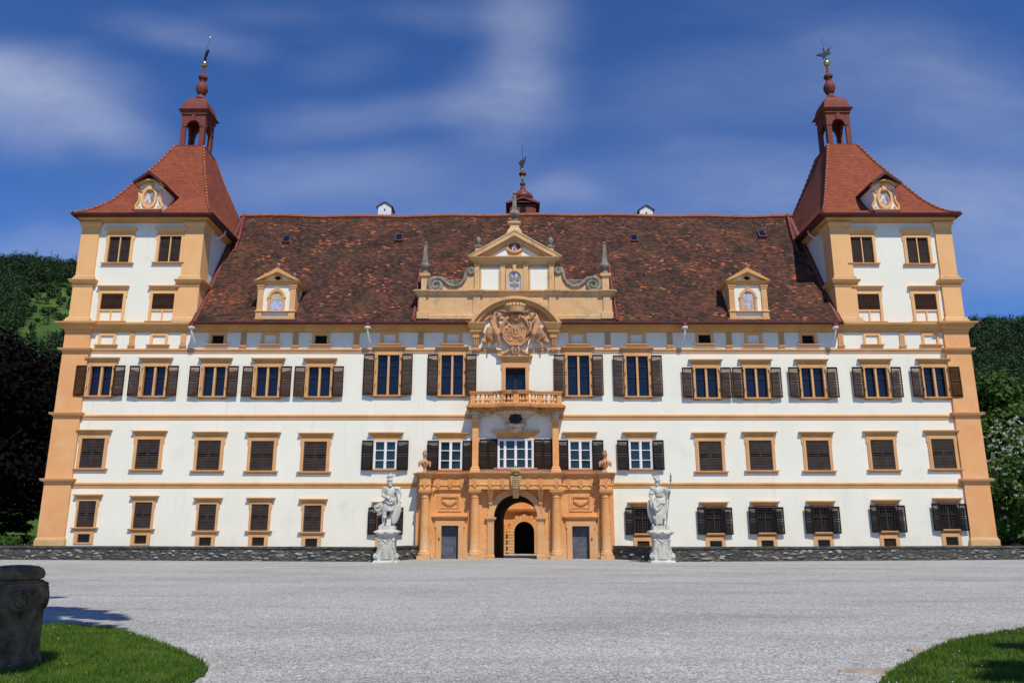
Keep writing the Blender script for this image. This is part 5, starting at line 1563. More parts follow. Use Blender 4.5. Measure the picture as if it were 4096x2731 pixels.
# ---- gateway portal
py = -.55
zx0 = -.05
ztop = PZ(1955, -.7)
poly = [(PXL, zx0), (PXL, ztop), (PXR, ztop), (PXR, zx0), (D2[1], zx0), (D2[1], D2[2]), (D2[0], D2[2]), (D2[0], zx0), (AX + AR, zx0)] + arc(AX, ASZ, AR, AR, 0, PI, 28) + [(AX - AR, zx0), (D1[1], zx0), (D1[1], D1[2]), (D1[0], D1[2]), (D1[0], zx0)]
portal = part('gateway', MB().prism(poly, py, -.005), 'portal', label='orange columned gateway with arched passage')
zcap = PZ(1958, -.9)
def column(cu, r):
    x = PX(cu, 2100, -1.0); y = -1.0
    zb = .02; zc1 = PZ(1957, -1.0)
    zsh0, zsh1 = zb + .50, zc1 - .55
    hs = zsh1 - zsh0
    c = part('column', MB().lathe([(r * 1.08, zsh0), (r, zsh0 + .05), (r, zsh0 + hs * .35), (r * .97, zsh0 + hs * .6), (r * .87, zsh1 - .05), (r * .9, zsh1)], x, y, 28), 'portal', portal, smooth=40)
    b = MB().box(x - r * 1.45, x + r * 1.45, y - r * 1.45, y + r * 1.45, -.03, zb + .20)
    b.lathe([(r * 1.38, zb + .20), (r * 1.42, zb + .26), (r * 1.38, zb + .34), (r * 1.2, zb + .37), (r * 1.22, zb + .43), (r * 1.08, zb + .50)], x, y, 28)
    part('base', b, 'portal', c, smooth=35)
    t = MB().lathe([(r * .9, zsh1), (r * 1.0, zsh1 + .03), (r * 1.0, zsh1 + .08), (r * .88, zsh1 + .1), (r * .88, zsh1 + .26), (r * 1.2, zsh1 + .38)], x, y, 28)
    t.loft([(x - r * p, x + r * p, y - r * p, y + r * p, z) for p, z in [(1.32, zsh1 + .38), (1.32, zsh1 + .46), (1.42, zsh1 + .48), (1.42, zc1 - .003)]])
    part('capital', t, 'portal', c, smooth=35)
    # flat pier behind
    w = r * 1.5
    q = MB().box(x - w, x + w, py - .12, py + .1, 0, zc1 - .3); q.loft([(x - w - p, x + w + p, py - .12 - p, py + .1, z) for p, z in [(.0, zc1 - .30), (.05, zc1 - .26), (.05, zc1 - .18), (.12, zc1 - .1), (.12, zc1 - .006)]])
    q.loft([(x - w - p, x + w + p, py - .12 - p, py + .1, z) for p, z in [(.1, -.02), (.1, .18), (.05, .24), (.04, .4), (.01, .42)]])
    part('pier', q, 'portal', portal)
    return x, y


cols = [column(u, .30) for u in (1699, 1898.5, 2226, 2424)]
# entablature: advanced over columns 1, 4 and over the whole centre
zc1 = PZ(1957, -1.0); z_f0, z_f1, z_c = zc1, PZ(1937, -1.0), PZ(1906, -1.1)
z_t = PZ(1888.5, -1.5)
def entab(x0, x1, yf, name='entablature', ends=(True, True), dz=0):
    h = z_f1 - z_f0; H = z_t - z_c
    prof = [(0, z_f0 + dz), (0, z_f1 - .06), (.05, z_f1 - .05), (.05, z_f1 + .02), (0, z_f1 + .03), (0, z_c - .03), (.03, z_c), (.04, z_c + H * .25), (.09, z_c + H * .3), (.10, z_c + H * .5), (.20, z_c + H * .58), (.22, z_c + H * .8), (.26, z_c + H * .84), (.27, z_t + dz)]
    return part(name, MB().moulding(x0, x1, yf, -.005, prof, *ends), 'portal', portal)


w = .36
entab(PXL + .02, PXR - .02, -.72)
entab(cols[0][0] - w, cols[0][0] + w, -1.32, 'entablature_break', dz=.006)
entab(cols[3][0] - w, cols[3][0] + w, -1.32, 'entablature_break', dz=.006)
entab(cols[1][0] - w, cols[2][0] + w, -1.32, 'entablature_break', dz=.008)
mb = MB()
for (u, yf) in ((1699, -1.32), (1754, -.72), (1801, -.72), (1848, -.72), (1899, -1.32), (1960, -1.32), (2011, -1.32), (2112, -1.32), (2163, -1.32), (2226, -1.32), (2275, -.72), (2323, -.72), (2370, -.72), (2424, -1.32)):
    x = PX(u, 1920, yf); mb = MB()
    for k in (-.105, 0, .105): mb.box(x + k - .035, x + k + .035, yf - .045, yf + .02, z_f1 + .06, z_c - .04)
    mb.prism([(x - .13, z_f1 - .055), (x + .13, z_f1 - .055), (x, z_f1 - .055 - .19)], yf - .07, yf + .02)
    mb.box(x - .2, x + .2, yf - .085, yf + .02, z_f1 - .05, z_f1 + .0)
    part('triglyph', mb, 'portal', portal)
# archivolt, imposts, keystone with crest
out = arc(AX, ASZ, AR + .40, AR + .40, 0, PI, 32); inn = arc(AX, ASZ, AR - .002, AR - .002, 0, PI, 32)
part('archivolt', MB().ring(out, inn, py - .10, py + .15, closed=False).ring(arc(AX, ASZ, AR + .42, AR + .42, 0, PI, 32), arc(AX, ASZ, AR + .32, AR + .32, 0, PI, 32), py - .14, py - .05, closed=False), 'ochre', portal)
for s in (-1, 1):
    a, b = sorted((AX + s * (AR - .002), AX + s * (AR + .42)))
    q = MB().box(a, b, py - .10, py + .15, 0, ASZ - .22)
    q.loft([(a - p, b + p, py - .1 - p, py + .2, z) for p, z in [(.05, -.03), (.05, .22), (.0, .26)]])
    q.loft([(a - p, b + p, py - .1 - p, py + .15, z) for p, z in [(.01, ASZ - .40), (.02, ASZ - .28), (.05, ASZ - .22), (.14, ASZ - .12), (.15, ASZ - .003), (.1, ASZ - .0025)]])
    part('impost_pier', q, 'ochre', portal)
    x = AX + s * (AR + .22)
    q = MB().loft([(x - r, x + r, yy, py + .05, z) for r, yy, z in [(.06, py - .12, ztop - 1.12), (.12, py - .22, ztop - .95), (.14, py - .22, ztop - .8), (.13, py - .26, ztop - .6), (.20, py - .5, ztop - .2), (.2, py - .55, ztop - .004)]])
    part('bracket', q, 'portal', portal)
kx0 = PX(2063, 1960, -1.2)
q = MB().loft([(kx0 - r, kx0 + r, yy, py, z) for r, yy, z in [(.17, py - .5, PZ(1991, -1.1)), (.20, py - .62, PZ(1975, -1.1)), (.23, py - .75, PZ(1957, -1.1) - .005)]])
part('keystone', q, 'ochre', portal)
M['crest'] = mottled('sandstone_crest', (0.30, 0.20, 0.09), (0.46, 0.33, 0.16), 4, 0.9, bstr=0.4, bdist=.02, bscale=16)
def K(u, v, Y=-1.45): return P(u, v, Y)
cs = [(2041, 1900), (2047, 1903), (2063, 1899), (2079, 1903), (2086, 1900), (2085, 1925), (2081, 1940), (2072, 1952), (2063, 1956), (2054, 1952), (2045, 1940), (2041, 1925)]
crest = part('crest', MB().prism([K(*q_) for q_ in cs], -1.56, -1.3), 'crest', portal, label='carved shield with crown over the arch')
q = MB()
for s in (-1, 1):
    for j in range(5): q.tube([(K(2063, 1912 + j * 7)[0], -1.56, K(2063, 1912 + j * 7)[1]), (K(2063 + s * 14, 1908 + j * 8)[0], -1.57, K(2063 + s * 14, 1908 + j * 8)[1])], [.04, .025], 6)
q.tube([(K(2063, 1905)[0], -1.57, K(2063, 1905)[1]), (K(2063, 1948)[0], -1.57, K(2063, 1948)[1])], .05, 6)
part('carving', q, 'crest', crest, smooth=60)
q = MB(); cz_ = K(2063, 1898)[1]
q.lathe([(.26, cz_), (.28, cz_ + .08), (.24, cz_ + .1), (.30, cz_ + .32), (.2, cz_ + .42), (.06, cz_ + .46)], kx0, -1.42, 16)
for j in range(9): a = PI + PI * j / 8; q.ell((kx0 + .29 * math.cos(a), -1.42 + .29 * math.sin(a), cz_ + .24), (.06, .05, .12), 8, 6)
q.ell((kx0, -1.42, cz_ + .52), .08, 8, 6)
part('crown', q, 'crest', crest, smooth=60)
# side doors, door surrounds, relief panels
for (a, b, zt_), s, pu in ((D1, -1, 1798.5), (D2, 1, 2323)):
    d = MB().ring([(a - .34, -.02), (b + .34, -.02), (b + .34, zt_ + .34), (a - .34, zt_ + .34)], [(a - .002, -.02), (b + .002, -.02), (b + .002, zt_ + .002), (a - .002, zt_ + .002)], py - .09, py + .2)
    for t in (-1, 1):
        x = a - .34 if t < 0 else b + .34
        d.box(min(x, x + t * .08), max(x, x + t * .08), py - .085, py + .05, zt_ - .12, zt_ + .337)
    dr = part('side_door', d, 'ochre', portal, label='blue-grey iron door left of the arch' if s < 0 else 'blue-grey iron door right of the arch')
    hz = zt_ + .345
    part('hood', MB().moulding(a - .42, b + .42, py - .05, py + .05, [(.0, hz), (.02, hz + .04), (.08, hz + .07), (.10, hz + .14), (.20, hz + .20), (.22, hz + .28), (.1, hz + .31)]), 'portal', dr)
    lf = MB().box(a, b, -.18, -.10, -.02, zt_)
    for x in np.linspace(a + .1, b - .1, 5):
        for z in np.linspace(.15, zt_ - .15, 9): lf.ell((x, -.185, z), .022, 6, 4)
    lf.ell(((a + b) / 2, -.19, zt_ * .40), .05, 8, 6)
    part('leaf', lf, 'irondoor', dr)
    hx = a - .14 if s < 0 else b + .14
    part('latch', MB().ell((hx, py - .11, zt_ * .6), (.035, .03, .12), 8, 6).ell((hx, py - .12, zt_ * .6), (.06, .03, .04), 8, 6), 'iron', dr)
    pxc = PX(pu, 2009, py); kp = MPX(2009, py)
    z0_, z1_ = PZ(2044, py), PZ(1973.6, py)
    pw = 46 * kp
    fr = MB().ring([(pxc - pw, z0_), (pxc + pw, z0_), (pxc + pw, z1_), (pxc - pw, z1_)], [(pxc - pw + .16, z0_ + .18), (pxc + pw - .16, z0_ + .18), (pxc + pw - .16, z1_ - .18), (pxc - pw + .16, z1_ - .18)], py - .06, py - .003)
    fr.ring([(pxc - pw + .17, z0_ + .19), (pxc + pw - .17, z0_ + .19), (pxc + pw - .17, z1_ - .19), (pxc - pw + .17, z1_ - .19)], [(pxc - pw + .21, z0_ + .23), (pxc + pw - .21, z0_ + .23), (pxc + pw - .21, z1_ - .23), (pxc - pw + .21, z1_ - .23)], py - .10, py - .002)
    pf_ = part('relief_panel', fr, 'portal', portal)
    q = MB()
    zc_ = (z0_ + z1_) / 2
    for j in range(13):
        t = j / 12 * 2 - 1
        q.ell((pxc + t * .42, py - .04, zc_ - .16 + .22 * t * t + .03 * (j % 2)), (.075, .09, .075), 8, 6)
        if abs(t) < .75: q.ell((pxc + t * .36, py - .06, zc_ - .05 + .16 * t * t), (.065, .08, .06), 8, 6)
    for t in (-1, 1):
        q.ell((pxc + t * .44, py - .03, zc_ + .22), (.06, .05, .05), 8, 6)
        q.tube([(pxc + t * .44, py - .02, zc_ + .1), (pxc + t * .48, py - .02, zc_ - .05), (pxc + t * .40, py - .02, zc_ - .2)], .02, 5)
    part('fruit_swag', q, 'portal', pf_, smooth=60)
# flaming urns on the ends of the portal
for u in (1698, 2421):
    x = PX(u, 1870, -.95); y = -.95; zb_ = z_t + .006; k = MPX(1860, -.95)
    q = MB().lathe([(.15, zb_), (.15, zb_ + .08), (.08, zb_ + .14), (.06, zb_ + .24), (.10, zb_ + .30), (.24, zb_ + .52), (.27, zb_ + .72), (.22, zb_ + .80), (.12, zb_ + .86), (.09, zb_ + .95), (.13, zb_ + 1.0), (.13, zb_ + 1.04)], x, y, 18)
    for j in range(10):
        a = 2 * PI * j / 10; q.ell((x + .26 * math.cos(a), y + .26 * math.sin(a), zb_ + .60 + .05 * (j % 3)), (.07, .07, .11), 8, 6)
    for t in (-1, 1): q.ell((x + t * .33, y, zb_ + .62), (.1, .09, .15), 8, 6); q.ell((x + t * .36, y - .05, zb_ + .48), (.06, .06, .12), 8, 6)
    o = part('flaming_urn', q, 'terracotta', smooth=50)
    f = MB().lathe([(.06, zb_ + 1.04), (.14, zb_ + 1.14), (.16, zb_ + 1.26), (.10, zb_ + 1.42), (.02, zb_ + 1.52)], x, y, 10)
    for j in range(7): a = j * .9; f.ell((x + .10 * math.cos(a), y + .10 * math.sin(a), zb_ + 1.16 + .04 * j), (.06, .06, .09), 6, 5)
    part('flame', f, 'terracotta', o, smooth=50)

# ---- passage behind the arch, courtyard front and inner gate
sec = [(AR, -.4), (AR, ASZ)] + arc(0, ASZ, AR, AR, 0, PI, 20) + [(-AR, ASZ), (-AR, -.4)]
n = len(sec); mb = MB(); vs = []
for y in np.linspace(-.3, TD + .05, 8):
    t = max(0, y) / TD
    vs += [(AX + .55 * t + x * (1.0 if y < .2 else 1.03), y, z - .0) for x, z in sec]
mb.add(vs, [(i * n + k, (i + 1) * n + k, (i + 1) * n + k + 1, i * n + k + 1) for i in range(7) for k in range(n - 1)])
# thick outer shell so the passage is a solid vault
part('passage_vault', mb, 'passage')
cy_ = 33.0
kx = MPX(2150, cy_)
gxw = PX(2097, 2150, cy_); gh = 40 * kx
zg0 = PZ(2222, cy_); zg1 = PZ(2085, cy_)
cw_ = wall_grid(XL + 12, XR - 12, zg0 - .6, ZC0 - 1, [(gxw - gh, gxw + gh, zg0 - 1, zg1)], cy_)
cw_.box(XL + 12, XR - 12, cy_ + .002, y2, ZC0 - 1.2, ZC0 - 1)
part('courtyard_wall', cw_, 'portal')
part('courtyard_roof', MB().prism([(XL + 12, ZC0 - 1), (XR - 12, ZC0 - 1), (XR - 16, ZC0 + 6), (XL + 16, ZC0 + 6)], cy_ - .4, y2), 'roof')
r_ = gh
zsp = zg1 - r_
ig = MB()
nv = 13
for k in range(nv):
    a0_, a1_ = PI * k / nv + .012, PI * (k + 1) / nv - .012
    ro = r_ * (1.75 if k % 2 == 0 else 1.62)
    ig.prism([(gxw + r_ * math.cos(a0_), zsp + r_ * math.sin(a0_)), (gxw + ro * math.cos(a0_), zsp + ro * math.sin(a0_)), (gxw + ro * math.cos(a1_), zsp + ro * math.sin(a1_)), (gxw + r_ * math.cos(a1_), zsp + r_ * math.sin(a1_))], cy_ - .35, cy_ + .02)
hb = (zsp - zg0) / 8
for s in (-1, 1):
    for k in range(8):
        a, b = sorted((gxw + s * r_, gxw + s * (r_ * (1.75 if k % 2 else 1.62))))
        ig.box(a, b, cy_ - .35, cy_ + .02, zg0 + k * hb + .03, zg0 + (k + 1) * hb - .03)
        a, b = sorted((gxw + s * r_ * 1.85, gxw + s * (r_ * 2.15)))
        ig.box(a, b, cy_ - .25, cy_ + .02, zg0 + k * hb + .03, zg0 + (k + 1) * hb - .03)
    for k in range(7):
        a, b = sorted((gxw + s * r_ * 1.85, gxw + s * (r_ * 2.15)))
        ig.box(a, b, cy_ - .25, cy_ + .02, zsp + k * hb + .03, zsp + (k + 1) * hb - .03) if k < 3 else None
ig.moulding(gxw - r_ * 2.3, gxw + r_ * 2.3, cy_ - .2, cy_ + .02, [(.05, zg1 + r_ * .95), (.1, zg1 + r_ * 1.0), (.45, zg1 + r_ * 1.12), (.5, zg1 + r_ * 1.25)])
part('inner_gate', ig, 'portal', label='rusticated inner gate seen through the passage')
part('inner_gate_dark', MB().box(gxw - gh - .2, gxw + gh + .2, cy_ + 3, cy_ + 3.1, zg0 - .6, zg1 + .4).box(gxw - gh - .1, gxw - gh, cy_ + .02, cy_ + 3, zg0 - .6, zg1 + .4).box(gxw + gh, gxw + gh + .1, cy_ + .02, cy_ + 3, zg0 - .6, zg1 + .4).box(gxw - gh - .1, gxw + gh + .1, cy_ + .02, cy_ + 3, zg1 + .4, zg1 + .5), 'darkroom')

# ---- central clock tower behind the ridge (only its lantern shows)
ty = 38.0
tk = MPX(800, ty)
tx = PX(2091, 800, ty); tz = lambda v: PZ(v, ty)
th_ = 51 * tk
ct = empty('central_lantern'); ct.parent = palace; ct['label'] = 'dark red onion-capped lantern behind the main ridge'
part('shaft', MB().box(tx - th_, tx + th_, ty - th_, ty + th_, 12, tz(838)), 'dullred', ct)
part('arched_opening', MB().prism([(tx - 11 * tk, tz(870)), (tx + 11 * tk, tz(870))] + arc(tx, tz(851), 11 * tk, 9 * tk, 0, PI, 10), ty - th_ - .04, ty - th_ + .02), 'darkroom', ct)
part('eaves', MB().prism([(tx - th_ - .4, tz(840)), (tx - th_ - .3, tz(833)), (tx, tz(812)), (tx + th_ + .3, tz(833)), (tx + th_ + .4, tz(840)), (tx, tz(818))], ty - th_ - .4, ty + th_ + .4).loft([(tx - th_ - .5, tx + th_ + .5, ty - th_ - .35, ty + th_ + .35, tz(834)), (tx - 36 * tk, tx + 36 * tk, ty - 36 * tk, ty + 36 * tk, tz(808))]), 'redmetal', ct)
part('onion_dome', MB().lathe([(r * tk, tz(v)) for r, v in [(30, 814), (36, 806), (41, 797), (42, 790), (38, 782), (28, 774), (18, 766), (12, 760), (9, 754), (10.5, 757), (10.5, 752), (7, 750), (6, 746), (11, 740), (11, 735), (6, 732), (5, 727), (6, 721)]], tx, ty, 20), 'redmetal', ct, smooth=40)
part('gilded_knop', MB().lathe([(r * tk, tz(v)) for r, v in [(5, 720), (8, 706)]], tx, ty, 12), 'gold', ct)
part('crown_knop', MB().lathe([(r * tk, tz(v)) for r, v in [(9, 706), (15, 699), (15, 695), (9, 688), (4, 686)]], tx, ty, 12), 'redmetal', ct, smooth=40)
part('gilded_ball', MB().ell((tx, ty, tz(680)), 4.5 * tk, 10, 8), 'gold', ct)
bird = [(-1, 676), (3, 676), (4, 662), (9, 648), (14, 630), (13, 622), (8, 634), (3, 640), (0, 634), (-3, 642), (-10, 645), (-16, 654), (-12, 658), (-12, 664), (-6, 664), (-11, 676), (-9, 681), (-4, 668)]
part('weathervane', MB().prism([(tx + a * tk, tz(v)) for a, v in bird], ty - .06, ty + .06), 'patina', ct)
part('lightning_rod', MB().tube([(tx, ty, tz(640)), (tx - .03, ty, tz(574))], [.035, .02], 6), 'iron', ct)

# ------------------------------------------------------------------ ground
def sheet(name, polys, z, m, kind='structure'):
    mb = MB()
    for pl in polys: mb.add([(x, y, z) for x, y in pl], [tuple(range(len(pl)))])
    o = mb.build(name, M[m], recalc=False); tag(o, kind=kind); return o


gh_ = (XL + 12.3, XR - 12.3, 3.0, 45.0)
gm = MB()
W_ = 3500
for x0, x1, y0, y1 in ((-W_, gh_[0], -200, W_), (gh_[1], W_, -200, W_), (gh_[0], gh_[1], -200, gh_[2]), (gh_[0], gh_[1], gh_[3], W_)):
    gm.add([(x0, y0, -.03), (x1, y0, -.03), (x1, y1, -.03), (x0, y1, -.03)], [(0, 1, 2, 3)])
tag(gm.build('ground', M['meadow'], recalc=False), kind='structure')
# gravel court in front, running up to the gate and down through the passage
sheet('forecourt', [[(-75, -80), (75, -80), (75, 1.2), (-75, 1.2)]], .0, 'gravel')
cm = MB().add([(gh_[0], 3.0, -.02), (gh_[1], 3.0, -.02), (gh_[1], 13.5, -.36), (gh_[0], 13.5, -.36), (gh_[0], 46, zg0 + .0), (gh_[1], 46, zg0 + .0), (gh_[0], 1.2, -.0), (gh_[1], 1.2, -.0)], [(6, 7, 1, 0), (0, 1, 2, 3), (3, 2, 5, 4)])
tag(cm.build('courtyard', M['gravel'], recalc=False), kind='structure')


# ------------------------------------------------------------------ low rubble walls
def low_wall(a, b, c, label, zt=.86):
    """a: far end, b: corner beside the statue, c: end at the portal"""
    root = empty('low_stone_wall', (b[0], b[1], 0)); tag(root, label, 'wall', 'low stone walls before the palace')
    B = Vector((b[0], b[1], 0))
    for nm, p, q in (('front_run', a, b), ('return_run', b, c)):
        p = Vector((*p, 0)); q = Vector((*q, 0)); d = (q - p); L = d.length; d.normalize(); nrm = Vector((d.y, -d.x, 0))
        if nm == 'return_run': p = p + d * .27
        n_ = max(2, int(L / .9)); t = .26
        mb = MB(); cap = MB()
        def quadbox(m, s0, s1, w, z0, z1):
            vs = []
            for z in (z0, z1):
                for s_, k in ((s0, -w), (s1, -w), (s1, w), (s0, w)): vs.append(p + d * s_ + nrm * k - B + Vector((0, 0, z)))
            m.add(vs, [(3, 2, 1, 0), (4, 5, 6, 7), (0, 1, 5, 4), (1, 2, 6, 5), (2, 3, 7, 6), (3, 0, 4, 7)])
        L = (q - p).length
        quadbox(mb, 0, L, t, -.1, zt - .13)
        s_ = 0
        while s_ < L - .05:
            e_ = min(L, s_ + 1.3 + .5 * rnd.random())
            j = .012 * rnd.random()
            quadbox(cap, s_ + .006, e_ - .006, t + .05 + j, zt - .128, zt - .02 + j)
            s_ = e_
        w = mb.build(nm, M['rubble'], root); cap.build('coping', M['capstone'], w)
        # proud stones
        st = MB()
        for k in range(int(L * 2.6)):
            s0 = rnd.random() * (L - .4) + .1; z = .1 + rnd.random() * (zt - .38); w_ = .07 + .13 * rnd.random(); h_ = .035 + .035 * rnd.random()
            side = 1
            for side in (-1, 1):
                c0 = p + d * s0 + nrm * (t * side) - B + Vector((0, 0, z))
                st.ell(c0, (w_ * abs(d.x) + .02 + .03 * abs(d.y), w_ * abs(d.y) + .02 + .03 * abs(d.x), h_), 7, 5)
        st.build('pale_stones', M['palestone'], w)
    return root


M['palestone'] = mottled('pale_wall_stones', (0.16, 0.15, 0.13), (0.40, 0.375, 0.325), 1.7, 0.9, (1, 1, 1), 3, 0.35, 0.65, bstr=.3)
low_wall((-48, .9), (-8.05, -5.15), (-6.32, -.72), 'low dark rubble wall with flat coping running left from the helmeted statue with folded arm')
low_wall((48, .9), (9.35, -5.15), (6.75, -.72), 'low dark rubble wall with flat coping running right from the spear-bearing statue')

# ------------------------------------------------------------------ statues
def statue(label, cu, gv, crop, base_x, fig, extra):
    gx_, gy_ = G(cu, gv)
    gy_ = -6.4; gx_ = PX(cu, gv, gy_)
    k = MPX(2100, gy_) * (240 / 965)          # metres per crop pixel
    zc0 = 1490
    kz = k * 1.015
    root = empty('stone_statue', (gx_, gy_, 0)); tag(root, label, 'statue', 'stone statues flanking the entrance')
    S = lambda x, y, Y=0.0: Vector(((x - base_x) * k, Y, (zc0 - y) * kz))
    # pedestal
    pd = MB()
    zz = lambda y: (zc0 - y) * kz
    lv = [(205, 1492), (205, 1478), (190, 1470), (180, 1452)]
    pd.loft([(-a * k, a * k, -a * k * .9, a * k * .9, zz(y)) for a, y in lv])
    pd.loft([(-a * k, a * k, -a * k * .9, a * k * .9, zz(y)) for a, y in [(132, 1455), (132, 1140), (136, 1128), (130, 1090), (140, 1075), (160, 1062), (168, 1050), (185, 1040), (195, 1030), (195, 1018), (165, 1004), (148, 996)]])
    pd.loft([(-a * k, a * k, -a * k * .85, a * k * .85, zz(y)) for a, y in [(136, 1000), (132, 985), (128, 930)]])
    ped = pd.build('pedestal', M['statue'], root)
    pn = MB().box(-58 * k, 58 * k, -132 * k * .9 - .03, -132 * k * .9 + .02, zz(1420), zz(1210))
    pn.ring([(-72 * k, zz(1432)), (72 * k, zz(1432)), (72 * k, zz(1198)), (-72 * k, zz(1198))], [(-60 * k, zz(1420)), (60 * k, zz(1420)), (60 * k, zz(1210)), (-60 * k, zz(1210))], -132 * k * .9 - .05, -132 * k * .9 + .01)
    yf = -132 * k * .9
    for s in (-1, 1):
        sp = spiral(s * 152 * k, zz(1395), 46 * k, 1.3, 1, PI / 2, -s, 22, .75)
        pn.tube([(x, yf + .10, z) for x, z in sp], .055, 7)
        pn.tube([(s * 148 * k, yf + .10, zz(1350)), (s * 128 * k, yf + .04, zz(1310)), (s * 122 * k, yf, zz(1240))], [.08, .07, .05], 7)
        pn.ell((s * 152 * k, yf + .12, zz(1395)), (46 * k, .12, 46 * k), 12, 8)
        for j in range(4): pn.ell((s * 108 * k, yf - .01, zz(1190 + 24 * j)), (16 * k, .05, 14 * k), 8, 5)
        pn.ell((s * 112 * k, yf, zz(1150)), (28 * k, .06, 20 * k), 10, 6)
    pn.tube([(-70 * k, yf - .01, zz(1140)), (-40 * k, yf - .03, zz(1150)), (0, yf - .04, zz(1182)), (40 * k, yf - .03, zz(1150)), (70 * k, yf - .01, zz(1140))], .03, 6)
    # eyebrow moulding of the cap
    pn.tube([(-120 * k, yf - .18, zz(1042)), (-50 * k, yf - .2, zz(1044)), (-18 * k, yf - .22, zz(1030)), (0, yf - .24, zz(1018)), (18 * k, yf - .22, zz(1030)), (50 * k, yf - .2, zz(1044)), (120 * k, yf - .18, zz(1042))], .045, 7)
    pn.build('ornament', M['statue'], ped, 50)
    b = MB()
    for q in fig:
        t = q[0]
        if t == 'L':
            (x0, y0, Y0), r0, (x1, y1, Y1), r1 = q[1:]
            b.limb(S(x0, y0, Y0), r0 * k, S(x1, y1, Y1), r1 * k, 10)
        elif t == 'E':
            (x, y, Y), r = q[1:]; b.ell(S(x, y, Y), (r[0] * k, r[1] * k, r[2] * k), 12, 8)
        elif t == 'T':
            pts, rad = q[1:]; b.tube([S(*p) for p in pts], [r * k for r in rad], 8)
    o = b.build('figure', M['statue'], root)
    remesh(o, .016, 1)
    extra(root, S, k)
    return root


def oval_shield(root, S, k, cx, cy, Y, rx, rz, lean, turn):
    mb = MB()
    c = S(cx, cy, Y)
    n = 28
    rings = [(1.0, .0), (1.0, -.035), (.9, -.06), (.55, -.11), (.12, -.14), (.08, -.18)]
    vs = []
    for f, d in rings:
        for j in range(n): a = 2 * PI * j / n; vs.append(Vector((rx * k * f * math.cos(a), d, rz * k * f * math.sin(a))))
    fs = [(i * n + j, i * n + (j + 1) % n, (i + 1) * n + (j + 1) % n, (i + 1) * n + j) for i in range(len(rings) - 1) for j in range(n)]
    fs += [tuple(range(n)), tuple((len(rings) - 1) * n + j for j in range(n))]
    m = Matrix.Rotation(turn, 3, 'Z') @ Matrix.Rotation(lean, 3, 'Y')
    mb.add([m @ v + c for v in vs], fs)
    mb.tube([m @ Vector((0, -.12, -rz * k * .85)) + c, m @ Vector((0, -.16, 0)) + c, m @ Vector((0, -.12, rz * k * .85)) + c], .02, 6)
    mb.build('shield', M['statue'], root, 40)


def folds(x0, x1, y0, z0, xa, xb, y1, n, Y0, Y1, r0=14, r1=16):
    out = []
    for i in range(n):
        t = i / (n - 1)
        Yc = -(1 - (2 * t - 1) ** 2)
        out.append(('T', [(x0 + (x1 - x0) * t, y0, Y0 * (1 + Yc * -1 * .0) + Yc * .16), ((x0 + (x1 - x0) * t + xa + (xb - xa) * t) / 2, (y0 + y1) / 2, Y0 + Yc * .24), (xa + (xb - xa) * t, y1 + (6 if i % 2 else -4), Y1 + Yc * .30)], (r0, r1, r1 * .8)))
    return out


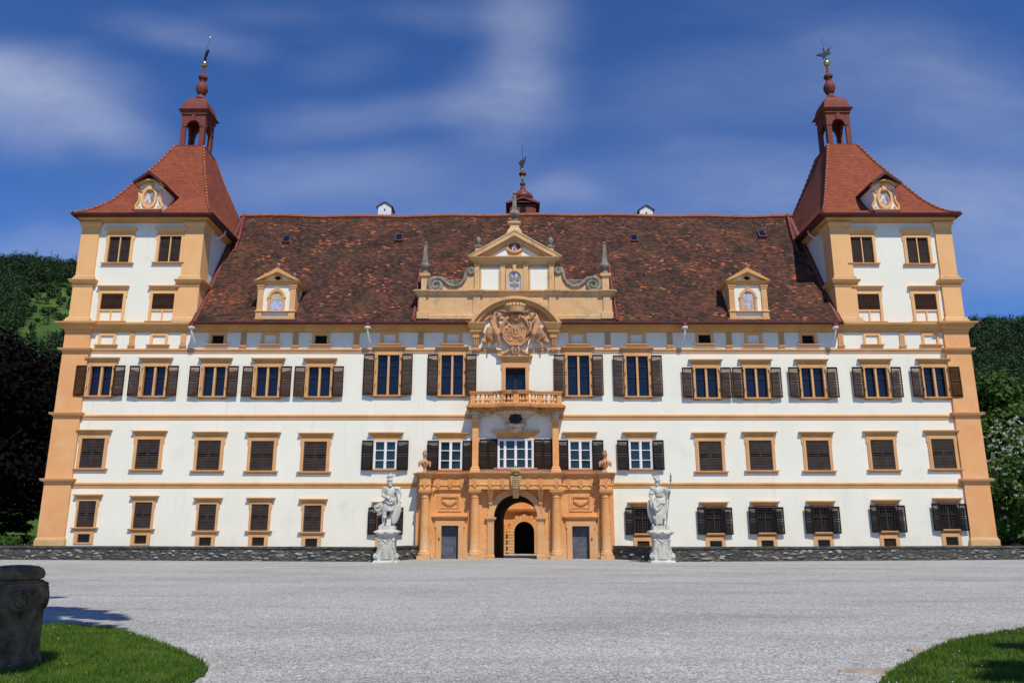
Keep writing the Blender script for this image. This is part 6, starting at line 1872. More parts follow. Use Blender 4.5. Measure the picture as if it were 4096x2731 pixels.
mars = [
    ('L', (440, 262, -.10), 34, (446, 290, -.12), 27), ('E', (436, 250, -.04), (42, 46, 46)), ('E', (462, 268, -.26), (8, 10, 9)),   # head, nose
    ('E', (450, 300, -.16), (26, 28, 24)), ('E', (462, 308, -.2), (14, 18, 16)),                                                     # beard
    ('E', (436, 222, -.03), (50, 54, 36)), ('T', [(392, 232, -.1), (440, 222, -.24), (488, 218, -.1)], (8, 11, 8)),                # helmet and brim
    ('T', [(392, 180, .06), (420, 150, .0), (450, 132, -.02), (478, 150, -.02), (470, 178, -.03)], (16, 28, 30, 26, 14)), ('E', (400, 165, .02), (28, 30, 22)), ('E', (440, 158, -.02), (34, 34, 28)), ('T', [(430, 205, .0), (436, 175, .0)], (20, 24)),
    ('T', [(398, 250, .1), (392, 290, .12)], (14, 10)), ('L', (432, 310, -.03), 27, (430, 340, 0), 34),
    ('L', (385, 372, 0), 52, (490, 370, 0), 52), ('L', (410, 400, -.04), 66, (470, 400, -.04), 66), ('L', (440, 430, -.02), 86, (450, 500, 0), 76), ('L', (430, 545, 0), 74, (470, 545, 0), 74),
    ('L', (352, 366, 0), 38, (340, 455, -.04), 31), ('L', (342, 462, -.06), 32, (400, 490, -.30), 27), ('L', (400, 490, -.30), 27, (452, 510, -.38), 22),                    # arm across the body
    ('L', (455, 512, -.40), 22, (478, 528, -.40), 16), ('T', [(470, 520, -.42), (488, 545, -.42), (478, 566, -.4)], (9, 8, 6)), ('T', [(462, 526, -.44), (476, 552, -.44), (466, 570, -.42)], (9, 8, 6)), ('T', [(452, 530, -.43), (462, 556, -.43), (454, 572, -.41)], (9, 8, 6)), ('T', [(480, 514, -.4), (498, 530, -.4), (496, 548, -.38)], (9, 8, 6)), ('T', [(450, 504, -.44), (468, 500, -.46), (482, 508, -.46)], (8, 7, 6)),
    ('L', (548, 366, 0), 44, (585, 450, .02), 38), ('L', (585, 452, 0), 36, (600, 530, -.16), 26), ('L', (602, 535, -.18), 22, (604, 566, -.22), 17),
    ('T', [(596, 560, -.24), (590, 580, -.26), (584, 592, -.24)], (8, 7, 6)), ('T', [(604, 566, -.25), (602, 586, -.27), (598, 598, -.25)], (8, 7, 6)), ('T', [(612, 566, -.24), (614, 584, -.26), (612, 596, -.24)], (8, 7, 6)), ('T', [(618, 560, -.22), (624, 576, -.23), (624, 588, -.2)], (7, 6, 5)),
    ('E', (560, 352, 0), (60, 60, 34)), ('T', [(520, 330, -.1), (590, 370, -.08), (612, 430, 0), (600, 500, .04)], (20, 28, 26, 20)), ('T', [(545, 350, .1), (560, 440, .14), (560, 560, .16), (545, 760, .18)], (34, 46, 46, 34)),
    ('E', (360, 345, 0), (44, 50, 28)), ('T', [(330, 360, -.05), (345, 378, -.13), (372, 384, -.12)], (10, 12, 8)), ('T', [(326, 392, -.05), (345, 408, -.13), (372, 412, -.12)], (10, 12, 8)),
    ('T', [(395, 545, -.24), (450, 590, -.36), (490, 590, -.36), (530, 560, -.26)], (16, 20, 20, 16)), ('E', (505, 540, -.3), (40, 36, 44)),
    ('L', (390, 640, -.08), 46, (378, 760, -.20), 36), ('L', (378, 760, -.20), 36, (366, 830, -.14), 34), ('L', (366, 830, -.14), 34, (362, 905, -.10), 22), ('L', (360, 915, -.14), 20, (318, 936, -.34), 14), ('E', (378, 800, -.22), (42, 40, 24)), ('T', [(346, 812, -.2), (376, 826, -.3), (408, 812, -.22)], (9, 10, 9)),
    ('L', (490, 640, .0), 46, (492, 760, .0), 38), ('L', (492, 760, .0), 38, (500, 850, .05), 32), ('L', (500, 850, .05), 30, (508, 900, .05), 22), ('L', (510, 916, .02), 20, (545, 934, -.2), 15),
    ('T', [(430, 780, .1), (440, 860, .06), (440, 925, .02)], (34, 44, 40)), ('T', [(410, 900, -.05), (450, 930, -.16)], (26, 20)), ('T', [(458, 770, .05), (466, 850, .0), (470, 930, -.02)], (20, 22, 20)), ('E', (440, 938, .1), (110, 90, 14)),
    ('T', [(390, 560, .1), (320, 600, .16), (250, 625, .2), (215, 640, .2)], (50, 46, 40, 24)), ('T', [(350, 650, .14), (290, 690, .2), (240, 690, .22), (205, 660, .22)], (56, 48, 36, 18)), ('T', [(340, 720, .16), (280, 745, .2), (242, 765, .2)], (40, 34, 16)), ('T', [(300, 590, .05), (262, 640, .1), (225, 630, .1)], (22, 22, 14)), ('T', [(330, 620, .0), (300, 690, .06), (260, 730, .12)], (20, 18, 10)), ('T', [(205, 610, .2), (200, 650, .2), (230, 700, .2), (300, 712, .14)], (14, 16, 16, 14)), ('E', (330, 650, .18), (60, 40, 90)),
] + folds(370, 530, 560, 0, 345, 545, 700, 9, -.02, -.02, 26, 26)

minerva = [
    ('L', (385, 262, -.10), 30, (378, 288, -.12), 24), ('E', (392, 252, -.04), (38, 44, 42)), ('E', (360, 268, -.22), (8, 9, 8)),
    ('E', (395, 216, -.02), (48, 52, 36)), ('T', [(340, 240, -.14), (380, 226, -.26), (432, 244, -.1)], (8, 11, 9)), ('T', [(330, 168, -.1), (352, 182, -.08), (360, 204, -.06)], (14, 22, 24)), ('T', [(350, 170, -.05), (390, 156, 0), (418, 170, .03), (430, 210, .06), (438, 260, .1)], (16, 20, 20, 17, 12)), ('T', [(425, 250, .05), (444, 300, .05)], (14, 10)),
    ('L', (392, 300, -.02), 25, (396, 330, 0), 32),
    ('L', (350, 362, 0), 42, (460, 356, 0), 42), ('L', (382, 390, -.05), 56, (428, 388, -.05), 56), ('L', (404, 410, -.03), 72, (418, 470, 0), 62), ('L', (405, 540, 0), 74, (445, 540, 0), 74),
    ('T', [(360, 455, -.18), (420, 468, -.26), (480, 470, -.14)], (10, 12, 10)), ('T', [(410, 440, -.26), (430, 460, -.28), (450, 440, -.26)], (9, 10, 9)),
    ('L', (322, 368, 0), 40, (275, 450, .0), 34), ('L', (272, 456, 0), 30, (290, 520, -.14), 24), ('L', (290, 520, -.14), 22, (298, 556, -.20), 17),
    ('T', [(292, 560, -.22), (286, 580, -.26)], (8, 6)), ('T', [(300, 562, -.23), (298, 586, -.27)], (8, 6)), ('T', [(308, 560, -.22), (310, 584, -.26)], (8, 6)), ('T', [(314, 554, -.2), (320, 574, -.22)], (7, 5)),
    ('T', [(262, 440, -.02), (270, 425, -.12), (320, 430, -.12)], (14, 16, 14)), ('T', [(250, 450, -.02), (262, 470, -.1), (310, 470, -.1)], (10, 12, 10)), ('E', (315, 350, 0), (46, 50, 34)), ('E', (345, 318, -.02), (40, 40, 14)),
    ('L', (500, 362, 0), 38, (560, 450, -.02), 32), ('L', (562, 446, -.06), 28, (578, 400, -.18), 22), ('L', (578, 395, -.2), 20, (574, 382, -.22), 18),
    ('T', [(560, 376, -.24), (575, 368, -.30), (592, 374, -.28)], (7, 8, 7)), ('T', [(559, 388, -.24), (575, 382, -.31), (594, 386, -.28)], (7, 8, 7)), ('T', [(559, 400, -.24), (575, 396, -.31), (594, 398, -.28)], (7, 8, 7)), ('T', [(560, 411, -.24), (575, 408, -.30), (590, 410, -.27)], (6, 7, 6)), ('T', [(590, 380, -.22), (584, 366, -.28), (570, 362, -.28)], (8, 7, 6)),
    ('T', [(490, 340, -.05), (535, 370, -.06), (548, 430, -.04), (538, 520, .0)], (24, 34, 34, 22)), ('T', [(480, 350, .06), (500, 440, .1), (500, 560, .12), (480, 800, .14)], (36, 40, 44, 40)),
    ('L', (400, 560, 0), 86, (395, 740, 0), 92), ('L', (440, 560, 0), 76, (440, 740, 0), 72), ('L', (400, 740, 0), 88, (390, 880, 0), 66), ('L', (440, 740, .05), 66, (450, 830, .06), 52),
    ('T', [(480, 520, -.16), (420, 560, -.30), (360, 620, -.34), (330, 680, -.30)], (18, 22, 24, 24)), ('T', [(330, 540, -.22), (310, 600, -.28), (320, 660, -.32), (350, 700, -.32)], (22, 30, 34, 30)), ('T', [(350, 700, -.32), (400, 660, -.34), (440, 600, -.30)], (26, 22, 16)), ('E', (330, 620, -.26), (36, 30, 60)), ('T', [(270, 540, -.12), (272, 600, -.14), (290, 660, -.2)], (20, 24, 22)),
    ('T', [(440, 570, -.30), (460, 590, -.30), (490, 580, -.24)], (14, 18, 14)), ('T', [(400, 560, -.3), (440, 585, -.32), (500, 560, -.2)], (20, 22, 16)),
    ('L', (455, 850, .0), 26, (462, 900, -.02), 20), ('L', (464, 912, -.06), 18, (500, 926, -.24), 13), ('L', (300, 880, .0), 30, (300, 910, -.04), 22), ('L', (304, 915, -.06), 20, (280, 926, -.26), 14), ('E', (400, 938, .1), (110, 90, 14)),
    ('T', [(360, 740, -.34), (330, 830, -.3), (350, 925, -.24)], (24, 26, 22)), ('T', [(300, 780, -.2), (320, 860, -.24), (330, 900, -.2)], (16, 18, 14)),
] + folds(350, 500, 600, 0, 320, 508, 900, 9, -.06, -.04, 20, 22)[:5] + folds(400, 505, 600, 0, 420, 510, 830, 6, -.06, -.04, 16, 18)


def mars_extra(root, S, k):
    oval_shield(root, S, k, 574, 742, -.26, 58, 172, R(14), R(14))


def minerva_extra(root, S, k):
    oval_shield(root, S, k, 284, 720, .06, 66, 196, R(-8), R(-18))
    mb = MB().tube([S(498, 926, -.26), S(596, 240, -.26)], .024, 8)
    h = S(598, 190, -.26)
    for z0, z1, r0, r1 in ((245, 225, 13, 20), (225, 180, 20, 9), (180, 165, 9, 17), (165, 148, 19, 12), (148, 100, 12, 1)):
        mb.tube([S(596 + (245 - z0) * .08, z0, -.26), S(596 + (245 - z1) * .08, z1, -.26)], [r0 * k, r1 * k], 8)
    mb.build('spear', M['spearstone'], root, 30)


M['spearstone'] = mottled('grey_spear', (0.16, 0.16, 0.16), (0.24, 0.24, 0.235), 5, .8, bstr=0)
statue('white stone statue of a bearded man in a plumed helmet leaning on an oval shield', 1546, 2251, None, 430, mars, mars_extra)
statue('white stone statue of a robed woman in a helmet holding a tall spear', 2647, 2249, None, 410, minerva, minerva_extra)

# ------------------------------------------------------------------ foreground stone pier
gxp, gyp = -6.76, -41.9
pier = empty('stone_pier', (gxp, gyp, 0)); tag(pier, 'squat dark octagonal stone pier with rounded cap on the left lawn', 'pier')
kp = 11.2 / FPX
def zv(v): return PZ(v, gyp - .2)
r0 = .405
PSC = .92
oct_ = lambda mb, prof: mb.lathe([(r * PSC, z) for r, z in prof], 0, 0, 8, True)
c8 = 1 / math.cos(PI / 8)
sh = oct_(MB(), [(.44 * c8, -.05), (.44 * c8, .10), (.42 * c8, .16), (.395 * c8, .19), (.385 * c8, zv(2420)), (.385 * c8, zv(2416) + .01)])
o = sh.build('shaft', M['pier'], pier)
fz = MB(); oct_(fz, [(.392 * c8, zv(2421)), (.413 * c8, zv(2420)), (.413 * c8, zv(2418)), (.415 * c8, zv(2352)), (.40 * c8, zv(2345)), (.41 * c8, zv(2343)), (.40 * c8, zv(2334)), (.34 * c8, zv(2326)), (.34 * c8, zv(2322))])
for j in range(4):
    a = PI / 2 * j + PI / 4
    ap_ = .413 * PSC
    t = Vector((-math.sin(a), math.cos(a), 0)); u_ = Vector((math.cos(a), math.sin(a), 0))
    c_ = u_ * ap_ + Vector((0, 0, zv(2401)))
    fz.tube([c_ + t * (.105 * math.cos(q)) + u_ * .01 + Vector((0, 0, .118 * math.sin(q))) for q in np.linspace(0, 2 * PI, 21)], .026, 6)
    fz.tube([c_ + t * (.055 * math.cos(q)) + u_ * .01 + Vector((0, 0, .068 * math.sin(q))) for q in np.linspace(.6, 2 * PI - .2, 15)], .022, 6)
    fz.ell(c_, (.025, .10, .112), 12, 8, Matrix.Rotation(a, 3, 'Z'))
fz.build('carved_frieze', M['pier'], pier, 35)
cp = MB().lathe([(r * .86, z) for r, z in [(.30, zv(2324)), (.33, zv(2320)), (.385, zv(2316)), (.405, zv(2304)), (.40, zv(2292)), (.37, zv(2278)), (.30, zv(2267)), (.18, zv(2262)), (.05, zv(2260))]], 0, 0, 28)
cp.build('cap', M['pier'], pier, 60)

# ------------------------------------------------------------------ lawns
def smooth_poly(pts, n=6):
    out = []
    m = len(pts)
    for i in range(m - 1):
        p0, p1, p2, p3 = pts[max(i - 1, 0)], pts[i], pts[i + 1], pts[min(i + 2, m - 1)]
        for k in range(n):
            t = k / n
            out.append(tuple(.5 * (2 * p1[j] + (p2[j] - p0[j]) * t + (2 * p0[j] - 5 * p1[j] + 4 * p2[j] - p3[j]) * t * t + (3 * p1[j] - p0[j] - 3 * p2[j] + p3[j]) * t ** 3) for j in (0, 1)))
    out.append(pts[-1]); return out


def inside(px, py, poly):
    res = np.zeros(len(px), bool); j = len(poly) - 1
    for i in range(len(poly)):
        xi, yi = poly[i]; xj, yj = poly[j]
        c = ((yi > py) != (yj > py)) & (px < (xj - xi) * (py - yi) / (yj - yi + 1e-12) + xi)
        res ^= c; j = i
    return res


def lawn(edge_px, corner, label_kind, seed, n_blades):
    edge = smooth_poly([G(u, v, .02) for u, v in edge_px])
    poly = edge + corner
    r_ = np.random.default_rng(seed)
    jit = [(x + r_.normal(0, .015), y + r_.normal(0, .02)) for x, y in edge] + corner
    mb = MB().add([(x, y, .035) for x, y in jit], [tuple(range(len(jit)))])
    base = [(x, y, 0.001) for x, y in jit]
    n = len(jit); mb.add([(x, y, .035) for x, y in jit] + base, [(i, (i + 1) % n, n + (i + 1) % n, n + i) for i in range(n)])
    o = mb.build('lawn', M['turf'], recalc=False); tag(o, kind='structure')
    xs = [p[0] for p in poly]; ys = [p[1] for p in poly]
    # blades are concentrated where the photograph sees the lawn
    X = r_.uniform(min(xs), max(xs), n_blades * 3); Y = r_.uniform(min(ys), max(ys), n_blades * 3)
    k = inside(X, Y, poly) & (np.abs(X) < (Y + 53) * .70 + .6) & (Y < -36)
    X, Y = X[k][:n_blades], Y[k][:n_blades]; N_ = len(X)
    X = X + r_.normal(0, .022, N_); Y = Y + r_.normal(0, .03, N_)
    edge_a = np.array(edge)
    a = r_.uniform(0, 2 * PI, N_); h = r_.uniform(.03, .075, N_) * (1 + .35 * np.sin(X * 5) * np.sin(Y * 4.3)); w = r_.uniform(.004, .008, N_)
    lean = r_.uniform(0, .05, N_); b = r_.uniform(0, 2 * PI, N_)
    v = np.zeros((N_, 3, 3))
    v[:, 0] = np.stack([X - w * np.cos(a), Y - w * np.sin(a), np.full(N_, .03)], 1)
    v[:, 1] = np.stack([X + w * np.cos(a), Y + w * np.sin(a), np.full(N_, .03)], 1)
    v[:, 2] = np.stack([X + lean * np.cos(b), Y + lean * np.sin(b), .03 + h], 1)
    me = bpy.data.meshes.new('grass'); fast_mesh(me, v.reshape(-1, 3), 3)
    me.materials.append(M['grass'])
    g = bpy.data.objects.new('grass', me); col.objects.link(g); tag(g, kind='stuff')
    # daisies and clover heads
    nd = 26
    dmb = MB()
    for i in range(nd):
        j = r_.integers(0, N_)
        dmb.ell((X[j], Y[j], .085), (.009, .009, .006), 6, 4)
    d = dmb.build('daisies', M['daisy'], recalc=False); tag(d, kind='stuff')
    return poly


def fast_mesh(me, verts, per):
    n = len(verts); nf = n // per
    me.vertices.add(n); me.vertices.foreach_set('co', np.asarray(verts, np.float32).ravel())
    me.loops.add(n); me.loops.foreach_set('vertex_index', np.arange(n, dtype=np.int32))
    me.polygons.add(nf); me.polygons.foreach_set('loop_start', np.arange(0, n, per, dtype=np.int32))
    try: me.polygons.foreach_set('loop_total', np.full(nf, per, np.int32))
    except Exception: pass
    me.update(calc_edges=True); me.validate()


lawn([(-700, 2478), (-200, 2486), (185, 2498), (290, 2500), (400, 2508), (480, 2520), (560, 2545), (640, 2572), (710, 2598), (765, 2622), (810, 2648), (826, 2672), (812, 2696), (770, 2722), (720, 2760), (690, 2800)], [(-4.1, -46), (-4.6, -49), (-20, -49), (-20, -38)], 'l', 5, 120000)
lawn([(3520, 2800), (3528, 2731), (3545, 2706), (3570, 2685), (3620, 2655), (3680, 2620), (3740, 2590), (3800, 2566), (3880, 2550), (3960, 2538), (4050, 2522), (4150, 2508), (4500, 2480)], [(20, -36), (20, -49), (4.6, -49), (4.3, -46)], 'r', 9, 120000)


def flag(name, u, v, rx, ry, label, seed):
    x, y = G(u, v)
    r_ = random.Random(seed)
    pts = []
    for j in range(11):
        a = 2 * PI * j / 11; q = 1 + r_.uniform(-.18, .18)
        pts.append((x + rx * q * math.cos(a), y + ry * q * math.sin(a)))
    mb = MB(); n = 11
    mb.add([(a, b, .028) for a, b in pts] + [(a + (a - x) * .12, b + (b - y) * .12, -.02) for a, b in pts], [tuple(range(n))] + [(i, (i + 1) % n, n + (i + 1) % n, n + i) for i in range(n)])
    o = mb.build(name, M['soil']); tag(o, label, 'stone', 'flat stones along the right lawn edge')


flag('edging_stone', 3664, 2602, .13, .10, 'small reddish flat stone touching the right lawn edge, farther one', 1)
flag('edging_stone', 3470, 2686, .34, .12, 'long reddish flat stone half buried in gravel beside the right lawn', 2)

# ------------------------------------------------------------------ vegetation
def leaf_cloud(centers, radii, n, size, seed, flat=.5):
    """n small quads spread through clumps; returns (4n,3) verts"""
    r_ = np.random.default_rng(seed)
    c = np.asarray(centers, float); rad = np.asarray(radii, float)
    wgt = rad.prod(1) ** (2 / 3); wgt = wgt / wgt.sum()
    k = r_.choice(len(c), n, p=wgt)
    d = r_.normal(size=(n, 3)); d /= np.linalg.norm(d, axis=1)[:, None]
    t = r_.uniform(.35, 1, n) ** .5
    p = c[k] + d * rad[k] * t[:, None] * r_.uniform(.85, 1.12, n)[:, None]
    nrm = d + r_.normal(0, .6, (n, 3)) + np.array([0, 0, flat]); nrm /= np.linalg.norm(nrm, axis=1)[:, None]
    a = np.cross(nrm, r_.normal(size=(n, 3))); a /= np.linalg.norm(a, axis=1)[:, None]
    b = np.cross(nrm, a)
    s = size * r_.uniform(.55, 1.3, n)[:, None]
    return np.stack([p - a * s, p - b * s * .6, p + a * s, p + b * s * .6], 1).reshape(-1, 3)


def clumps(c, r, n, seed, rr=(.22, .4), low=-.75):
    r_ = random.Random(seed); out = []; rad = []
    while len(out) < n:
        d = Vector((r_.gauss(0, 1), r_.gauss(0, 1), r_.gauss(0, 1))).normalized()
        if d.z < low: continue
        t = r_.uniform(.45, .92)
        out.append((c[0] + d.x * r[0] * t, c[1] + d.y * r[1] * t, c[2] + d.z * r[2] * t))
        s = r_.uniform(*rr); rad.append((r[0] * s, r[1] * s, r[2] * s * .8))
    return out, rad


def tree(name, label, cat, base, crown_c, crown_r, trunk_r, leaf, n, size, seed, ncl=34, group=None, rr=(.22, .4), extra=None):
    root = empty(name, base); tag(root, label, cat, group)
    cc = Vector(crown_c) - Vector(base)
    cl, rad = clumps(tuple(cc), crown_r, ncl, seed, rr)
    if extra:
        for e, r in extra: cl.append(tuple(Vector(e) - Vector(base))); rad.append(r)
    me = bpy.data.meshes.new('crown'); fast_mesh(me, leaf_cloud(cl, rad, n, size, seed), 4)
    me.materials.append(M[leaf]); o = bpy.data.objects.new('crown', me); col.objects.link(o); o.parent = root
    mb = MB(); r_ = random.Random(seed)
    top = cc * .9; top.z = cc.z + crown_r[2] * .3
    pts = [Vector((0, 0, -.2)), Vector((0, 0, .6)), Vector((cc.x * .25, cc.y * .25, cc.z * .35)), Vector((cc.x * .6, cc.y * .6, cc.z * .75)), top]
    mb.tube(pts, [trunk_r * 1.5, trunk_r, trunk_r * .85, trunk_r * .6, trunk_r * .15], 9)
    for i in range(min(len(cl), 16)):
        c = Vector(cl[i]); s = Vector((cc.x * .3, cc.y * .3, cc.z * (.35 + .4 * r_.random())))
        mb.tube([s, (s + c) / 2 + Vector((0, 0, .3)), c], [trunk_r * .4, trunk_r * .25, trunk_r * .06], 6)
    mb.build('trunk', M['bark'], root, 60)
    return root, o


# beside the palace, left
G1 = 'trees beside the palace'
def crown_at(u, v, Y): return P(u, v, Y)
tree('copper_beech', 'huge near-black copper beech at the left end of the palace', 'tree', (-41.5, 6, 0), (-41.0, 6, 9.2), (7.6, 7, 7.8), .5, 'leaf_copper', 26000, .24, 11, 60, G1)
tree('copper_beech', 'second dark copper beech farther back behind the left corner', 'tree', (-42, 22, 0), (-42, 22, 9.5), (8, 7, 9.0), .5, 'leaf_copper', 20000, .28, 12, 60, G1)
tree('small_tree', 'small olive-green tree standing behind the left corner pilaster', 'tree', (-35.5, 17, 0), (-35.2, 17, 15.5), (3.6, 3.6, 5.6), .25, 'leaf_olive', 14000, .20, 13, 34, G1)
# right
tree('deciduous_tree', 'fresh green leafy tree at the right end of the palace', 'tree', (46.5, 22, 0), (45.8, 22, 9.6), (6.6, 6, 6.8), .4, 'leaf_green', 24000, .24, 21, 46, G1)
tree('deciduous_tree', 'deep green tall tree behind the right corner pilaster', 'tree', (39.5, 40, 0), (39.5, 40, 10.5), (6.5, 6, 9.5), .4, 'leaf_deep', 20000, .28, 22, 46, G1)
rt_, cr_ = tree('flowering_tree', 'tree covered in white blossom beside the right corner', 'tree', (40.6, 8, 0), (40.4, 8, 5.0), (4.6, 4.2, 5.1), .3, 'leaf_green', 20000, .19, 23, 46, G1)
cl, rad = clumps((-.2, 0, 5.3), (4.9, 4.5, 5.2), 800, 231, (.018, .032), -.7)
cl = [(c[0] * 1.0 + (c[0] + .2) * .18, c[1] * 1.18, 5.3 + (c[2] - 5.3) * 1.15) for c in cl]
me = bpy.data.meshes.new('blossom'); fast_mesh(me, leaf_cloud(cl, rad, 12000, .055, 232), 4)
me.materials.append(M['blossom']); bo = bpy.data.objects.new('blossom', me); col.objects.link(bo); bo.parent = rt_
# hedges
def hedge(label, x0, x1, y0, y1, z, leaf, n, seed):
    root = empty('hedge', ((x0 + x1) / 2, (y0 + y1) / 2, 0)); tag(root, label, 'hedge')
    r_ = random.Random(seed); cl = []; rad = []
    for k in range(46):
        cl.append((r_.uniform(x0, x1) - (x0 + x1) / 2, r_.uniform(y0, y1) - (y0 + y1) / 2, r_.uniform(.25, z))); rad.append((.5 + (x1 - x0) * .022, .45, .40))
    me = bpy.data.meshes.new('foliage'); fast_mesh(me, leaf_cloud(cl, rad, n, .10, seed), 4)
    me.materials.append(M[leaf]); o = bpy.data.objects.new('foliage', me); col.objects.link(o); o.parent = root
    mb = MB()
    for k in range(12): x = (x1 - x0) * (k / 11 - .5) * .9; mb.tube([(x, 0, -.1), (x + .1, 0, z * .8)], [.04, .02], 6)
    mb.build('stems', M['bark'], root)


hedge('low light-green hedge behind the wall at the left end', -44, -31.9, 1.6, 4.5, 1.15, 'leaf_green', 17000, 31)
hedge('tall near-black hedge added under the copper beech', -54, -32.5, 13, 15, 3.0, 'leaf_copper', 22000, 33)  # leaves coloured near-black for the shade below the beech, hiding bright lawn
hedge('dark clipped hedge behind the wall at the right end', 32.8, 52, 11.5, 13, 1.3, 'leaf_deep', 14000, 32)
# trees behind the photographer whose shade falls on the pier and court
S_ = Vector((math.sin(R(20)) * math.cos(R(55)), -math.cos(R(20)) * math.cos(R(55)), math.sin(R(55))))
def shade(u, v, z, t): x, y = G(u, v, z); p = Vector((x, y, z)) + S_ * t; return tuple(p)
ex = []
for (u, v, z, t, r) in ((200, 2440, 0, 16.5, .75), (260, 2452, 0, 16, .62), (330, 2448, 0, 16.5, .55), (390, 2462, 0, 16, .5), (440, 2470, 0, 17, .34), (480, 2476, 0, 17, .2), (100, 2440, 0, 16, .9), (10, 2445, 0, 16, 1.0),
                        (300, 2496, 0, 15.5, .42), (400, 2505, 0, 15.5, .30), (460, 2515, 0, 15.5, .22), (210, 2490, 0, 15.5, .5), (100, 2480, 0, 15.5, .7), (215, 2388, 0, 17, .3)):
    ex.append((shade(u, v, z, t), (r, r, r * .6)))
for (x, y, z, t, r) in ((-6.7, -41.9, .3, 13, .5), (-6.7, -41.9, .8, 13, .5), (-6.65, -41.95, 1.25, 13, .36), (-6.9, -41.7, .6, 12, .45), (-7.3, -41.5, .4, 13, .5), (-6.6, -42.2, .0, 13, .4), (-6.4, -42.1, .4, 13.5, .3)):
    p = Vector((x, y, z)) + S_ * t; ex.append((tuple(p), (r, r, r * .7)))
tree('shade_tree', 'overhanging tree left of the camera shading the stone pier', 'tree', (-9.5, -52.5, 0), (-9.0, -51.5, 14.0), (3.0, 3.0, 2.6), .35, 'leaf_green', 30000, .13, 41, 12, 'trees around the photographer', (.2, .32), ex)
ex = []
for (u, v, t, r) in ((4070, 2596, 14, .36), (4120, 2600, 14, .5), (4020, 2596, 14, .14), (4010, 2716, 14, .16), (4090, 2722, 13, .42), (3930, 2728, 13, .15), (4200, 2700, 13, .8)):
    ex.append((shade(u, v, 0, t), (r, r, r * .4)))
tree('shade_tree', 'overhanging tree right of the camera shading the right lawn', 'tree', (15.5, -53, 0), (13.8, -52, 13.2), (2.6, 2.6, 2.2), .35, 'leaf_green', 16000, .13, 42, 9, 'trees around the photographer', (.2, .32), ex)

# ------------------------------------------------------------------ wooded hills
def ridge(x):
    xs = [-420, -260, -205, -182, -160, -120, 0, 140, 172, 190, 215, 260, 420]
    hs = [96, 112, 109, 104, 97, 88, 74, 72, 77, 82, 80, 80, 72]
    return np.interp(x, xs, hs)


HS = 2.84


def hill_z(x, y):
    x = x / HS; y = (y + 53) / HS - 53
    t = np.clip((y - 75) / 190, 0, 1.35)
    f = np.where(t < 1, t * (1.25 - .25 * t), 1.0)
    return HS * (ridge(x) * f * (1 + .03 * np.sin(x * .06) * np.sin(y * .05))) - .5


hx = np.linspace(-420, 420, 106) * HS; hy = (np.linspace(74, 340, 46) + 53) * HS - 53
mb = MB()
XX, YY = np.meshgrid(hx, hy, indexing='ij'); ZZ = hill_z(XX, YY)
mb.v = [(float(a), float(b), float(c)) for a, b, c in zip(XX.ravel(), YY.ravel(), ZZ.ravel())]
nyy = len(hy)
mb.f = [(i * nyy + j, (i + 1) * nyy + j, (i + 1) * nyy + j + 1, i * nyy + j + 1) for i in range(len(hx) - 1) for j in range(nyy - 1)]
hl = mb.build('hills', M['meadow'], None, 180, recalc=False); tag(hl, kind='structure')


def elev(x, y, z): return np.degrees(np.arctan2(z - CAMH, y + DIST))


def forest(name, n, side, seed, meadow=None, leaf='leaf_forest', h=(13, 25)):
    r_ = np.random.default_rng(seed)
    V = []
    cnt = 0
    while cnt < n:
        y = (r_.uniform(80, 285) + 53) * HS - 53; x = side * (y + 53) * r_.uniform(.42, .82)
        z = float(hill_z(np.array(x), np.array(y)))
        if meadow and meadow(x, y, z, r_): continue
        H = r_.uniform(*h); w = H * r_.uniform(.2, .32)
        if meadow and 12.5 < float(elev(x, y, z)) < 17.4 and x / (y + 53) > -.655: H *= r_.uniform(.3, .6); w = H * .45
        conif = r_.random() < .3
        if conif:
            cs = [(x, y, z + H * t) for t in (.3, .5, .7, .88, 1.05)]; rs = [(w * q, w * q, H * .12) for q in (.75, .62, .46, .28, .12)]
            m_ = 110
        else:
            cs = [(x + r_.normal(0, w * .5), y + r_.normal(0, w * .5), z + H * r_.uniform(.35, .9)) for _ in range(6)] + [(x, y, z + H * .55)]
            rs = [(w * .62, w * .62, H * .16)] * 6 + [(w * .9, w * .9, H * .34)]
            m_ = 150
        V.append(leaf_cloud(cs, rs, int(m_ * 1.2), .92, int(r_.integers(1e9))))
        cnt += 1
    me = bpy.data.meshes.new(name); fast_mesh(me, np.concatenate(V), 4); me.materials.append(M[leaf])
    o = bpy.data.objects.new(name, me); col.objects.link(o); return tag(o, kind='stuff')


def meadow_left(x, y, z, r_):
    b = elev(x, y, z); u = x / (y + 53)
    # an open grassy slope between two belts of wood
    top = 17.2 + .5 * math.sin(x * .03) + (u + .60) * 8
    low = 14.6 + .8 * math.sin(x * .13)
    return 13.0 + .6 * math.sin(x * .05) < b < top and r_.random() < .84 and u > -.652 + .012 * math.sin(y * .03)


forest('forest_wood', 3600, -1, 51, meadow_left)
forest('forest_wood', 3600, 1, 52)

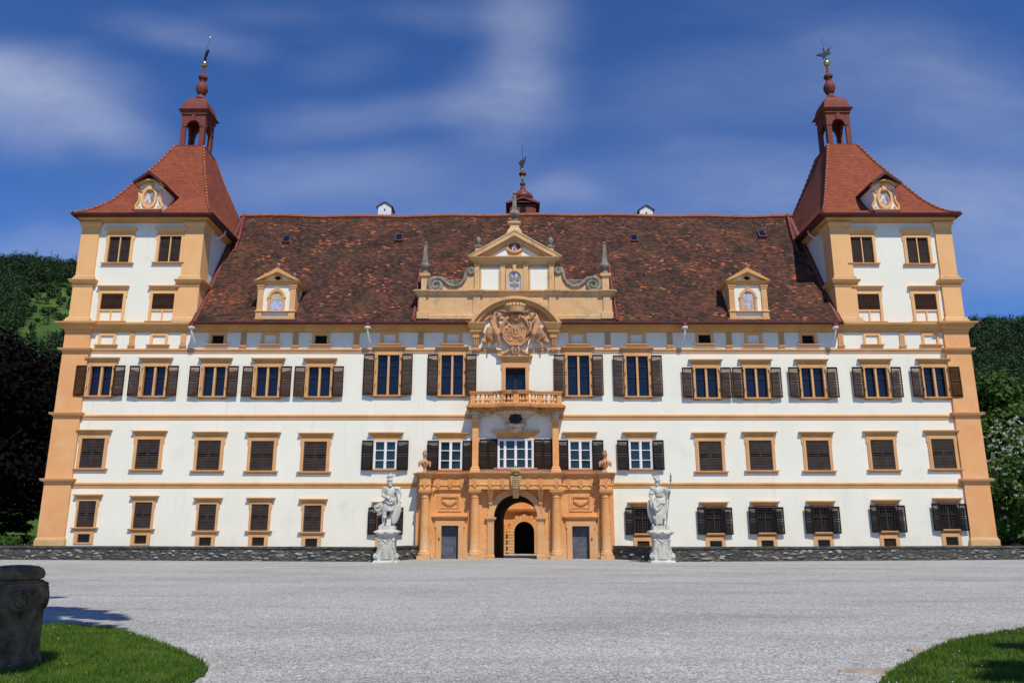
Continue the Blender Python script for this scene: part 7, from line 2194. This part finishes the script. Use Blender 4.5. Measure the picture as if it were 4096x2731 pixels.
# ------------------------------------------------------------------ sky, sun, camera
w = bpy.data.worlds.new('World'); scene.world = w; w.use_nodes = True
nt = w.node_tree
for n_ in list(nt.nodes): nt.nodes.remove(n_)
sky = N(nt, 'ShaderNodeTexSky', sky_type='NISHITA', sun_disc=False, sun_elevation=R(55), sun_rotation=R(160), altitude=400, air_density=1.0, dust_density=0.3, ozone_density=4.0)
tc = N(nt, 'ShaderNodeTexCoord')
sep = N(nt, 'ShaderNodeSeparateXYZ'); nt.links.new(tc.outputs['Generated'], sep.inputs[0])
ys = math_node(nt, 'MAXIMUM', sep.outputs[1], .05)
cu_ = math_node(nt, 'DIVIDE', sep.outputs[0], ys); cv_ = math_node(nt, 'DIVIDE', sep.outputs[2], ys)
comb = N(nt, 'ShaderNodeCombineXYZ'); nt.links.new(cu_, comb.inputs[0]); nt.links.new(cv_, comb.inputs[1])
def skyuv(u, v):
    a = (u - 2048) / FPX; b = (1365.5 - v) / FPX
    y = CT - b * ST; return a / y, (ST + b * CT) / y
warp = N(nt, 'ShaderNodeTexNoise'); warp.inputs['Scale'].default_value = 2.2; warp.inputs['Detail'].default_value = 3
nt.links.new(comb.outputs[0], warp.inputs['Vector'])
wv = N(nt, 'ShaderNodeVectorMath', operation='SCALE'); wv.inputs['Scale'].default_value = .16
sub = N(nt, 'ShaderNodeVectorMath', operation='SUBTRACT'); sub.inputs[1].default_value = (.5, .5, .5)
nt.links.new(warp.outputs['Color'], sub.inputs[0]); nt.links.new(sub.outputs[0], wv.inputs[0])
addv = N(nt, 'ShaderNodeVectorMath', operation='ADD'); nt.links.new(comb.outputs[0], addv.inputs[0]); nt.links.new(wv.outputs[0], addv.inputs[1])
total = None
for (u, v, rx, ry, rot, amp) in ((40, 400, 720, 290, -16, .95), (0, 330, 420, 130, -10, .25), (420, 560, 420, 130, -24, .42), (2020, 430, 430, 330, 25, .52), (2130, 200, 330, 420, 10, .36), (1500, 480, 800, 150, 6, .36), (2150, 40, 300, 260, 0, .28), (1850, 40, 520, 130, 0, .20),
                                  (700, 170, 520, 140, -8, .32), (1350, 260, 360, 140, 10, .14), (3000, 330, 1000, 330, 12, .24), (3800, 450, 900, 520, -20, .36), (4000, 950, 800, 380, 8, .50), (3250, 760, 1000, 230, -8, .36), (2250, 810, 260, 100, 0, .30), (1200, 740, 900, 160, 4, .26), (200, 1000, 600, 160, 4, .42), (1000, 60, 500, 80, 0, .10), (2048, 900, 2600, 420, 0, .26)):
    c = skyuv(u, v)
    ma = N(nt, 'ShaderNodeVectorMath', operation='SUBTRACT'); ma.inputs[1].default_value = (c[0], c[1], 0); nt.links.new(addv.outputs[0], ma.inputs[0])
    ro = N(nt, 'ShaderNodeVectorRotate', rotation_type='Z_AXIS'); ro.inputs['Angle'].default_value = -R(rot); nt.links.new(ma.outputs[0], ro.inputs['Vector'])
    sc = N(nt, 'ShaderNodeVectorMath', operation='MULTIPLY'); sc.inputs[1].default_value = (FPX / rx, FPX / ry * .9, 0); nt.links.new(ro.outputs[0], sc.inputs[0])
    ln = N(nt, 'ShaderNodeVectorMath', operation='LENGTH'); nt.links.new(sc.outputs[0], ln.inputs[0])
    mr = N(nt, 'ShaderNodeMapRange', interpolation_type='SMOOTHERSTEP'); mr.inputs[1].default_value = 1.15; mr.inputs[2].default_value = .0; mr.inputs[4].default_value = amp
    nt.links.new(ln.outputs['Value'], mr.inputs[0])
    total = mr.outputs[0] if total is None else math_node(nt, 'ADD', total, mr.outputs[0])
wm = N(nt, 'ShaderNodeMapping'); wm.inputs['Scale'].default_value = (2.0, 5.5, 1); wm.inputs['Rotation'].default_value = (0, 0, R(14)); nt.links.new(addv.outputs[0], wm.inputs['Vector'])
wn_ = N(nt, 'ShaderNodeTexNoise'); wn_.inputs['Scale'].default_value = 1.6; wn_.inputs['Detail'].default_value = 7; wn_.inputs['Roughness'].default_value = .55; nt.links.new(wm.outputs[0], wn_.inputs['Vector'])
wis = N(nt, 'ShaderNodeMapRange'); wis.inputs[1].default_value = .28; wis.inputs[2].default_value = .75; wis.inputs[3].default_value = .72; wis.inputs[4].default_value = 1.2; nt.links.new(wn_.outputs['Fac'], wis.inputs[0])
wm2 = N(nt, 'ShaderNodeMapping'); wm2.inputs['Scale'].default_value = (3.0, 6.5, 1); wm2.inputs['Rotation'].default_value = (0, 0, R(-16)); nt.links.new(addv.outputs[0], wm2.inputs['Vector'])
wn2_ = N(nt, 'ShaderNodeTexNoise'); wn2_.inputs['Scale'].default_value = 3.2; wn2_.inputs['Detail'].default_value = 9; wn2_.inputs['Roughness'].default_value = .62; nt.links.new(wm2.outputs[0], wn2_.inputs['Vector'])
fine_ = N(nt, 'ShaderNodeMapRange'); fine_.inputs[1].default_value = .3; fine_.inputs[2].default_value = .72; fine_.inputs[3].default_value = .80; fine_.inputs[4].default_value = 1.14; nt.links.new(wn2_.outputs['Fac'], fine_.inputs[0])
cm_ = math_node(nt, 'MULTIPLY', math_node(nt, 'MULTIPLY', total, wis.outputs[0]), fine_.outputs[0])
thin = N(nt, 'ShaderNodeMapRange'); thin.inputs[1].default_value = .5; thin.inputs[2].default_value = .8; thin.inputs[3].default_value = 0; thin.inputs[4].default_value = .10; nt.links.new(wn_.outputs['Fac'], thin.inputs[0])
front = math_node(nt, 'GREATER_THAN', sep.outputs[1], .06)
cov = math_node(nt, 'MULTIPLY', math_node(nt, 'ADD', cm_, thin.outputs[0]), front, True)
cloudc = (4.7, 5.2, 6.7)
skyt = N(nt, 'ShaderNodeMix', data_type='RGBA', blend_type='MULTIPLY'); skyt.inputs[0].default_value = 1; skyt.inputs[7].default_value = (.42, .68, 1.10, 1); nt.links.new(sky.outputs[0], skyt.inputs[6])
mx = N(nt, 'ShaderNodeMix', data_type='RGBA'); nt.links.new(math_node(nt, 'MULTIPLY', cov, .56), mx.inputs[0]); nt.links.new(skyt.outputs[2], mx.inputs[6]); mx.inputs[7].default_value = (*cloudc, 1)
bg = N(nt, 'ShaderNodeBackground'); bg.inputs['Strength'].default_value = .10; nt.links.new(mx.outputs[2], bg.inputs['Color'])
out = N(nt, 'ShaderNodeOutputWorld'); nt.links.new(bg.outputs[0], out.inputs['Surface'])

sl = bpy.data.lights.new('sun', 'SUN'); sl.energy = 3.95; sl.angle = R(.5); sl.color = (1.0, .93, .80)
so = bpy.data.objects.new('sun', sl); col.objects.link(so)
so.rotation_euler = (-S_).to_track_quat('-Z', 'Y').to_euler(); so.location = (20, -60, 60)

cam = bpy.data.cameras.new('camera'); cam.sensor_width = 36; cam.sensor_fit = 'HORIZONTAL'; cam.lens = FPX / 4096 * 36
cam.clip_start = .1; cam.clip_end = 9000
co = bpy.data.objects.new('camera', cam); col.objects.link(co)
co.location = (0, -DIST, CAMH); co.rotation_euler = (PI / 2 + TILT, 0, 0)
scene.camera = co
vs_ = scene.view_settings
vs_.view_transform = 'Standard'; vs_.look = 'None'; vs_.exposure = 0.16; vs_.gamma = 1.0; vs_.use_curve_mapping = False
scene.cycles.max_bounces = 6
